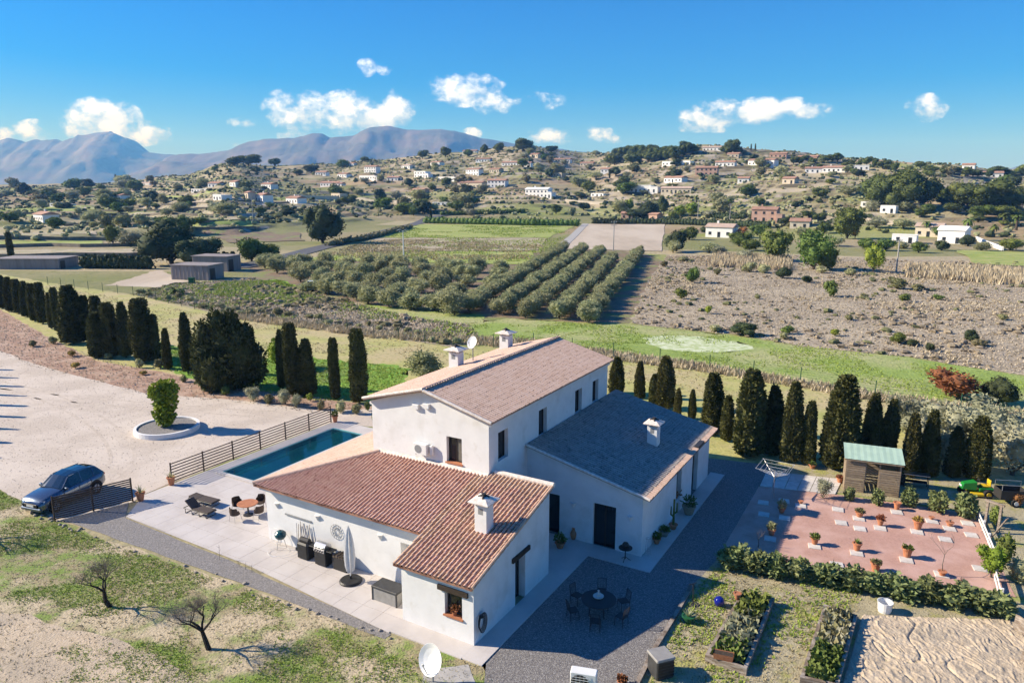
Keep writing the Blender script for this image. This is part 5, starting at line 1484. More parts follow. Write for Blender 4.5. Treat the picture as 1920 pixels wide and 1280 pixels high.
        h_ = MB(); h_.add([(2.09, s_ * .45, .70), (1.93, s_ * .80, .70), (1.88, s_ * .82, .80), (2.05, s_ * .48, .80), (2.13, s_ * .45, .70), (1.97, s_ * .83, .70), (1.92, s_ * .85, .80), (2.10, s_ * .48, .80)], [(0, 1, 2, 3), (4, 7, 6, 5), (0, 4, 5, 1), (2, 6, 7, 3), (1, 5, 6, 2), (0, 3, 7, 4)]); h_.build('headlight', MATS['lamp_clear'], t)
        l_ = MB(); l_.cbox((-2.12, s_ * .62, .93), (.16, .34, .1), .02); l_.build('tail_light', MATS['lamp_red'], t)
    gr = MB(); gr.cbox((2.13, 0, .56), (.1, 1.0, .2), .03); gr.build('grille', MATS['car_black'], t)
    bp = MB(); bp.cbox((2.06, 0, .38), (.26, 1.5, .16), .05); bp.build('bumper', MATS['car_silver'], t)
    pl = MB(); pl.box(2.185, -.26, .50, 2.195, .26, .61); pl.build('number_plate', MATS['white_paint'], t)
    return t


build_car()


# ---- loungers
def lounger(c, rz, back, label):
    t = thing('sun_lounger', label, 'sun lounger', c, rz, 'sun loungers on the terrace')
    fr = MB()
    for s_ in (-.34, .34):
        fr.tube((-1.0, s_, .30), (1.0, s_, .30), .022, .022, 6)
    fr.tube((-1.0, -.34, .30), (-1.0, .34, .30), .022, .022, 6); fr.tube((1.0, -.34, .30), (1.0, .34, .30), .022, .022, 6)
    fr.build('frame', MATS['metal_dark'], t)
    for x in (-.85, -.3, .3, .85):
        l_ = MB(); l_.tube((x, -.34, .29), (x, -.34, .02), .02, .02, 6); l_.tube((x, .34, .29), (x, .34, .02), .02, .02, 6); l_.tube((x, -.34, .02), (x, .34, .02), .02, .02, 6); l_.build('leg', MATS['metal_dark'], t)
    s_ = MB(); s_.cbox((.35, 0, .345), (1.3, .62, .07), .02); s_.build('seat_pad', MATS['fabric_brown'], t)
    b_ = MB(); b_.cbox((-.36, 0, 0), (.72, .62, .07), .02); bo = b_.build('backrest_pad', MATS['fabric_brown'], t, (-.30, 0, .345)); bo.rotation_euler = (0, back, 0)
    return t


lp = GL(372, 952)
lounger(W(GL(376, 964).x, GL(376, 964).y, .05), -YAW + RAD(4), RAD(38), 'brown sun lounger with raised back, nearer of the two')
lounger(W(GL(384, 945).x, GL(384, 945).y, .05), -YAW + RAD(4), RAD(4), 'brown sun lounger lying flat, farther of the two')

# ---- round table with chairs
pc = GL(466, 966)
t = thing('round_table', 'round reddish patio table between rattan chairs', 'table', W(pc.x, pc.y, .05), 0)
MB().lathe([(.001, .70), (.58, .70), (.60, .72), (.60, .74), (.58, .75), (.001, .75)], 24).build('table_top', MATS['terracotta'], t)
MB().lathe([(.30, 0), (.30, .03), (.05, .06), (.05, .70)], 12).build('pedestal', MATS['metal_dark'], t)
for i, (an, lb) in enumerate(((RAD(150), 'rattan tub chair on the lounger side of the round table'), (RAD(60), 'rattan tub chair on the pool side of the round table'), (RAD(-30), 'rattan tub chair beside the wing wall at the round table'), (RAD(-120), 'rattan tub chair on the near side of the round table'))):
    q = Vector(W(pc.x, pc.y, .05)) + Vector((math.cos(an), math.sin(an), 0)) * .92
    t = thing('patio_chair', lb, 'chair', q, an, 'rattan chairs round the patio table')
    MB().lathe([(.001, .40), (.27, .40), (.28, .43), (.26, .46), (.001, .46)], 16).build('seat', MATS['rattan'], t)
    bk = MB(); n = 12; vs = []
    for zz, r in ((.42, .28), (.62, .31), (.86, .30)):
        for j in range(n + 1):
            a_ = -1.75 + 3.5 * j / n; hh = zz if zz < .5 else zz - (.18 if abs(a_) > 1.3 else 0) * (zz - .42) / .44
            for rr in (r,): vs.append((rr * math.cos(a_), rr * math.sin(a_), hh))
    for kk in range(2):
        bk.add(vs, [(kk * (n + 1) + j, kk * (n + 1) + j + 1, (kk + 1) * (n + 1) + j + 1, (kk + 1) * (n + 1) + j) for j in range(n)])
    bk.build('backrest', MATS['rattan'], t)
    for sx in (-.2, .2):
        for sy in (-.2, .2): MB().tube((sx, sy, .41), (sx * 1.25, sy * 1.25, 0), .014, .012, 6).build('leg', MATS['steel_tube'], t)

# ---- along the wing wall (a = 2.34): tools, grills, parasol, storage box
ya = 2.34
t = thing('tool_rack', 'wall rack of long handled garden tools beside the grills', 'tool rack', W(-12.6, ya - .06, 0), -YAW)
MB().box(-1.0, .0, 1.82, .9, .05, 1.9).build('rail', MATS['metal_grey'], t)
rnd = random.Random(3)
for i in range(8):
    x = -.1 + i * .13; m_ = MB(); m_.tube((x, -.10 - .05 * (i % 2), .12), (x + rnd.uniform(-.04, .04), -.02, 1.75 - rnd.uniform(0, .35)), .016, .014, 6); tl = m_.build('tool_handle', MATS['pallet'] if i % 3 else MATS['metal_grey'], t)
    h_ = MB(); h_.cbox((x, -.12 - .05 * (i % 2), .13), (.2, .06, .14), .01); h_.build('tool_head', MATS['metal_dark'], tl)
t = thing('kettle_grill', 'round teal kettle grill standing by the wall', 'grill', W(-13.6, ya - .45, .05), 0)
MB().lathe([(.02, .52), (.20, .56), (.29, .68), (.30, .76)], 18).build('bowl', MATS['enamel_teal'], t); MB().lathe([(.31, .77), (.29, .88), (.18, .98), (.03, 1.02)], 18).build('lid', MATS['enamel_teal'], t)
for k in range(3): MB().tube((.16 * math.cos(k * 2.09), .16 * math.sin(k * 2.09), .56), (.30 * math.cos(k * 2.09), .30 * math.sin(k * 2.09), 0), .015, .015, 6).build('leg', MATS['steel_tube'], t)
MB().tube((-.05, 0, 1.04), (.05, 0, 1.04), .02, .02, 6).build('handle', MATS['black_plastic'], t)
t = thing('hoop', 'large thin hoop leaning on the wall beside the kettle grill', 'hoop', W(-14.2, ya - .12, .05), -YAW)
m_ = MB(); 
m_.path([(.42 * math.cos(i * .2618), -.10 + .05 * math.sin(i * .2618), .44 + .42 * math.sin(i * .2618)) for i in range(25)], .012, 5); m_.build('ring', MATS['metal_white'], t)
t = thing('coiled_hose', 'pale hose lying in a loop on the terrace by the kettle grill', 'hose', W(-13.3, ya - .8, .06), 0)
m_ = MB(); m_.path([((.45 + .02 * i) * math.cos(i * .35), (.4 + .015 * i) * math.sin(i * .35), .015 + .004 * i) for i in range(20)], .009, 5); m_.build('loop', MATS['metal_white'], t)


def gas_grill(c, label):
    t = thing('gas_grill', label, 'grill', c, -YAW)
    m_ = MB(); m_.cbox((0, 0, .42), (.75, .5, .72), .02); m_.build('cabinet', MATS['black_plastic'], t)
    m_ = MB(); n = 8; vs = []
    for x in (-.36, .36):
        for i in range(n + 1): a_ = math.pi * i / n; vs.append((x, -.26 * math.cos(a_), .98 + .26 * math.sin(a_)))
    m_.add(vs, [(i, i + 1, n + 2 + i, n + 1 + i) for i in range(n)] + [tuple(range(n, -1, -1)), tuple(range(n + 1, 2 * n + 2))]); m_.build('lid', MATS['steel'], t)
    m_ = MB(); m_.box(-.36, -.30, .80, .36, .26, .975); m_.build('fire_box', MATS['steel'], t)
    for s_ in (-1, 1): m_ = MB(); m_.cbox((s_ * .58, 0, .92), (.4, .45, .04), .01); m_.build('side_shelf', MATS['black_plastic'], t)
    for i in range(4): MB().tube((-.24 + i * .16, -.30, .87), (-.24 + i * .16, -.35, .87), .035, .03, 8).build('knob', MATS['black_plastic'], t)
    MB().tube((-.28, -.30, 1.10), (.28, -.30, 1.10), .018, .018, 6).build('handle', MATS['steel'], t)
    for sx in (-.3, .3): MB().tube((sx - .02, .2, .06), (sx + .02, .2, .06), .06, .06, 10).build('wheel', MATS['tyre'], t)
    return t


gas_grill(W(-10.4, ya - .55, .05), 'steel lidded gas grill on a black cabinet by the wall')
m_ = MB(); 
t = thing('covered_smoker', 'black covered cart between the tool rack and the steel grill', 'cart', W(-11.7, ya - .5, .05), -YAW)
m_.cbox((0, 0, .48), (.8, .55, .85), .08); m_.build('cover', MATS['black_plastic'], t)
m_ = MB(); m_.tube((-.3, 0, .98), (.3, 0, .98), .14, .14, 12); m_.build('barrel', MATS['metal_dark'], t)
t = thing('log_box', 'dark box of firewood between the grill and the parasol', 'firewood box', W(-9.2, ya - .4, .05), -YAW)
m_ = MB(); m_.cbox((0, 0, .35), (.9, .5, .7), .02); m_.build('box', MATS['metal_dark'], t)
m_ = MB()
for i in range(5): 
    q = MB(); q.tube((-.36 + i * .18, -.28, .72 + .03 * (i % 2)), (-.36 + i * .18, .25, .72 + .03 * (i % 2)), .08, .075, 8); q.build('log', MATS['bark'], t)

t = thing('closed_parasol', 'closed white parasol on a round black base', 'parasol', W(-8.05, ya - 1.1, .05), .2)
MB().lathe([(.02, .0), (.55, .0), (.56, .06), (.50, .12), (.30, .13), (.06, .16), (.05, .3)], 28).build('base', MATS['black_plastic'], t)
MB().tube((0, 0, .1), (0, 0, 2.95), .03, .025, 8).build('pole', MATS['metal_white'], t)
m_ = MB(); n = 16; vs = []
for zz, r in ((.55, .15), (.8, .20), (1.3, .23), (1.9, .20), (2.4, .14), (2.75, .07), (2.9, .03)):
    for j in range(n): rr = r * (1 + .22 * (-1) ** j); vs.append((rr * math.cos(6.283 * j / n), rr * math.sin(6.283 * j / n), zz))
m_.add(vs, [(k * n + j, k * n + (j + 1) % n, (k + 1) * n + (j + 1) % n, (k + 1) * n + j) for k in range(6) for j in range(n)]); m_.build('canopy', MATS['fabric_white'], t)

pb = GL(716, 1092)
t = thing('storage_box', 'grey deck storage box with a dark lid against the wing', 'storage box', W(-5.35, .95, .05), -YAW)
m_ = MB(); m_.cbox((0, 0, .33), (1.45, .78, .62), .02); m_.build('box', MATS['plastic_grey'], t)
m_ = MB(); m_.cbox((0, 0, .68), (1.52, .84, .10), .02); m_.build('lid', MATS['plastic_lid'], t)
for sx in (-.71, .71):
    for sy in (-.38, .38): q = MB(); q.cbox((sx, sy, .32), (.07, .07, .64), .01); q.build('corner_post', MATS['plastic_lid'], t)
t = thing('wall_ornament', 'round wire sunburst ornament on the wing wall', 'ornament', W(-9.9, ya - .03, 1.75), -YAW)
m_ = MB()
for i in range(14):
    a_ = i * 6.283 / 14; m_.tube((.1 * math.cos(a_), 0, .1 * math.sin(a_)), (.42 * math.cos(a_ + .25), -.02, .42 * math.sin(a_ + .25)), .01, .008, 4)
m_.path([(.25 * math.cos(i * .3927), -.01, .25 * math.sin(i * .3927)) for i in range(17)], .01, 4); m_.path([(.4 * math.cos(i * .3927), -.01, .4 * math.sin(i * .3927)) for i in range(17)], .01, 4)
m_.build('wire_work', MATS['metal_grey'], t)

# small dry stalks along the terrace edge
for i, (px, py, h) in enumerate(((412, 1050, .9), (448, 1062, .35), (460, 1068, .4), (472, 1072, .4))):
    t = thing('dry_stalk', 'thin dry plant stalk, %s along the terrace edge from the left' % ordinal(i + 1), 'plant', G(px, py), 0, 'dry stalks along the terrace edge')
    m_ = MB(); m_.tube((0, 0, 0), (.03, 0, h), .012, .006, 5)
    for k in range(6): z = h * (.3 + .1 * k); m_.tube((.02, 0, z), (.02 + .12 * math.cos(k * 2), .12 * math.sin(k * 2), z + .12), .006, .004, 4)
    m_.build('stem', MATS['twig'], t)

# cooling unit on the gable
t = thing('cooling_unit', 'white air conditioning unit fixed to the tall gable wall', 'air conditioner', W(-7.55, am - .20, 5.05), -YAW)
m_ = MB(); m_.cbox((0, 0, .3), (.86, .32, .58), .02); m_.build('casing', MATS['metal_white'], t)
MB().tube((-.12, -.15, .3), (-.12, -.175, .3), .22, .22, 20).build('fan_grille', MATS['metal_grey'], t)
m_ = MB(); m_.cbox((.62, .06, .3), (.16, .18, .5), .02); m_.build('pipe_cover', MATS['metal_white'], t)
for s_ in (-.3, .3): m_ = MB(); m_.box(s_ - .02, -.14, -.04, s_ + .02, .2, .008); m_.build('bracket', MATS['metal_grey'], t)

# white heat pump, compost bin, dishes
def outdoor_unit(p, rz, label, w_=1.0, h=.82):
    t = thing('heat_pump', label, 'heat pump', p, rz)
    m_ = MB(); m_.cbox((0, 0, .08 + h / 2), (w_, .42, h), .025); m_.build('casing', MATS['metal_white'], t)
    MB().tube((-.12, -.20, .08 + h * .5), (-.12, -.225, .08 + h * .5), h * .42, h * .42, 24).build('fan', MATS['metal_dark'], t)
    for i in range(6): m_ = MB(); m_.box(-.12 - h * .42, -.236, .08 + h * (.14 + .13 * i), -.12 + h * .42, -.226, .095 + h * (.14 + .13 * i)); m_.build('grille_bar', MATS['metal_white'], t)
    for i in range(5): m_ = MB(); m_.box(-.12 - h * .36 + i * h * .18, -.232, .10 + h * .05, -.108 - h * .36 + i * h * .18, -.224, .08 + h * .92); m_.build('grille_bar', MATS['metal_white'], t)
    for s_ in (-.35, .35): m_ = MB(); m_.box(s_ - .06, -.2, 0, s_ + .06, .2, .085); m_.build('foot', MATS['concrete'], t)
outdoor_unit(G(1094, 1296), RAD(-14), 'white heat pump box at the bottom edge on the gravel', 1.0, .85)

t = thing('compost_bin', 'dark grey slatted compost bin beside the gravel', 'compost bin', G(1238, 1262), RAD(20))
m_ = MB(); m_.cbox((0, 0, .42), (.78, .78, .82), .05); m_.build('bin', MATS['plastic_lid'], t)
for i in range(5): m_ = MB(); m_.box(-.37, -.405, .12 + i * .13, .37, -.385, .20 + i * .13); m_.build('slat', MATS['black_plastic'], t)
m_ = MB(); m_.cbox((0, 0, .87), (.84, .84, .09), .03); m_.build('lid', MATS['plastic_grey'], t)


def dish(p, r, h, az, el, label, mt='metal_white'):
    t = thing('satellite_dish', label, 'satellite dish', p, 0)
    MB().tube((0, 0, 0), (0, 0, h), .035, .035, 8).build('mast', MATS['metal_grey'], t)
    m_ = MB(); n = 28; prof = [(.001, .0), (r * .35, r * .03), (r * .7, r * .12), (r, r * .25), (r * 1.01, r * .24), (r * .7, r * .09), (r * .35, r * .0), (.001, -r * .03)]
    m_.lathe(prof, n, sx=.92); d_ = m_.build('reflector', MATS[mt], t, (0, 0, h + r * .1))
    d_.rotation_euler = Vector((math.cos(az) * math.cos(el), math.sin(az) * math.cos(el), math.sin(el))).to_track_quat('Z', 'Y').to_euler()
    a_ = MB(); a_.tube((0, -r * .9, r * .2), (0, -r * .25, r * .85), .015, .015, 6); a_.tube((0, -r * .25, r * .8), (0, -r * .15, r * .95), .04, .04, 8)
    ao = a_.build('feed_arm', MATS['metal_grey'], t, (0, 0, h + r * .1)); ao.rotation_euler = d_.rotation_euler
    return t


dish(G(812, 1278), .62, .95, RAD(-126), RAD(20), 'large white satellite dish on a mast in the near grass')
q = MB(); 
patch('dish_pad', [G(795, 1255), G(880, 1245), G(900, 1300), G(790, 1330)], MATS['concrete'], .022, 'rough concrete pad under the satellite dish', jit=.1, seed=5)
dish(W(-10.2, 15.6, 7.55), .42, 1.55, RAD(-130), RAD(25), 'small white satellite dish on a mast above the main roof')

# hose reel on the wing side
t = thing('hose_reel', 'coiled dark hose hanging on the shaded wing wall', 'hose', W(.02, .45, .95), -YAW)
m_ = MB()
for k in range(5): m_.path([(.05 + .03 * k, (.22 + .02 * k) * math.cos(i * .4488), (.34 + .03 * k) * math.sin(i * .4488)) for i in range(15)], .016, 5)
m_.build('coil', MATS['black_plastic'], t); m_ = MB(); m_.box(0, -.06, .2, .14, .06, .3); m_.build('hook', MATS['metal_dark'], t)
t = thing('window_pot', 'terracotta pot with a cactus on the wing window sill', 'plant pot', W(-1.05, .10, 1.10), 0)
MB().lathe(pot_profile(.12, .2, .02), 14).build('pot', MATS['terracotta'], t); v, f = leaf_tuft(40, .13, .25, .08, 4); v[:, 2] += .18; link('plant', np_mesh('plant', v, f, MATS['leaf_red']), t)

# ---- pots in the shade of the annex
pot(G(1050, 1026, .06), .26, .34, 'terracotta pot with a leafy plant beside the dark court doorway', plant_='tuft', ph=.5, seed=11)
t = thing('clay_jug', 'tall clay jug standing between the two court doors', 'jug', G(1075, 1010, .06), 0)
MB().lathe([(.10, 0), (.17, .2), (.18, .35), (.10, .52), (.07, .60), (.10, .66)], 16).build('body', MATS['terracotta'], t); m_ = MB(); m_.path([(.10, 0, .60), (.2, 0, .56), (.2, 0, .44), (.14, 0, .38)], .018, 5); m_.build('handle', MATS['terracotta'], t)
t = thing('iron_table', 'small dark iron pedestal table with a bowl outside the glazed door', 'table', G(1172, 1050, .06), 0)
MB().lathe([(.001, .70), (.36, .70), (.36, .73), (.001, .73)], 18).build('table_top', MATS['metal_dark'], t); MB().tube((0, 0, .1), (0, 0, .70), .03, .03, 8).build('stem', MATS['metal_dark'], t)
for k in range(3): m_ = MB(); m_.path([(0, 0, .22), (.15 * math.cos(k * 2.1), .15 * math.sin(k * 2.1), .10), (.28 * math.cos(k * 2.1), .28 * math.sin(k * 2.1), .01)], .018, 5); m_.build('leg', MATS['metal_dark'], t)
MB().lathe([(.05, .73), (.16, .80), (.18, .90), (.12, 1.0), (.04, 1.02)], 14).build('bowl', MATS['metal_dark'], t)
t = thing('wire_stand', 'thin wire plant stand at the corner of the grey roofed wing', 'plant stand', G(1214, 1040, .06), 0)
m_ = MB()
for k in range(4): m_.tube((.14 * math.cos(k * 1.57), .14 * math.sin(k * 1.57), 0), (.08 * math.cos(k * 1.57), .08 * math.sin(k * 1.57), .95), .01, .01, 4)
for z, r in ((.3, .13), (.95, .12)): m_.path([(r * math.cos(i * .5236), r * math.sin(i * .5236), z) for i in range(13)], .01, 4)
m_.build('wire_work', MATS['metal_grey'], t)
pot(G(1231, 1018, .06), .20, .30, 'small red pot with a plant, nearest the corner of the shaded wing', plant_='tuft', ph=.35, seed=12)
pot(G(1246, 1004, .06), .24, .30, 'grey pot with a low plant, second from the corner of the shaded wing', plant_='tuft', ph=.3, seed=13, mt='stone')
pot(G(1262, 991, .06), .22, .30, 'clay pot with a tall branching cactus against the shaded wing', plant_='cactus', ph=1.5, seed=14)
pot(G(1291, 963, .06), .38, .55, 'large yellowish pot with a leafy plant by the shaded wing', plant_='tuft', ph=.6, seed=15, mt='pallet')
t = thing('window_flowers', 'small flowering plant in a pot on the side window sill', 'plant pot', W(bx - .1, 16.8, .98), 0)
MB().lathe(pot_profile(.12, .18, .02), 12).build('pot', MATS['terracotta'], t); v, f = leaf_tuft(50, .22, .35, .09, 7); v[:, 2] += .1; link('plant', np_mesh('plant', v, f, MATS['leaf_red']), t)

# ---- dark garden table in the shaded court
pt = G(1122, 1150)
t = thing('garden_table', 'dark round garden table in the shaded gravel court', 'table', pt)
MB().lathe([(.001, .70), (.78, .70), (.80, .72), (.80, .75), (.001, .75)], 26).build('table_top', MATS['metal_dark'], t)
for k in range(4): MB().tube((.5 * math.cos(k * 1.57 + .4), .5 * math.sin(k * 1.57 + .4), 0), (.4 * math.cos(k * 1.57 + .4), .4 * math.sin(k * 1.57 + .4), .71), .025, .025, 6).build('leg', MATS['metal_dark'], t)
t = thing('table_fountain', 'small white centrepiece bowl on the dark garden table', 'ornament', pt + Vector((0, .15, .752)))
MB().lathe([(.10, 0), (.24, .03), (.25, .07), (.10, .06), (.06, .12), (.12, .17), (.11, .19), (.03, .20), (.03, .28), (.06, .32), (.02, .36)], 18).build('bowl', MATS['slab_white'], t)
for i in range(6):
    a_ = i * 1.047 + .3; q = pt + Vector((math.cos(a_), math.sin(a_), 0)) * 1.25
    lab = ['near the glazed door', 'on the house side', 'on the wing side', 'on the near side towards the wing', 'on the near side', 'on the garden side'][i]
    t = thing('garden_chair', 'dark metal garden chair %s of the shaded table' % lab, 'chair', q, a_, 'chairs round the dark garden table')
    m_ = MB(); m_.cbox((0, 0, .44), (.44, .44, .04), .02); m_.build('seat', MATS['metal_dark'], t)
    bk = MB(); bk.tube((.2, -.2, .44), (.28, -.2, .92), .016, .016, 6); bk.tube((.2, .2, .44), (.28, .2, .92), .016, .016, 6); bk.tube((.28, -.2, .92), (.28, .2, .92), .016, .016, 6)
    for k in range(5): bk.tube((.22, -.14 + .07 * k, .46), (.28, -.14 + .07 * k, .91), .008, .008, 4)
    bk.build('backrest', MATS['metal_dark'], t)
    for sx in (-.2, .2):
        for sy in (-.2, .2): MB().tube((sx, sy, .43), (sx * 1.1, sy * 1.1, 0), .016, .014, 6).build('leg', MATS['metal_dark'], t)
# ---------------------------------------------------------------- red gravel yard
def paver(p, rz, s=(.62, .60), z=.05, label=None, parent=None):
    m_ = MB(); m_.cbox((0, 0, z / 2 - .01), (s[0], s[1], z + .02), .008)
    return m_


PAV_ME = paver(None, 0).mesh('paving_stone', MATS['slab_white'])
STEPS = [(1431, 943), (1470, 940), (1432, 965), (1471, 972), (1501, 949), (1444, 1011), (1571, 956), (1577, 981), (1612, 992), (1610, 973), (1527, 1025), (1606, 1038), (1681, 961), (1650, 991), (1719, 998), (1747, 978), (1780, 992), (1814, 982), (1821, 1004), (1772, 1012), (1699, 1051), (1569, 1060), (1765, 1078), (1837, 1067)]
yrz = math.atan2((G(1832, 964) - G(1422, 912)).y, (G(1832, 964) - G(1422, 912)).x)
rows = {}
for i, (px, py) in enumerate(STEPS):
    o = link('paving_stone', PAV_ME, None, G(px, py) + Vector((0, 0, .026)), yrz + random.uniform(-.05, .05))
    tag(o, '', 'paving stone', 'pale paving stones in the red gravel')
SL = ['in the back left corner of the yard', 'second from the left in the back row, in the shade', 'bare in the shade below the clothes dryer', 'under the bushy pot in the shade', 'at the edge of the shade with a small pot', 'under the pot at the lower left, in the shade', 'bare, behind the small olive tree shadow', 'bare, left of the middle', 'bare, in the middle of the yard', 'under a low pot near the shed', 'under the pot nearest the hedge at the left', 'under the agave pot by the hedge', 'under the tall pot close to the shrub row', 'under the pot with red leaves in the middle', 'under the big pot with yellow flowers', 'under the small tipped pot', 'under the low bowl pot at the right', 'bare, farthest right at the back', 'bare, near the white board fence', 'bare, in the right middle', 'under the big plain pot by the hedge', 'bare, behind the hedge', 'under the potted bare sapling', 'under the shallow dish by the vine']
for o, s_ in zip([o for o in COL.objects if o.name.startswith('paving_stone')], SL): o['label'] = 'pale square paving stone ' + s_
POTS = [((1465, 962), .20, .30, 'tuft', .45, 'bushy potted succulent in the shaded part of the red yard', 'leaf_olive'), ((1501, 945), .12, .16, None, 0, 'tiny clay pot on a stone at the edge of the shade', ''), ((1446, 1004), .20, .32, 'tuft', .40, 'potted pale cactus beside the bare sapling in the shade', 'leaf_olive'),
        ((1611, 970), .22, .28, 'tuft', .22, 'squat clay pot with a low plant near the shed', 'leaf_scrub'), ((1527, 1021), .20, .34, 'tuft', .25, 'clay pot with a sprig, nearest the hedge at the left of the yard', 'leaf_green'), ((1606, 1033), .21, .40, 'agave', .35, 'clay pot with a spiky agave behind the hedge', 'leaf_green'),
        ((1681, 956), .19, .42, None, 0, 'tall empty clay pot close to the shrub row', ''), ((1650, 986), .18, .34, 'tuft', .28, 'clay pot with reddish leaves in the middle of the yard', 'leaf_red'), ((1720, 993), .25, .50, 'tuft', .22, 'large clay jar topped with yellow flowers', 'leaf_yellow'),
        ((1746, 975), .12, .16, None, 0, 'small clay pot tipped near the shrub row', ''), ((1780, 987), .19, .22, 'twigs', .2, 'low clay bowl with dry twigs at the right of the yard', ''), ((1700, 1045), .25, .48, 'tuft', .14, 'large clay pot with a mossy cushion by the hedge', 'leaf_green'),
        ((1641, 1070), .24, .44, 'tuft', .12, 'plain round clay pot just behind the hedge', 'leaf_scrub'), ((1802, 1100), .17, .24, 'twigs', .25, 'small whitish pot at the end of the hedge', ''), ((1523, 878), .22, .26, 'tuft', .2, 'clay pot at the foot of the cypress row behind the dryer', 'leaf_green'), ((1574, 905), .2, .34, 'tuft', .15, 'clay pot against the side of the pallet shed', 'leaf_red')]
for i, (q, r, h, k, ph, lb, lf) in enumerate(POTS):
    pot(G(*q) + Vector((0, 0, .07 if i < 13 and i != 12 else .024)), r * 1.02, h * 1.05, lb, 'clay pots in the garden', k, seed=50 + i, ph=ph, leaf=lf or 'leaf_green')

bare_tree('bare_sapling', 'slim leafless sapling standing in a pot at the right of the red yard', G(1766, 1078) + Vector((0, 0, .25)), 1.5, 1.2, 31, group=None, trunk_r=.025, mt='twig', cat='sapling', trunk_h=.6, depth=3)
pot(G(1766, 1080) + Vector((0, 0, .07)), .18, .22, 'shallow pot holding the leafless sapling', 'clay pots in the garden', None)
bare_tree('bare_sapling', 'bare branching sapling in the shaded corner of the red yard', G(1421, 1026), 1.5, .7, 37, group=None, trunk_r=.03, mt='twig', cat='sapling', trunk_h=.3, depth=3)
px_plant('grey', 1543, 934, 896, 34, 'small grey leaved olive tree on the pale paving by the shed', 'olive tree', name='olive_tree')
for i, (px, pb, pt_, w_) in enumerate(((1590, 938, 915, 21), (1646, 947, 918, 22), (1703, 948, 916, 32), (1757, 960, 924, 34), (1812, 970, 926, 38))):
    px_plant('oleander', px, pb, pt_, w_, 'rounded green shrub at the back of the red yard, %s from the left' % ordinal(i + 1), 'shrub', 'shrubs at the back of the red yard')
HEDGE = [(1372, 1064, 1023, 56), (1412, 1072, 1035, 52), (1455, 1080, 1043, 54), (1500, 1086, 1049, 54), (1545, 1094, 1057, 54), (1592, 1102, 1065, 56), (1640, 1110, 1075, 56), (1690, 1118, 1081, 58), (1738, 1126, 1089, 58), (1786, 1134, 1097, 58), (1836, 1142, 1105, 56), (1876, 1152, 1111, 46)]
for i, q in enumerate(HEDGE):
    px_plant('oleander', *q, 'bushy green shrub in the hedge before the red yard, %s from the court' % ordinal(i + 1), 'shrub', 'hedge shrubs before the red yard', name='hedge_shrub')

# pale paving under the dryer
PA = [G(1424, 912), G(1566, 928), G(1580, 899), G(1437, 884)]
t = thing('paved_corner', 'pale stone paving behind the red gravel yard', 'paving'); t['kind'] = 'structure'
for i in range(6):
    for j in range(2):
        def q_(u, v): return PA[0].lerp(PA[1], u).lerp(PA[3].lerp(PA[2], u), v)
        u0, u1, v0, v1 = i / 6 + .004, (i + 1) / 6 - .004, j / 2 + .008, (j + 1) / 2 - .008
        slab_poly([q_(u0, v0) + Vector((0, 0, .06)), q_(u1, v0) + Vector((0, 0, .06)), q_(u1, v1) + Vector((0, 0, .06)), q_(u0, v1) + Vector((0, 0, .06))], .07).build('paving_slab', MATS['slab_white'], t)

# rotary dryer
t = thing('rotary_dryer', 'folding rotary clothes dryer with four metal arms', 'clothes dryer', G(1449, 932), RAD(12))
MB().tube((0, 0, 0), (0, 0, 1.75), .03, .025, 8).build('mast', MATS['steel_tube'], t)
tips = []
for k in range(4):
    a_ = k * math.pi / 2; d = Vector((math.cos(a_), math.sin(a_), 0)); tip = d * 1.35 + Vector((0, 0, 2.05)); tips.append(tip)
    MB().tube((0, 0, 1.35), tip, .018, .014, 6).build('arm', MATS['steel_tube'], t)
    MB().tube((0, 0, 1.75), d * .7 + Vector((0, 0, 1.72)), .012, .012, 5).build('strut', MATS['steel_tube'], t)
for r in (1.0, .8, .6, .4):
    m_ = MB()
    for k in range(4):
        a_ = tips[k] * 1.0; b_ = tips[(k + 1) % 4]
        pa = Vector((0, 0, 1.35)).lerp(a_, r); pb2 = Vector((0, 0, 1.35)).lerp(b_, r); m_.tube(pa, pb2, .008, .008, 4)
    m_.build('line', MATS['metal_white'], t)

# pallet shed
A, B = G(1582, 919), G(1684, 933); ud = (B - A).normalized(); vd = Vector((-ud.y, ud.x, 0)); wid = (B - A).length
t = thing('pallet_shed', 'small shed of wooden pallets with a green sheet roof', 'shed', A, math.atan2(ud.y, ud.x))
dp = 1.7
for (x, y) in ((.04, .04), (wid - .04, .04), (.04, dp), (wid - .04, dp), (wid * .36, .04), (wid * .62, .04)):
    q = MB(); q.box(x - .045, y - .045, 0, x + .045, y + .045, 2.2 if y < .5 else 2.52); q.build('post', MATS['pallet'], t)
def boards(x0, y0, x1, y1, z0, z1, n, nm='board'):
    d = Vector((x1 - x0, y1 - y0, 0)); nn = Vector((-d.y, d.x, 0)).normalized() * .012
    for i in range(n):
        za_, zb = z0 + (z1 - z0) * i / n, z0 + (z1 - z0) * (i + .76) / n; q = MB()
        p_, r_ = Vector((x0, y0, 0)), Vector((x1, y1, 0))
        q.add([p_ - nn + X(0, 0, za_), r_ - nn + X(0, 0, za_), r_ + nn + X(0, 0, za_), p_ + nn + X(0, 0, za_), p_ - nn + X(0, 0, zb), r_ - nn + X(0, 0, zb), r_ + nn + X(0, 0, zb), p_ + nn + X(0, 0, zb)], [(3, 2, 1, 0), (4, 5, 6, 7), (0, 1, 5, 4), (1, 2, 6, 5), (2, 3, 7, 6), (3, 0, 4, 7)])
        q.build(nm, MATS['pallet'], t)
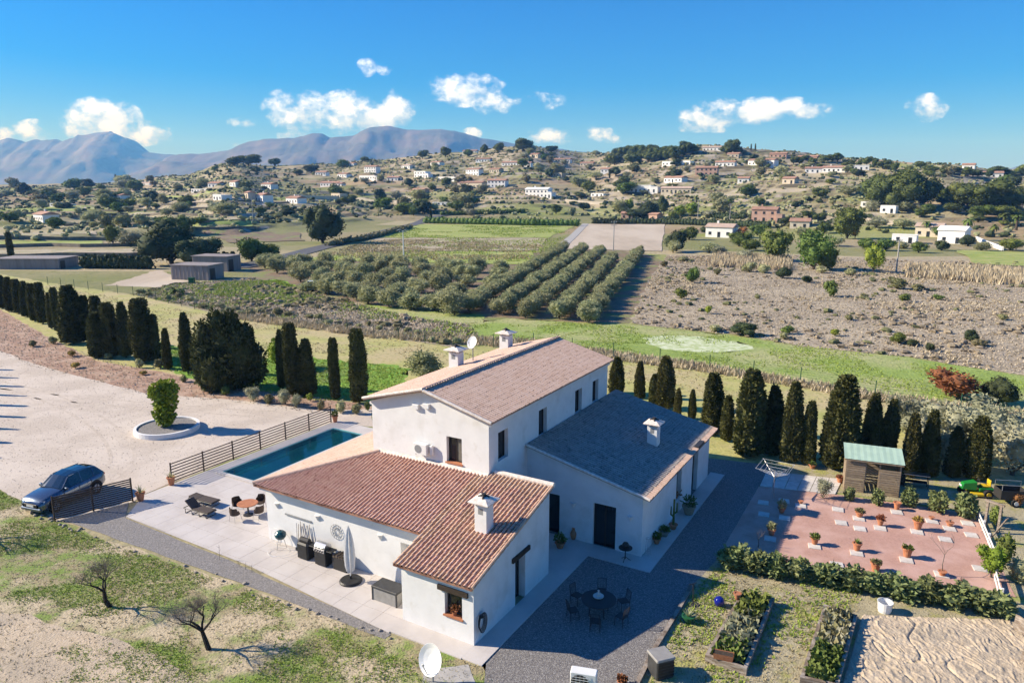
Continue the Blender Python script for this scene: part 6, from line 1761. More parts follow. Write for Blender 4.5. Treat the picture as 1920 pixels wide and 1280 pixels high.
boards(.0, -.02, wid * .36, -.02, .02, 2.15, 15); boards(wid * .62, -.02, wid, -.02, .02, 1.75, 12); boards(wid + .01, 0, wid + .01, dp, .02, 2.2, 14); boards(-.01, 0, -.01, dp, .02, 2.2, 14); boards(0, dp + .06, wid, dp + .06, .02, 2.4, 12)
q = MB(); nseg = 18
for i in range(nseg):
    x0, x1 = -.15 + (wid + .3) * i / nseg, -.15 + (wid + .3) * (i + 1) / nseg; z_ = .005 * (-1) ** i
    q.add([(x0, -.2, 2.24 + z_), (x1, -.2, 2.24 - z_), (x1, dp + .2, 2.60 - z_), (x0, dp + .2, 2.60 + z_)], [(0, 1, 2, 3)])
q.build('roof', MATS['green_roof'], t)
q = MB(); q.box(-.12, -.18, 2.12, wid + .12, -.12, 2.20); q.build('beam', MATS['pallet'], t)
# workbench, pale post
t = thing('steel_sink_bench', 'metal topped work bench beside the pallet shed', 'bench', G(1716, 912), math.atan2(ud.y, ud.x))
q = MB(); q.cbox((0, 0, .88), (1.5, .6, .06), .01); q.build('top', MATS['steel'], t)
for sx in (-.68, .68):
    for sy in (-.24, .24): MB().tube((sx, sy, 0), (sx, sy, .86), .025, .025, 6).build('leg', MATS['metal_dark'], t)
q = MB(); q.cbox((0, .05, .35), (1.3, .45, .04), .01); q.build('shelf', MATS['metal_dark'], t)
MB().lathe([(.3, 0), (.34, .3), (.3, .62), (.28, .62)], 16).build('barrel', MATS['metal_dark'], t, (-.9, .1, 0))
q = MB(); q.tube((0, 0, 0), (.06, 0, 1.9), .05, .035, 8); q.tube((.02, 0, .0), (.02, 0, .5), .09, .07, 8)
tag(q.build('pale_post', MATS['white_paint'], None, G(1606, 862)), 'crooked whitewashed post rising behind the pallet shed', 'post')


# lawn tractor and trailer
def lawn_tractor(p, rz):
    t = thing('lawn_tractor', 'green ride-on lawn tractor with a yellow mower deck', 'lawn tractor', p, rz)
    q = MB(); q.add([(.15, -.26, .45), (.95, -.22, .45), (.95, .22, .45), (.15, .26, .45), (.15, -.28, .95), (.85, -.20, .82), (.85, .20, .82), (.15, .28, .95), (.98, -.15, .62), (.98, .15, .62)], [(3, 2, 1, 0), (0, 1, 8, 5), (0, 5, 4), (2, 3, 6), (2, 6, 9), (3, 7, 6), (1, 2, 9, 8), (8, 9, 6, 5), (4, 5, 6, 7), (0, 4, 7, 3)]); q.build('hood', MATS['green_paint'], t)
    q = MB(); q.cbox((-.45, 0, .50), (.9, .62, .2), .04); q.build('fender', MATS['green_paint'], t)
    q = MB(); q.cbox((.1, 0, .22), (.8, 1.0, .16), .05); q.build('mower_deck', MATS['yellow_paint'], t)
    q = MB(); q.cbox((-.42, 0, .68), (.42, .44, .12), .04); q.cbox((-.66, 0, .90), (.1, .44, .42), .04); q.build('seat', MATS['yellow_paint'], t)
    q = MB(); q.tube((.12, 0, .9), (-.02, 0, 1.08), .02, .02, 6); q.path([(-.02 + .05 * math.cos(i * .5236), .17 * math.sin(i * .5236), 1.09 + .10 * math.cos(i * .5236)) for i in range(13)], .018, 5); q.build('steering_wheel', MATS['black_plastic'], t)
    for s_ in (-1, 1):
        for x, r, w_ in ((.75, .2, .16), (-.48, .27, .24)):
            q = MB(); q.tube((x, s_ * .32, r), (x, s_ * (.32 + w_), r), r, r, 16); w0 = q.build('wheel', MATS['tyre'], t)
            q = MB(); q.tube((x, s_ * (.33 + w_ - .02), r), (x, s_ * (.335 + w_), r), r * .55, r * .5, 12); q.build('rim', MATS['yellow_paint'], w0)
    q = MB(); q.cbox((.99, .0, .66), (.04, .3, .1), .01); q.build('headlight', MATS['lamp_clear'], t)


lawn_tractor(G(1830, 928), RAD(172))
p = G(1892, 944)
t = thing('garden_trailer', 'dark box trailer hitched behind the lawn tractor', 'trailer', p, RAD(-8))
for (x0, y0, x1, y1) in ((-.75, -.45, .75, -.42), (-.75, .42, .75, .45), (-.75, -.42, -.72, .42), (.72, -.42, .75, .42)): q = MB(); q.box(x0, y0, .45, x1, y1, 1.0); q.build('side_panel', MATS['metal_dark'], t)
q = MB(); q.box(-.75, -.45, .41, .75, .45, .45); q.build('floor_panel', MATS['metal_dark'], t)
for s_ in (-1, 1): q = MB(); q.tube((.1, s_ * .47, .26), (.1, s_ * .60, .26), .26, .26, 18); w0 = q.build('wheel', MATS['tyre'], t); q = MB(); q.tube((.1, s_ * .59, .26), (.1, s_ * .61, .26), .14, .13, 12); q.build('rim', MATS['white_paint'], w0)
MB().tube((-.75, 0, .4), (-1.5, 0, .35), .03, .03, 6).build('drawbar', MATS['metal_dark'], t)
q = MB()
for a_, b_ in (((-.73, -.43, 1.0), (-.73, -.43, 1.35)), ((.73, -.43, 1.0), (.73, -.43, 1.35)), ((-.73, .43, 1.0), (-.73, .43, 1.35)), ((.73, .43, 1.0), (.73, .43, 1.35)), ((-.73, -.43, 1.35), (.73, -.43, 1.35)), ((-.73, .43, 1.35), (.73, .43, 1.35))): q.tube(a_, b_, .018, .018, 5)
q.build('rack', MATS['metal_grey'], t)

# white board fence, timber arch, vine
def board_fence(name, a, b, h, nrail, mt, label, npost=4, rail=.14):
    d = (b - a); L_ = d.length; t = thing(name, label, 'fence', a, math.atan2(d.y, d.x))
    for i in range(npost): x = L_ * i / (npost - 1); q = MB(); q.box(x - .05, -.05, 0, x + .05, .05, h + .06); q.build('post', MATS[mt], t)
    for i in range(nrail): z = h * (i + 1) / nrail - rail; q = MB(); q.box(-.05, -.075, z, L_ + .05, -.052, z + rail); q.build('board', MATS[mt], t)
    return t
board_fence('board_fence', G(1834, 972), G(1864, 1044), .55, 2, 'white_paint', 'low white board fence at the right end of the red yard')
board_fence('board_fence', G(1866, 1090), G(1876, 1130), .7, 2, 'white_paint', 'short white board fence below the vine', 2)
t = thing('timber_arch', 'weathered grey timber frame beside the white board fence', 'frame', G(1846, 990), RAD(-60))
for x in (0, .7): q = MB(); q.box(x - .06, -.06, 0, x + .06, .06, 1.75); q.build('post', MATS['timber_old'], t)
q = MB(); q.box(-.15, -.05, 1.62, .85, .05, 1.74); q.build('beam', MATS['timber_old'], t)
t = thing('leaning_plank', 'long weathered plank leaning against the timber frame', 'plank', G(1853, 1012), RAD(-60)); q = MB(); q.add([(0, -.1, 0), (.05, -.1, 0), (.05, .1, 0), (0, .1, 0), (.75, -.1, 1.6), (.8, -.1, 1.6), (.8, .1, 1.6), (.75, .1, 1.6)], [(3, 2, 1, 0), (4, 5, 6, 7), (0, 1, 5, 4), (1, 2, 6, 5), (2, 3, 7, 6), (3, 0, 4, 7)]); q.build('plank', MATS['timber_old'], t)
px_plant('fresh', 1858, 1082, 1022, 52, 'bright green vine bush beside the white boards', 'bush', name='vine_bush')
px_plant('gbush', 1884, 1058, 1000, 32, 'upright leafy bush at the right end of the red yard', 'bush')
px_plant('obush', 1910, 1090, 1040, 50, 'grey green bush at the right edge beside the vine', 'bush')
px_plant('red', 1908, 950, 925, 20, 'small reddish bush by the trailer', 'bush', name='bush')
px_plant('gbush', 1866, 985, 950, 26, 'dark green bush behind the timber frame', 'bush')

# ---------------------------------------------------------------- kitchen garden
def raised_bed(label, c4, h, seed, mixk):
    P4 = [G(px, py, h) for px, py in c4]; P4 = [Vector((p.x, p.y, 0)) for p in P4]
    t = thing('raised_bed', label, 'raised bed', (0, 0, 0))
    for i in range(4):
        a, b = P4[i], P4[(i + 1) % 4]; d = (b - a).normalized(); n = Vector((-d.y, d.x, 0)) * .07
        cen = sum(P4, Vector()) / 4
        if n.dot(cen - a) < 0: n = -n
        for j in range(2):
            z0, z1 = .01 + j * h / 2, (j + 1) * h / 2 - .006; q = MB(); a2, b2 = (a, b) if i % 2 == 0 else (a + n.normalized() * 0 + d * .142, b - d * .142)
            w_ = n * 2
            q.add([a2 + X(0, 0, z0), b2 + X(0, 0, z0), b2 + w_ + X(0, 0, z0), a2 + w_ + X(0, 0, z0), a2 + X(0, 0, z1), b2 + X(0, 0, z1), b2 + w_ + X(0, 0, z1), a2 + w_ + X(0, 0, z1)], [(3, 2, 1, 0), (4, 5, 6, 7), (0, 1, 5, 4), (1, 2, 6, 5), (2, 3, 7, 6), (3, 0, 4, 7)]); q.build('sleeper', MATS['timber_old'], t)
    q = MB(); q.add([p + X(0, 0, h - .1) for p in P4], [(0, 1, 2, 3)]); q.build('soil', MATS['soil_dark'], t)
    rng = np.random.default_rng(seed); cen = sum(P4, Vector()) / 4
    for mi, (mt_, v0, v1, n, sz) in enumerate(mixk):
        u = rng.uniform(.14, .86, n); v = rng.uniform(v0, v1, n); A_, B_, C_, D_ = [np.array(p) for p in P4]
        P_ = (A_[None] * ((1 - u) * (1 - v))[:, None] + B_[None] * (u * (1 - v))[:, None] + C_[None] * (u * v)[:, None] + D_[None] * ((1 - u) * v)[:, None])
        hh = .28 * fbm(P_[:, 0] * 2.2, P_[:, 1] * 2.2, seed) + .05; P_[:, 2] = h - .1 + hh * rng.uniform(.1, 1, n)
        vv, ff = cards(P_, np.tile([0, 0, .6], (n, 1)), sz, 1.6, rng, .4, .8)
        o = link('vegetable_plants', np_mesh('vegetable_plants', vv, ff, MATS[mt_]), t); o['kind'] = 'stuff'
    return t


raised_bed('timber raised bed of mixed greens with a clay trough at its corner', [(1388, 1112), (1452, 1119), (1400, 1253), (1322, 1226)], .34, 5, [('leaf_green', .02, .38, 420, .17), ('leaf_grey', .32, .75, 420, .17), ('leaf_green', .7, .97, 300, .15), ('leaf_olive', .3, .9, 160, .15)])
raised_bed('timber raised bed beside the sand plot with dense parsley at its near end', [(1545, 1131), (1608, 1152), (1572, 1284), (1500, 1268)], .34, 6, [('leaf_scrub', .02, .55, 420, .15), ('leaf_grey', .05, .6, 260, .15), ('leaf_green', .55, .97, 700, .15)])
t = thing('clay_trough', 'orange rectangular clay trough on the corner of the mixed bed', 'planter', G(1356, 1234, .34) , RAD(-20))
q = MB(); q.add([(-.36, -.13, 0), (.36, -.13, 0), (.36, .13, 0), (-.36, .13, 0), (-.40, -.17, .27), (.40, -.17, .27), (.40, .17, .27), (-.40, .17, .27)], [(3, 2, 1, 0), (0, 1, 5, 4), (1, 2, 6, 5), (2, 3, 7, 6), (3, 0, 4, 7)]); q.build('trough', MATS['terracotta'], t)
q = MB(); q.box(-.38, -.15, .2, .38, .15, .24); q.build('soil', MATS['soil_dark'], t)
pot(G(1382, 1122, .34), .15, .30, 'narrow clay pot on the far corner of the mixed bed', 'clay pots in the garden', None)
t = thing('glazed_ball', 'shiny cobalt blue garden ball', 'garden ball', G(1348, 1136)); MB().lathe([(.08, 0), (.10, .03), (.26 * math.sin(.6), .24 - .24 * math.cos(.6))] + [(.24 * math.sin(a_), .26 - .24 * math.cos(a_)) for a_ in (.9, 1.2, 1.57, 1.9, 2.2, 2.5, 2.8, 3.1)], 20).build('ball', MATS['glaze_blue'], t, smooth=True)
t = thing('metal_tub', 'whitish metal tub standing before the hedge', 'tub', G(1658, 1146)); MB().lathe([(.26, 0), (.33, .5), (.34, .52), (.31, .52), (.29, .12), (.001, .12)], 20).build('tub', MATS['metal_white'], t)
q = MB(); q.path([(.33, 0, .5), (.30, 0, .62), (.2, 0, .70), (-.2, 0, .70), (-.30, 0, .62), (-.33, 0, .5)], .012, 5); q.build('handle', MATS['metal_grey'], t)
pot(G(1290, 1166), .26, .34, 'green glazed pot with a spiky plant beside the court', None, 'agave', 'green_plastic', seed=81, ph=.4, leaf='leaf_olive')
pot(G(1166, 1284), .16, .22, 'small clay pot with red flowers at the bottom edge of the gravel', None, 'tuft', seed=82, ph=.2, leaf='leaf_red')
q = MB(); 
t = thing('pulley_stand', 'thin dark hand cart standing at the corner of the court', 'hand cart', G(1300, 1132), .4); MB().tube((0, 0, 0), (0, .1, 1.0), .02, .02, 6).build('upright', MATS['metal_dark'], t); MB().tube((-.2, .1, 1.0), (.2, .1, 1.0), .02, .02, 6).build('handle', MATS['metal_dark'], t); q.cbox((0, -.1, .04), (.4, .3, .04), .01); q.build('plate', MATS['metal_dark'], t)
# timber edging between court and garden
E_ = [(1192, 1290), (1226, 1222), (1264, 1160), (1300, 1096)]
t = thing('timber_edging', 'weathered sleepers edging the gravel court', 'edging')
for a, b in zip(E_[:-1], E_[1:]):
    a, b = G(*a), G(*b); d = (b - a).normalized(); n = Vector((-d.y, d.x, 0)) * .09; q = MB(); b = b - d * .03
    q.add([a - n, b - n, b + n, a + n] + [p + X(0, 0, .16) for p in (a - n, b - n, b + n, a + n)], [(3, 2, 1, 0), (4, 5, 6, 7), (0, 1, 5, 4), (1, 2, 6, 5), (2, 3, 7, 6), (3, 0, 4, 7)]); q.build('sleeper', MATS['timber_old'], t)

# sand plot with raked and trodden furrows
SP = [G(1614, 1152), G(1905, 1162), G(2010, 1330), G(1560, 1330)]
nu, nv = 190, 170
u, v = np.meshgrid(np.linspace(0, 1, nu), np.linspace(0, 1, nv)); A_, B_, C_, D_ = [np.array(p[:2]) for p in SP]
Q = ((1 - u) * (1 - v))[..., None] * A_ + (u * (1 - v))[..., None] * B_ + (u * v)[..., None] * C_ + ((1 - u) * v)[..., None] * D_
x, y = Q[..., 0].ravel(), Q[..., 1].ravel()
wx = x + 1.3 * (fbm(x * .9, y * .5, 61, 3) - .5); 
fur = np.abs(np.sin(wx * 13.0 + 3.0 * fbm(x * 1.8, y * 1.2, 62, 3) * 3)); brk = fbm(x * 3.6, y * 2.4, 63, 3)
big = np.abs(fbm(x * .55, y * .4, 65, 2) - .5)
z = .045 + .05 * (1 - fur) * np.clip((brk - .38) * 4, 0, 1) + .055 * fbm(x * 9, y * 5, 64, 3) - .06 * np.exp(-(big / .012) ** 2)
ed = np.minimum.reduce([u.ravel(), 1 - u.ravel(), v.ravel(), 1 - v.ravel()]); z = np.where(ed < .012, .01, z)
i = np.arange(nv - 1)[:, None] * nu + np.arange(nu - 1)[None, :]
F = np.stack([i, i + nu, i + nu + 1, i + 1], -1).reshape(-1, 4)
struct(link('sand_plot', np_mesh('sand_plot', np.stack([x, y, z], -1), F, MATS['sand'])), 'raked sandy plot with wavy furrows')
for i in range(2):
    t = thing('corrugated_panel', 'leaning weathered grey panel at the right edge of the sand plot' if i == 0 else 'second grey panel at the bottom right corner', 'panel', G(1898 + 14 * i, 1180 + 60 * i), RAD(-70)); q = MB()
    for k in range(8): q.add([(k * .15, .03 * (k % 2), 0), (k * .15 + .15, .03 * ((k + 1) % 2), 0), (k * .15 + .15, .03 * ((k + 1) % 2) + .08, .75), (k * .15, .03 * (k % 2) + .08, .75)], [(0, 1, 2, 3)])
    q.build('sheet', MATS['timber_old'], t)

# stones along the ragged edge of the drive and the grass
STN = [unit_round(300 + i, 1, .01, 'stone', nl=1)[0] for i in range(1)]
rnd = random.Random(9); sv = [np_mesh('stone', *lump((0, 0, 0), (1, .8, .6), 40 + i, nu=8, nv=6, amp=.5), MATS['stone']) for i in range(4)]
for i in range(46):
    t_ = i / 45; base = [G(52, 956), G(112, 984), G(150, 1000), G(400, 1082), G(560, 1138), G(735, 1194)]
    k = min(int(t_ * 5), 4); p = base[k].lerp(base[k + 1], t_ * 5 - k) + Vector((rnd.gauss(0, .12), rnd.gauss(0, .12), 0)); s_ = rnd.uniform(.05, .13) * (1.5 if i < 10 else 1)
    o = link('stone', sv[i % 4], None, p + Vector((0, 0, s_ * .3)), rnd.uniform(0, 6), s_); tag(o, 'small rough stone along the edge of the rough grass, %s from the car' % ordinal(i + 1), 'stone', 'stones along the grass edge')

# ---------------------------------------------------------------- bank plants, wire fence, olives near the house
BK = [('yellow', 136, 668, 655, 16), ('yellow', 141, 690, 677, 18), ('yellow', 268, 703, 694, 15), ('obush', 205, 672, 658, 20), ('obush', 262, 690, 672, 20), ('bush', 300, 690, 670, 22), ('obush', 380, 722, 704, 26), ('gbush', 424, 740, 724, 22), ('grey', 475, 752, 722, 36), ('bush', 505, 756, 736, 22), ('grey', 535, 758, 728, 34), ('grey', 556, 764, 738, 30), ('lime', 582, 752, 736, 16), ('bush', 602, 768, 748, 22), ('obush', 640, 772, 748, 30), ('bush', 668, 776, 756, 26), ('bush', 62, 650, 636, 16), ('obush', 100, 645, 630, 18), ('bush', 205, 655, 641, 14), ('bush', 345, 716, 702, 18), ('gbush', 690, 770, 752, 14)]
for i, (k, px, pb, pt_, w_) in enumerate(BK):
    px_plant(k, px, pb, pt_, w_, {'yellow': 'small yellow leaved plant on the red bank, %s from the left', 'lime': 'pale lime plant on the red bank, %s plant from the left'}.get(k, 'low grey green shrub on the red bank, %s plant from the left') % ordinal(i + 1), 'shrub', 'plants on the red bank', name='shrub')
px_plant('olive', 800, 712, 652, 84, 'grey olive tree half hidden behind the main roof', 'olive tree')
px_plant('fresh', 520, 690, 632, 52, 'small fresh green tree beside the three cypresses', 'tree')
for q, lb in (((1700, 815, 735, 84), 'silvery olive tree behind the row, above the pallet shed'), ((1720, 862, 764, 62), 'pale olive tree between the cypresses right of the shed'), ((1792, 852, 748, 124), 'broad silvery olive tree behind the lawn tractor'), ((1852, 832, 742, 110), 'large pale olive tree below the rust red shrub'), ((1898, 890, 786, 112), 'dense pale olive tree at the right edge above the trailer'), ((1768, 884, 802, 56), 'small olive tree between two right hand cypresses')):
    px_plant('grey', *q, lb, 'olive tree', 'silvery olive trees at the right', name='olive_tree')
px_plant('red', 1796, 748, 692, 100, 'rust red shrub in the green meadow', 'shrub')
px_plant('dark', 1872, 756, 700, 68, 'dark green bush beside the rust red shrub', 'bush', name='bush')


def wire_fence(pxs, h, sp, label):
    t = thing('wire_fence', label, 'fence'); P_ = [G(*q) for q in pxs]
    pm = MB().tube((0, 0, 0), (0, 0, h), .045, .045, 6).mesh('post', MATS['wire_green']); pts = []
    for a, b in zip(P_[:-1], P_[1:]):
        n = max(1, int((b - a).length / sp))
        for i in range(n): pts.append(a.lerp(b, i / n))
    pts.append(P_[-1])
    for p in pts: link('post', pm, t, p)
    for k in range(7):
        m_ = MB(); z = h * (k + .5) / 7.2
        for a, b in zip(pts[:-1], pts[1:]): m_.tube(a + X(0, 0, z), b + X(0, 0, z), .008, .008, 3, caps=False)
        m_.build('wire', MATS['wire_green'], t)
wire_fence([(90, 534), (250, 554), (420, 592), (560, 608), (700, 628), (850, 653), (1000, 650), (1150, 670), (1330, 694), (1500, 720), (1640, 746), (1800, 772), (2050, 800)], 1.7, 4.2, 'thin green wire fence crossing behind the house')
# ---------------------------------------------------------------- valley side: sheds, houses, trees
mat('wall_white', (.84, .83, .80), (.78, .76, .73), sc=.3, rough=.9, rnd=.06)
mat('wall_cream', (.62, .54, .42), (.55, .47, .36), sc=.3, rough=.9, rnd=.08)
mat('wall_pink', (.52, .34, .26), (.46, .29, .22), sc=.3, rough=.9)
mat('wall_stone', (.45, .39, .31), (.36, .31, .25), sc=.8, rough=.9)
mat('roof_far', (.40, .24, .17), (.32, .18, .125), sc=.6, rough=.9, rnd=.12)
mat('roof_far_pale', (.50, .38, .30), (.42, .31, .24), sc=.6, rough=.9)
mat('window_far', (.03, .035, .04), rough=.2)
mat('wall_dry', (.24, .205, .16), (.15, .13, .10), sc=.6, rough=.95)
mat('shed_grey', (.30, .265, .25), (.24, .21, .20), sc=.5, rough=.8, stretch=(3, 3, .3))
mat('pool_far', (.10, .40, .42), rough=.1)


def far_house(px, py, wpx, label, kind='gable', wall='wall_white', h=3.0, depth=7.0, wing=0, rz=None, roof='roof_far', floors=1, cat='house'):
    """a villa on the slope whose foot shows at (px, py), about wpx wide in the photograph"""
    p = T(px, py); dist = (p - Vector((0, 0, CAM_H))).length; w_ = wpx / FPX * dist * 1.06; h = h * 1.08
    rz = random.uniform(-.85, -.35) if rz is None else -.45 - abs(rz)
    t = thing('house', label, cat, (p.x, p.y + depth * .3, p.z), rz, 'houses on the far slope')
    H_ = h * floors; dp = min(depth, w_ * .9)
    def block(x0, x1, y0, y1, z1, rf):
        m_ = MB(); m_.box(x0, y0, -2.5, x1, y1, z1); m_.build('wall', MATS[wall], t)
        if rf == 'gable':
            r = MB(); ym = (y0 + y1) / 2; o_ = .4; rh = (y1 - y0) * .2
            r.add([(x0 - o_, y0 - o_, z1 - .05), (x1 + o_, y0 - o_, z1 - .05), (x1 + o_, y1 + o_, z1 - .05), (x0 - o_, y1 + o_, z1 - .05), (x0 - o_, ym, z1 + rh), (x1 + o_, ym, z1 + rh), (x0 - o_, y0 - o_, z1 + .12), (x1 + o_, y0 - o_, z1 + .12), (x1 + o_, y1 + o_, z1 + .12), (x0 - o_, y1 + o_, z1 + .12)],
                  [(3, 2, 1, 0), (0, 1, 7, 6), (6, 7, 5, 4), (2, 3, 9, 8), (8, 9, 4, 5), (0, 6, 4, 9, 3), (1, 2, 8, 5, 7)]); ro = r.build('roof', MATS[roof], t)
            if w_ > 9: c_ = MB(); c_.box(x0 + (x1 - x0) * .3, ym + .2, z1, x0 + (x1 - x0) * .3 + .7, ym + .8, z1 + rh + .9); c_.build('chimney', MATS[wall], ro)
        else:
            r = MB(); r.box(x0 - .1, y0 - .1, z1, x1 + .1, y1 + .1, z1 + .12); r.box(x0 + .1, y0 - .1, z1 + .12, x1 - .1, y0 + .08, z1 + .5); r.build('roof', MATS[wall], t)
        n = max(1, int((x1 - x0) / 2.9))
        for fl in range(max(1, int(z1 / 2.7))):
            for i in range(n):
                xc = x0 + (x1 - x0) * (i + .5) / n; door = fl == 0 and i == n // 2
                zz0, zz1 = (fl * 2.8 + (.05 if door else 1.0)), fl * 2.8 + 2.15; ww = .55
                f_ = MB(); f_.box(xc - ww, y0 - .06, zz0, xc + ww, y0 + .02, zz1); fo = f_.build('door' if door else 'window', MATS['window_far'], t)
                s_ = MB(); s_.box(xc - ww - .12, y0 - .12, zz0 - .1, xc + ww + .12, y0 - .01, zz0 + .005); s_.build('sill', MATS[wall], fo)
    block(-w_ / 2, w_ / 2 * (1 - wing), 0, dp, H_, kind)
    if wing: block(w_ / 2 * (1 - wing) + .003, w_ / 2, -1.2, dp * .7, H_ * (.62 if floors > 1 else .8), kind if floors == 1 else 'flat')
    return t


HS = [  # px, py of the foot, width, label, options
    (67, 417, 46, 'white gabled house among the terraces at the far left', dict(h=3.2, rz=.3)),
    (216, 376, 30, 'bluish white house behind trees on the left plain', dict(h=3.4)), (62, 374, 26, 'pinkish house between trees at the far left', dict(wall='wall_cream')), (268, 350, 36, 'long low house on the left horizon', dict(roof='roof_far_pale')), (105, 388, 36, 'low white garden wall house in the left terraces', dict(kind='flat', h=1.6)),
    (398, 352, 22, 'white house left of the small wooded hill', {}), (372, 362, 40, 'low white flat house left of the small wooded hill', dict(kind='flat', h=2.4)), (434, 350, 18, 'white house at the foot of the small wooded hill', {}), (405, 378, 24, 'small white villa below the wooded hill', dict(kind='flat')),
    (484, 378, 26, 'white house with a tall gable near the roadside olives', dict(h=3.6)), (545, 382, 34, 'white house with a bright blue shaded end', dict(h=3.2)), (497, 353, 28, 'white bungalow under the wooded hill', {}), (460, 372, 14, 'small cream house beside the tall pole', dict(wall='wall_cream')),
    (620, 350, 46, 'white villa above the turquoise pool', dict(wing=.4, floors=1)), (640, 333, 22, 'white house high on the middle slope', {}), (655, 313, 20, 'white house near the crest with a pine', {}), (693, 324, 26, 'white two storey house on the middle slope', dict(floors=2, h=2.7)), (690, 338, 44, 'long white house with terraces on the middle slope', dict(kind='flat', h=3, wing=.3)), (628, 372, 24, 'cream block at the end of the pale retaining wall', dict(kind='flat', wall='wall_cream')),
    (790, 335, 36, 'stepped white house with two storeys in the village', dict(kind='flat', floors=2, h=2.6, wing=.5)), (840, 340, 46, 'white house over dark garages in the village', dict(kind='flat', wing=.4)), (885, 330, 30, 'white house with a tiled roof in the village', dict(floors=2, h=2.7)), (926, 326, 22, 'cream villa in the middle of the village', dict(wall='wall_cream')), (880, 353, 54, 'cream villa behind tall hedges in the village', dict(wall='wall_cream', floors=1, h=4)), (930, 352, 34, 'grey white house beside the dark hedge', dict(floors=2, h=2.6)),
    (968, 312, 56, 'long white house below the crest pines', dict(wing=.4)), (1010, 372, 54, 'white two storey villa alone in the middle of the slope', dict(floors=2, h=2.7, wing=.35, roof='wall_white', rz=-.1)), (1052, 305, 32, 'white house under the crest to the right', {}), (1035, 332, 40, 'grey modern house with a long flat roof', dict(kind='flat', wall='wall_stone')), (880, 288, 26, 'white house on the crest beside a pine', {}), (780, 365, 34, 'pinkish house beside a yellow wall', dict(wall='wall_pink')), (1140, 326, 26, 'small white house on the terraced slope right of the village', {}),
    (1196, 364, 74, 'large white flat roofed villa with a tall cube end', dict(kind='flat', h=4.2, wing=.35, rz=.1)), (1268, 363, 52, 'cream house with arches right of the large white villa', dict(wall='wall_cream', roof='roof_far_pale')), (1262, 344, 36, 'white villa with a red roof above the cream house', {}), (1325, 330, 36, 'pinkish villa on the upper slope', dict(wall='wall_pink', floors=2, h=2.6)), (1268, 312, 52, 'long white terrace house below the pine wood', dict(kind='flat')), (1360, 313, 32, 'white villa under the wood crest', {}), (1428, 310, 46, 'white gabled villa near the crest', dict(h=3.6)), (1335, 284, 30, 'pale house among the crest pines', dict(roof='roof_far_pale')), (1460, 296, 26, 'house with a red roof on the crest', dict(wall='wall_pink')), (1515, 302, 30, 'pink house on the right crest', dict(wall='wall_pink')), (1375, 296, 20, 'brownish house below the crest pines', dict(wall='wall_stone')),
    (1440, 418, 50, 'large pinkish villa with an arcade behind the dark hedge', dict(wall='wall_pink', floors=2, h=2.7, wing=.4, rz=.1)), (1502, 430, 30, 'small cream outbuilding beside the pink villa', dict(wall='wall_cream')), (1350, 446, 46, 'white house with a low gable behind garden trees', dict(h=3.6, roof='roof_far_pale', rz=.15)), (1176, 412, 20, 'pinkish gate house by the dark hedge', dict(wall='wall_pink')), (1225, 415, 18, 'small pink hut at the end of the hedge', dict(wall='wall_pink')),
    (1788, 458, 36, 'white gabled house in the palm garden at the right', dict(h=4.2, rz=-.35, roof='wall_white')), (1745, 446, 36, 'cream house joined to the white gabled one', dict(wall='wall_cream', h=3.6, roof='roof_far_pale')), (1700, 458, 34, 'low white flat roofed house at the right', dict(kind='flat', h=2.6)), (1668, 402, 22, 'small white hut below the big pines', dict(kind='flat')), (1636, 392, 30, 'low white building left of the big pines', dict(kind='flat', h=2.4)), (1565, 325, 34, 'white house on the upper right slope', {}), (1530, 325, 30, 'pale villa on the upper right slope', {}), (1866, 335, 24, 'white house on the far right crest', {}), (1818, 320, 16, 'small house at the right end of the crest', {}), (1612, 320, 30, 'long low house on the right crest', dict(kind='flat')),
    (735, 340, 22, 'small white house left of the village', {}), (815, 312, 24, 'white house above the village roofs', {}), (760, 318, 22, 'pale house among trees above the village', dict(roof='roof_far_pale')), (905, 305, 26, 'white house in the trees above the village', {}), (1090, 350, 22, 'little white house on the open slope', {}), (1120, 372, 26, 'low white wall house on the open slope', dict(kind='flat', h=2.2)), (830, 388, 40, 'white shed beside the road top', dict(kind='flat', h=2.0)), (1395, 345, 18, 'small white cottage on the scrubby slope', {}), (1480, 345, 20, 'small pale cottage on the scrubby slope', dict(wall='wall_cream')), (720, 300, 18, 'tiny white house on the middle crest', {}), (600, 330, 20, 'tiny white house on the saddle', {}), (1000, 296, 20, 'pale house just under the crest pines', dict(wall='wall_cream')), (1100, 312, 24, 'small pale house right of the crest pines', dict(wall='wall_cream'))]
for (px, py, w_, lb, k) in HS: far_house(px, py, w_, lb, **k)


# retaining walls
def long_wall(pts, h, mt, label, th=.5):
    t = thing('retaining_wall', label, 'wall'); P_ = [T(*q) for q in pts]; m_ = MB()
    for a, b in zip(P_[:-1], P_[1:]):
        n = max(1, int((b - a).length / 12))
        for i in range(n):
            p, q = a.lerp(b, i / n), a.lerp(b, (i + 1) / n); p.z, q.z = hz(p.x, p.y), hz(q.x, q.y); d = (q - p).normalized(); nn = Vector((-d.y, d.x, 0)) * th / 2
            m_.add([p - nn - X(0, 0, 1), q - nn - X(0, 0, 1), q + nn - X(0, 0, 1), p + nn - X(0, 0, 1), p - nn + X(0, 0, h), q - nn + X(0, 0, h), q + nn + X(0, 0, h), p + nn + X(0, 0, h)], [(3, 2, 1, 0), (4, 5, 6, 7), (0, 1, 5, 4), (2, 3, 7, 6), (1, 2, 6, 5), (3, 0, 4, 7)])
    m_.build('wall', MATS[mt], t)
long_wall([(560, 372), (650, 374), (760, 381)], 2.2, 'wall_cream', 'long pale retaining wall left of the village')
long_wall([(600, 362), (760, 366)], 1.6, 'wall_stone', 'stone retaining wall above the long pale wall')
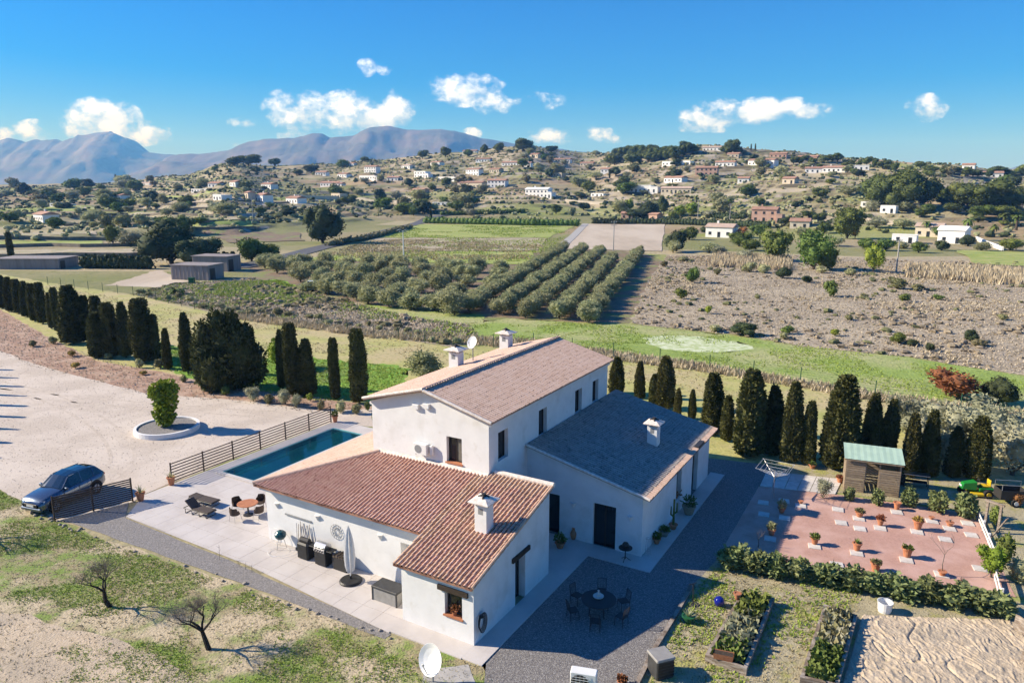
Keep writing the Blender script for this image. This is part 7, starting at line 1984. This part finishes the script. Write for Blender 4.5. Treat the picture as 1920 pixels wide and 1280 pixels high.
long_wall([(1060, 380), (1130, 384)], 1.8, 'wall_cream', 'pale retaining wall right of the lone white villa')
long_wall([(1620, 416), (1700, 424), (1770, 426)], 1.4, 'wall_stone', 'low stone wall above the cream house at the right')
long_wall([(1830, 450), (1880, 470)], 1.2, 'wall_white', 'white garden wall beside the palm garden')


for i, (x0, x1, y0, y1) in enumerate(((-10, 300, 484, 480), (-10, 260, 464, 462), (-10, 200, 449, 452), (120, 460, 424, 418), (60, 430, 410, 404), (150, 520, 398, 392), (-10, 240, 400, 403), (240, 560, 386, 381), (-10, 160, 384, 386), (300, 480, 432, 430))):
    long_wall([(x0 + (x1 - x0) * k / 5, y0 + (y1 - y0) * k / 5 + 1.2 * math.sin(k * 2 + i)) for k in range(6)], 1.1, 'wall_dry', 'dry stone terrace wall in the left valley, %s one built' % ordinal(i + 1), .6)
for i, (x0, x1, y0, y1, mm) in enumerate(((-40, 250, 470, 479, 'stubble'), (-40, 190, 455, 461, 'field_green'), (110, 450, 412, 417, 'stubble'), (60, 420, 399, 403, 'stubble'), (-40, 240, 391, 396, 'field_green'), (240, 540, 375, 379, 'field_green'), (150, 500, 387, 390, 'ploughed'), (310, 470, 421, 428, 'field_green'), (-40, 180, 437, 445, 'stubble'))):
    drape('terrace_field', [T(x0, y0), T(x1, y0 - 3), T(x1, y1 - 3), T(x0, y1)], MATS[mm], .12, 'long narrow terrace field in the left valley')


# long dark hedges
def hedge(pts, h, th, label, seed, mt='leaf_dark', n=900):
    P_ = [T(*q) for q in pts]; lob = []
    for a, b in zip(P_[:-1], P_[1:]):
        m_ = max(2, int((b - a).length / (th * .8)))
        for i in range(m_ + 1): p = a.lerp(b, i / m_); lob.append((p.x, p.y, hz(p.x, p.y) + h * .45, th * .75, th * .75, h * .58))
    v, f = crown(lob, n, .55, seed, core=.85, amp=.2)
    return tag(link('hedge', np_mesh('hedge', v, f, MATS[mt])), label, 'hedge')
hedge([(1178, 420), (1245, 421), (1330, 424), (1440, 428)], 3.2, 2.2, 'long clipped dark hedge in front of the pink villa', 71)
hedge([(1115, 420), (1172, 421)], 2.8, 2.0, 'dark hedge at the top of the ploughed field', 72, n=500)
hedge([(1330, 410), (1395, 411)], 3.0, 2.0, 'dark hedge left of the pink villa', 73, n=400)
hedge([(800, 419), (900, 421), (1000, 423), (1080, 424)], 3.4, 3.0, 'irregular dark hedge row behind the far green field', 74, 'leaf_green', 1100)
hedge([(160, 503), (280, 504)], 3.0, 1.6, 'clipped green hedge left of the grey sheds', 75, n=600)
hedge([(830, 404), (905, 402), (980, 400)], 2.6, 2.6, 'row of bushes along the road top', 76, 'leaf_green', 700)
hedge([(620, 462), (700, 447), (770, 428)], 1.8, 1.8, 'scrubby bushes along the far roadside', 77, 'leaf_scrub', 700)


# grey sheds
def grey_shed(px, py, wpx, dpt, h, rz, label):
    p = G(px, py); w_ = wpx / FPX * (p - Vector((0, 0, CAM_H))).length
    t = thing('grey_shed', label, 'shed', p, rz)
    for (x0, y0, x1, y1, nm) in ((0, 0, w_, .1, 'front_wall'), (w_ - .1, .1, w_, dpt, 'side_wall'), (0, .1, .1, dpt, 'side_wall'), (.1, dpt - .1, w_ - .1, dpt, 'back_wall')): m_ = MB(); m_.box(x0, y0, 0, x1, y1, h); m_.build(nm, MATS['shed_grey'], t)
    m_ = MB(); m_.box(-.2, -.2, h, w_ + .2, dpt + .2, h + .14); m_.build('roof', MATS['shed_grey'], t)
    for i in range(int(w_ / .9)): m_ = MB(); m_.box(.3 + i * .9, -.05, .02, .38 + i * .9, 0, h - .02); m_.build('rib', MATS['shed_grey'], t)
    m_ = MB(); m_.box(w_ + .002, .6, .02, w_ + .05, 2.4, h * .8); m_.build('door', MATS['metal_dark'], t)
grey_shed(322, 524, 70, 5.5, 3.0, RAD(-12), 'long grey corrugated shed at the edge of the olive block')
grey_shed(362, 508, 66, 5.5, 3.4, RAD(-12), 'second grey corrugated shed behind the first one')
grey_shed(-12, 505, 100, 8, 2.4, RAD(0), 'dark flat roofed shed at the left edge behind the cypress row')
t = thing('green_bin', 'dark green wheeled bin in front of the grey sheds', 'bin', G(360, 532)); m_ = MB(); m_.cbox((0, 0, .6), (1.1, .8, 1.1), .05); m_.build('body', MATS['green_plastic'], t); m_ = MB(); m_.cbox((0, 0, 1.2), (1.2, .9, .1), .03); m_.build('lid', MATS['green_plastic'], t)
t = thing('small_digger', 'small white and black digger parked at the end of the green weeds', 'digger', G(584, 548), .3)
for s_ in (-.6, .6): m_ = MB(); m_.cbox((0, s_, .25), (1.8, .35, .5), .12); m_.build('track', MATS['tyre'], t)
m_ = MB(); m_.cbox((-.1, 0, .85), (1.4, 1.2, .6), .08); m_.build('body', MATS['metal_white'], t); m_ = MB(); m_.cbox((-.1, .1, 1.6), (.9, .9, .95), .06); m_.build('cab', MATS['glass_dark'], t); m_ = MB(); m_.cbox((-.1, .1, 2.1), (1.0, 1.0, .1), .03); m_.build('cab_roof', MATS['metal_white'], t)
m_ = MB(); m_.tube((.6, 0, .9), (1.6, 0, 2.1), .12, .1, 6); m_.tube((1.6, 0, 2.1), (2.3, 0, 1.0), .1, .08, 6); m_.build('boom', MATS['metal_white'], t); m_ = MB(); m_.cbox((2.3, 0, .7), (.4, .5, .5), .08); m_.build('bucket', MATS['metal_dark'], t)


# palms
def palm(p, h, r, label, seed, nf=26):
    t = thing('palm_tree', label, 'palm', p, seed * 1.1, 'palms'); rnd = random.Random(seed)
    MB().tube((0, 0, 0), (0, 0, h), r * .16, r * .12, 8).build('trunk', MATS['bark'], t); m_ = MB()
    for i in range(nf):
        a_ = i * 2.4; el = rnd.uniform(-.3, 1.2); prev = Vector((0, 0, h)); d = Vector((math.cos(a_), math.sin(a_), 0)); u = Vector((-d.y, d.x, 0))
        for k in range(5):
            e2 = el - k * .38; nx = prev + (d * math.cos(e2) + Vector((0, 0, math.sin(e2)))) * r / 5; w0, w1 = r * .16 * (1 - abs(k - 2) * .25), r * .16 * (1 - abs(k - 1) * .25)
            m_.add([prev - u * w1, prev + u * w1, nx + u * w0, nx - u * w0], [(0, 1, 2, 3)]); prev = nx
    m_.build('crown', MATS['leaf_green'], t); return t
palm(G(330, 552), .5, 2.6, 'low bushy palm beside the dirt yard of the sheds', 1)
for i, (px, py, h, r, lb) in enumerate(((1812, 452, 7, 3.0, 'tall palm beside the white gabled house'), (1735, 444, 5, 2.6, 'palm in front of the cream house'), (1880, 425, 4, 3.0, 'palm in the garden at the right edge'), (1905, 432, 5, 3.2, 'last palm at the right edge'), (1862, 440, 3, 2.8, 'low palm above the white garden wall'), (1305, 392, 6, 2.4, 'palm beside the lime green tree'), (1368, 400, 7, 2.0, 'slim palm left of the pink villa'))):
    palm(T(px, py), h, r, lb, i + 3)


# poles
def pole(p, h, label, mt='concrete', arms=1, lamp=False):
    t = thing('utility_pole', label, 'pole', p, RAD(20), 'poles in the valley'); MB().tube((0, 0, 0), (0, 0, h), .18, .11, 8).build('mast', MATS[mt], t)
    for k in range(arms): m_ = MB(); m_.box(-1.0, -.06, h - .5 - k * .9, 1.0, .06, h - .36 - k * .9); m_.build('crossarm', MATS['metal_grey'], t)
    for s_ in (-.9, 0, .9): m_ = MB(); m_.tube((s_, 0, h - .37), (s_, 0, h - .1), .05, .05, 6); m_.build('insulator', MATS['metal_white'], t)
    if lamp:
        for s_ in (-1, 1): m_ = MB(); m_.path([(0, 0, h - .2), (s_ * .8, 0, h + .3), (s_ * 1.6, 0, h)], .06, 5); m_.build('lamp_arm', MATS['metal_white'], t)
    return t
def px_pole(px, pb, pt_, label, far=True, **k):
    p = T(px, pb) if far else G(px, pb); pole(p, rise(p, pt_), label, **k)
px_pole(757, 486, 432, 'pale double armed lamp post beside the beige stubble', lamp=True, mt='metal_white'); px_pole(1150, 470, 414, 'concrete power pole at the corner of the ploughed field', arms=2)
px_pole(1680, 512, 447, 'concrete power pole at the right end of the fallow field', arms=1); px_pole(475, 418, 362, 'tall pale pole below the white houses at the left'); px_pole(1308, 412, 374, 'slim pole beside the lime green tree'); px_pole(1368, 416, 382, 'slim pole left of the pink villa'); px_pole(1722, 410, 392, 'short pole above the cream house'); px_pole(1916, 400, 383, 'pole at the right edge by the pines')

# ---- trees that can be told apart
BIG = [('dark', 605, 456, 383, 84, 'big round dark pine standing beside the road', 'pine_tree'), ('dark', 322, 496, 412, 120, 'big dark spreading tree left of the grey sheds', 'tree'), ('dark', 375, 498, 436, 90, 'dark tree between the sheds and the big spreading one', 'tree'), ('green', 340, 440, 402, 66, 'yellowish green tree top behind the big dark spreading tree', 'tree'), ('green', 212, 458, 420, 30, 'upright green tree left of the dark spreading one', 'tree'), ('grey', 245, 462, 428, 46, 'grey tree left of the dark spreading one', 'tree'), ('green', 472, 490, 442, 62, 'bushy green tree beside the conifer screen', 'tree'), ('green', 510, 488, 456, 40, 'small bushy tree right of the conifer screen', 'tree'),
       ('green', 1456, 490, 424, 62, 'tall yellowish green tree at the back of the fallow field', 'tree'), ('green', 1525, 506, 427, 76, 'largest yellowish green tree at the back of the fallow field', 'tree'), ('green', 1552, 508, 460, 40, 'low green tree beside the largest one', 'tree'), ('lime', 1637, 512, 456, 40, 'bright green young tree near the power pole', 'tree'), ('green', 1588, 448, 386, 62, 'round yellow green tree above the fallow field', 'tree'), ('yellow', 1603, 448, 418, 20, 'small golden poplar beside the round tree', 'tree'),
       ('dark', 1268, 472, 432, 46, 'dark bushy tree at the corner of the ploughed field', 'tree'), ('olive', 1262, 474, 450, 30, 'grey bush at the corner of the ploughed field', 'tree'), ('green', 1385, 462, 432, 50, 'green tree in front of the low gabled white house', 'tree'), ('green', 1292, 450, 424, 40, 'dark green tree left of the low gabled white house', 'tree'), ('red', 1388, 446, 424, 28, 'rust coloured tree beside the low gabled white house', 'tree'), ('yellow', 1376, 452, 438, 16, 'small golden bush beside the low gabled white house', 'tree'),
       ('lime', 1276, 408, 384, 34, 'lime yellow tree behind the long clipped hedge', 'tree'), ('fresh', 1297, 408, 378, 34, 'bright green tree behind the long clipped hedge', 'tree'), ('pine', 1244, 404, 364, 26, 'upright green conifer right of the large white villa', 'pine_tree'), ('dark', 1212, 408, 376, 44, 'dark tree below the large white villa', 'tree'), ('fresh', 1180, 396, 372, 24, 'pale green tree below the large white villa', 'tree'), ('dark', 1200, 408, 388, 60, 'broad dark tree behind the clipped hedge', 'tree'),
       ('pine', 1650, 388, 318, 84, 'leftmost crown of the big pine grove at the right', 'pine_tree'), ('pine', 1690, 392, 312, 96, 'tallest crown of the big pine grove at the right', 'pine_tree'), ('pine', 1728, 392, 322, 70, 'right crown of the big pine grove at the right', 'pine_tree'), ('pine', 1668, 396, 340, 60, 'low front crown of the big pine grove', 'pine_tree'), ('pine', 1800, 395, 338, 74, 'left crown of the second pine grove', 'pine_tree'), ('pine', 1840, 398, 333, 90, 'middle crown of the second pine grove', 'pine_tree'), ('pine', 1880, 400, 346, 70, 'right crown of the second pine grove', 'pine_tree'), ('green', 1835, 408, 382, 46, 'light green tree under the second pine grove', 'tree'), ('green', 1880, 410, 384, 50, 'light green tree at the right under the pine grove', 'tree'),
       ('pine', 440, 312, 292, 40, 'left pine on the small wooded hill', 'pine_tree'), ('pine', 466, 311, 288, 46, 'middle pine on the small wooded hill', 'pine_tree'), ('pine', 515, 312, 294, 24, 'single round pine right of the wooded hill', 'pine_tree'), ('pine', 980, 284, 258, 46, 'broad dark pine on the village crest', 'pine_tree'), ('pine', 934, 287, 266, 26, 'round pine left of the broad crest pine', 'pine_tree'), ('pine', 908, 290, 268, 18, 'small pine left on the village crest', 'pine_tree'), ('pine', 835, 295, 274, 28, 'round pine over the village', 'pine_tree'), ('pine', 792, 298, 280, 26, 'round pine at the left end of the village', 'pine_tree'), ('pine', 684, 304, 292, 22, 'round pine on the middle crest', 'pine_tree'), ('dark', 165, 352, 335, 24, 'dark round tree on the left horizon', 'tree')]
for (k, px, pb, pt_, w_, lb, nm) in BIG: px_plant(k, px, pb, pt_, w_, lb, 'pine' if nm == 'pine_tree' else 'tree', name=nm, far=True)
rnd = random.Random(21)
for i in range(34):                                             # pine wood on the right crest
    px = 1148 + 172 * (i / 33) ** .9 + rnd.uniform(-6, 6) + (60 if i > 28 else 0); yb = np.interp(px, [1148, 1200, 1260, 1320, 1380], [305, 300, 294, 284, 284]) + rnd.uniform(-4, 9)
    px_plant('pine', px, yb, yb - rnd.uniform(18, 28), rnd.uniform(22, 34), 'pine of the wood on the right hand crest, %s from its left end' % ordinal(i + 1), 'pine', 'pines of the crest wood', parts=False, far=True, name='pine_tree')
for i in range(30):
    px = 1480 + 14 * i + rnd.uniform(0, 12); yb = np.interp(px, [1480, 1600, 1700, 1900], [300, 306, 318, 328]) + rnd.uniform(-2, 10)
    px_plant('pine', px, yb, yb - rnd.uniform(10, 20), rnd.uniform(14, 30), 'pine along the right end of the skyline, %s from the left' % ordinal(i + 1), 'pine', 'pines along the right skyline', parts=False, far=True, name='pine_tree')
for i in range(10):                                             # conifer screen behind the grey sheds
    p = G(388 + i * 5.6, 500); me, mh, md = CYP['L'][i % 5]; h = rise(p, 471 + (i % 3) * 2)
    t = thing('conifer', 'slim conifer in the screen behind the grey sheds, %s from the left' % ordinal(i + 1), 'conifer', p, i, 'conifers in the screen behind the sheds'); c_ = link('crown', me, t); c_.scale = (.95, .95, h / mh); link('trunk', CYP_TR, t)
for i, (px, pb, pt_, lb) in enumerate(((22, 492, 434, 'lone dark cypress behind the flat shed at the left edge'), (808, 414, 388, 'dark cypress at the top of the road'), (218, 345, 327, 'thin dark tree on the left horizon'), (1264, 335, 322, 'thin cypress beside a white villa on the slope'), (1143, 336, 318, 'thin cypress on the terraced slope'), (1408, 282, 270, 'left cypress on the right crest'), (1416, 282, 269, 'right cypress on the right crest'), (880, 352, 336, 'cypress in the village hedge, left'), (915, 352, 338, 'cypress in the village hedge, right'))):
    p = T(px, pb); h = rise(p, pt_); me, mh, md = CYP['L'][i % 5]; t = thing('cypress_tree', lb, 'cypress', p, i, 'far cypresses'); c_ = link('crown', me, t); k = h * .22 / md; c_.scale = (k, k, h / mh); link('trunk', CYP_TR, t)
# bushes one can count in the fallow field
FB = [(1297, 530, 500, 32, 'green'), (1278, 560, 540, 26, 'gbush'), (1327, 588, 573, 16, 'lime'), (1558, 556, 524, 30, 'gbush'), (1467, 522, 500, 34, 'dark'), (1430, 512, 492, 28, 'obush'), (1405, 510, 488, 30, 'obush'), (1512, 530, 514, 24, 'dark'), (1540, 512, 498, 28, 'obush'), (1593, 516, 500, 26, 'obush'), (1697, 566, 550, 26, 'gbush'), (1684, 542, 520, 40, 'bush'), (1720, 545, 530, 30, 'bush'), (1760, 562, 552, 20, 'gbush'), (1340, 622, 606, 34, 'obush'), (1395, 628, 605, 56, 'dark'), (1475, 626, 610, 26, 'gbush'), (1470, 636, 622, 24, 'obush'), (1565, 630, 616, 18, 'lime'), (1685, 644, 622, 32, 'green'), (1712, 648, 636, 26, 'dark'), (1742, 658, 640, 18, 'dark'), (1820, 640, 618, 30, 'dark'), (1835, 648, 634, 30, 'bush'), (1280, 490, 478, 30, 'obush'), (1245, 500, 488, 20, 'bush'), (1345, 515, 502, 20, 'bush'), (1620, 560, 548, 18, 'bush'), (1590, 600, 588, 18, 'bush'), (1420, 560, 550, 16, 'bush'), (1880, 600, 588, 22, 'bush')]
for i, (px, pb, pt_, w_, k) in enumerate(FB): px_plant(k, px, pb, pt_, w_, 'round bush in the fallow field, %s counted from the left' % ordinal(1 + sorted(q[0] for q in FB).index(px)), 'bush', 'bushes in the fallow field', name='bush')
for i in range(26):                                             # along the wire fence and weed bank
    px = 260 + i * 24 + rnd.uniform(-8, 8); yb = np.interp(px, [250, 420, 560, 700, 850], [552, 590, 604, 624, 650]) - rnd.uniform(2, 16)
    px_plant(rnd.choice(('bush', 'obush', 'bush')), px, yb, yb - rnd.uniform(8, 14), rnd.uniform(14, 26), 'low grey bush on the weedy bank along the wire fence, %s from the left' % ordinal(i + 1), 'bush', 'bushes on the weedy bank', parts=False)
# trees scattered over the slope
def visible_spot(px, py):
    return T(px, py)
n_t = 0; kinds = ['olive', 'olive', 'green', 'pine', 'bush', 'green', 'obush', 'green', 'bush', 'grey', 'dark']
seen_ = set()
for i in range(285):
    px = rnd.uniform(-20, 1940); ysky = float(_interp(np.array([px]), _YS)[0]); py = ysky + 4 + (rnd.random() ** 1.2) * (425 - ysky)
    if 560 < px < 1260 and py > 405: continue
    k = rnd.choice(kinds); hp = rnd.uniform(7, 19) * (1.0 + (py - 300) / 250)
    for near in sorted(HS, key=lambda h_: (h_[0] - px) ** 2 + 3 * (h_[1] - py) ** 2):
        side_ = 'left of' if px < near[0] - near[2] / 2 else 'right of' if px > near[0] + near[2] / 2 else 'above' if py < near[1] else 'below'
        key_ = (k, side_, near[3])
        if key_ not in seen_: break
    seen_.add(key_)
    nm_ = {'olive': 'grey olive', 'green': 'green tree', 'pine': 'dark pine', 'bush': 'brownish bush', 'dark': 'blackish tree', 'obush': 'grey bush', 'grey': 'pale tree'}[k]
    far_ = math.hypot(px - near[0], py - near[1]) > 45
    px_plant(k, px, py, py - hp, hp * rnd.uniform(1.2, 2.0), ' '.join((nm_ + (' well ' if far_ else ' just ') + side_ + ' the ' + near[3]).split()[:16]), 'bush' if 'bush' in nm_ else 'tree', 'trees on the valley side', parts=False, far=True, name='bush' if 'bush' in nm_ else 'tree')
# low scrub too dense to count
rng = np.random.default_rng(77); lobV = []; k = 0; VV = []; FF = []
tv = [lump((0, 0, .35), (.5, .5, .45), 90 + i, nu=7, nv=5, amp=.85) for i in range(6)]
def flat_(me):
    me.shade_flat(); return me
def scrub_mass(name, n, mt, label, seed, y1, smin, smax, xr=(-60, 1980)):
    rng = np.random.default_rng(seed); VV, FF, k = [], [], 0
    ang = rng.uniform(-37, 37, n * 4); r = 260 + 900 * rng.uniform(0, 1, n * 4) ** .8
    x, y = r * np.sin(np.radians(ang)), r * np.cos(np.radians(ang)); z = hgt(x, y)
    ok = (fbm(x / 40, y / 40, seed, 4) > .52) & (z > .6); x, y, z = x[ok][:n], y[ok][:n], z[ok][:n]
    for i in range(len(x)):
        v, f = tv[i % 6]; s_ = rng.uniform(smin, smax); a_ = rng.uniform(0, 6.28); c_, q_ = math.cos(a_), math.sin(a_)
        vv = np.stack([(v[:, 0] * c_ - v[:, 1] * q_) * s_ * 1.3, (v[:, 0] * q_ + v[:, 1] * c_) * s_ * 1.3, v[:, 2] * s_], -1) + np.array([x[i], y[i], z[i]])
        VV.append(vv); FF.append(f + k); k += len(v)
    return stuff(link(name, flat_(np_mesh(name, np.concatenate(VV), np.concatenate(FF), MATS[mt]))), label, 'scrub')
scrub_mass('hillside_scrub', 4200, 'leaf_scrub', 'low brownish scrub over the valley side', 81, 0, .7, 2.2)
scrub_mass('hillside_shrubs', 5600, 'leaf_olive', 'low grey green shrubs over the valley side', 82, 0, .7, 2.2)
scrub_mass('hillside_maquis', 1900, 'leaf_dark', 'dark evergreen scrub over the valley side', 83, 0, .9, 3.0)


fol('heath_brown', (.30, .24, .165), (.36, .295, .205), (.22, .18, .115), sc=.8, rnd=0, hue=0)
for i, (k_, px, pb, pt_, w_) in enumerate((('green', 1660, 470, 446, 40), ('obush', 1690, 466, 450, 34), ('green', 1722, 474, 452, 30), ('dark', 1765, 470, 450, 26), ('green', 1765, 446, 424, 30), ('dark', 1815, 462, 440, 34), ('olive', 1840, 470, 452, 34), ('green', 1625, 470, 446, 36), ('olive', 1560, 462, 440, 40), ('green', 1420, 442, 420, 36), ('dark', 1475, 424, 404, 40), ('olive', 1500, 444, 426, 34), ('green', 1545, 438, 416, 34), ('dark', 1330, 440, 420, 36), ('green', 1405, 470, 446, 44), ('olive', 1330, 474, 452, 40), ('grey', 1350, 482, 460, 44), ('grey', 1395, 488, 466, 44), ('dark', 1415, 414, 398, 26), ('green', 1895, 470, 446, 44))):
    px_plant(k_, px, pb, pt_, w_, 'garden tree among the houses right of the ploughed field, %s of its group' % ordinal(i + 1), 'tree', 'garden trees right of the ploughed field', parts=False, far=True, name='tree')
def heath(name, pxs, n, mt, label, seed, smin, smax):
    rng = np.random.default_rng(seed); P_ = [G(*p) for p in pxs]; VV, FF, k = [], [], 0
    x = rng.uniform(min(p.x for p in P_), max(p.x for p in P_), n * 8); y = rng.uniform(min(p.y for p in P_), max(p.y for p in P_), n * 8)
    ok = in_poly(x, y, P_) & (fbm(x / 9, y / 9, seed, 4) > .5); x, y = x[ok][:n], y[ok][:n]
    for i in range(len(x)):
        v, f = tv[i % 6]; s_ = smin + (smax - smin) * rng.uniform() ** 2.5; a_ = rng.uniform(0, 6.28); c_, q_ = math.cos(a_), math.sin(a_)
        VV.append(np.stack([(v[:, 0] * c_ - v[:, 1] * q_) * s_ * 1.5, (v[:, 0] * q_ + v[:, 1] * c_) * s_ * 1.2, v[:, 2] * s_ * .8], -1) + np.array([x[i], y[i], 0])); FF.append(f + k); k += len(v)
    return stuff(link(name, flat_(np_mesh(name, np.concatenate(VV), np.concatenate(FF), MATS[mt]))), label, 'scrub')
heath('fallow_heath', SF, 1500, 'heath_brown', 'knee high brown tussocks over the fallow field', 91, .2, .8)
heath('fallow_shrublets', SF, 520, 'leaf_scrub', 'small olive brown shrublets over the fallow field', 92, .25, 1.0)
heath('bank_shrublets', WBK, 330, 'leaf_scrub', 'small olive shrublets on the weedy bank', 93, .25, 1.1)
heath('bank_tussocks', WBK, 200, 'heath_brown', 'brown tussocks on the weedy bank', 94, .25, 1.0)
tufts('field_grass', [(700, 450), (1030, 449), (985, 497), (560, 489)], 6000, .45, 'grass_dry', 'dry stalks over the far strip fields', 95, blades=3, mask=True, lo=.5, sc=.08, zoff=.1)
tufts('field_grass', [(560, 490), (650, 474), (770, 424), (1085, 424), (1000, 497)], 6000, .4, 'grass_green', 'green tufts over the far strip fields', 96, blades=3, mask=True, lo=.52, sc=.07, zoff=.1)
# ---------------------------------------------------------------- air
hz_mat = bpy.data.materials.new('haze_air'); hz_mat.use_nodes = True
_nt = hz_mat.node_tree; _nt.nodes.clear()
_o = _nt.nodes.new('ShaderNodeOutputMaterial'); _v = _nt.nodes.new('ShaderNodeVolumePrincipled')
_v.inputs['Color'].default_value = (.14, .42, 1.0, 1); _v.inputs['Density'].default_value = 1.45e-4; _v.inputs['Absorption Color'].default_value = (1, 1, 1, 1); _v.inputs['Anisotropy'].default_value = 0.0
_nt.links.new(_v.outputs[0], _o.inputs['Volume'])
HZ = MB().box(-17000, -16500, -60, 17000, 16500, 1000).build('haze', hz_mat)
stuff(HZ, 'thin blue air haze over the whole valley', 'haze')
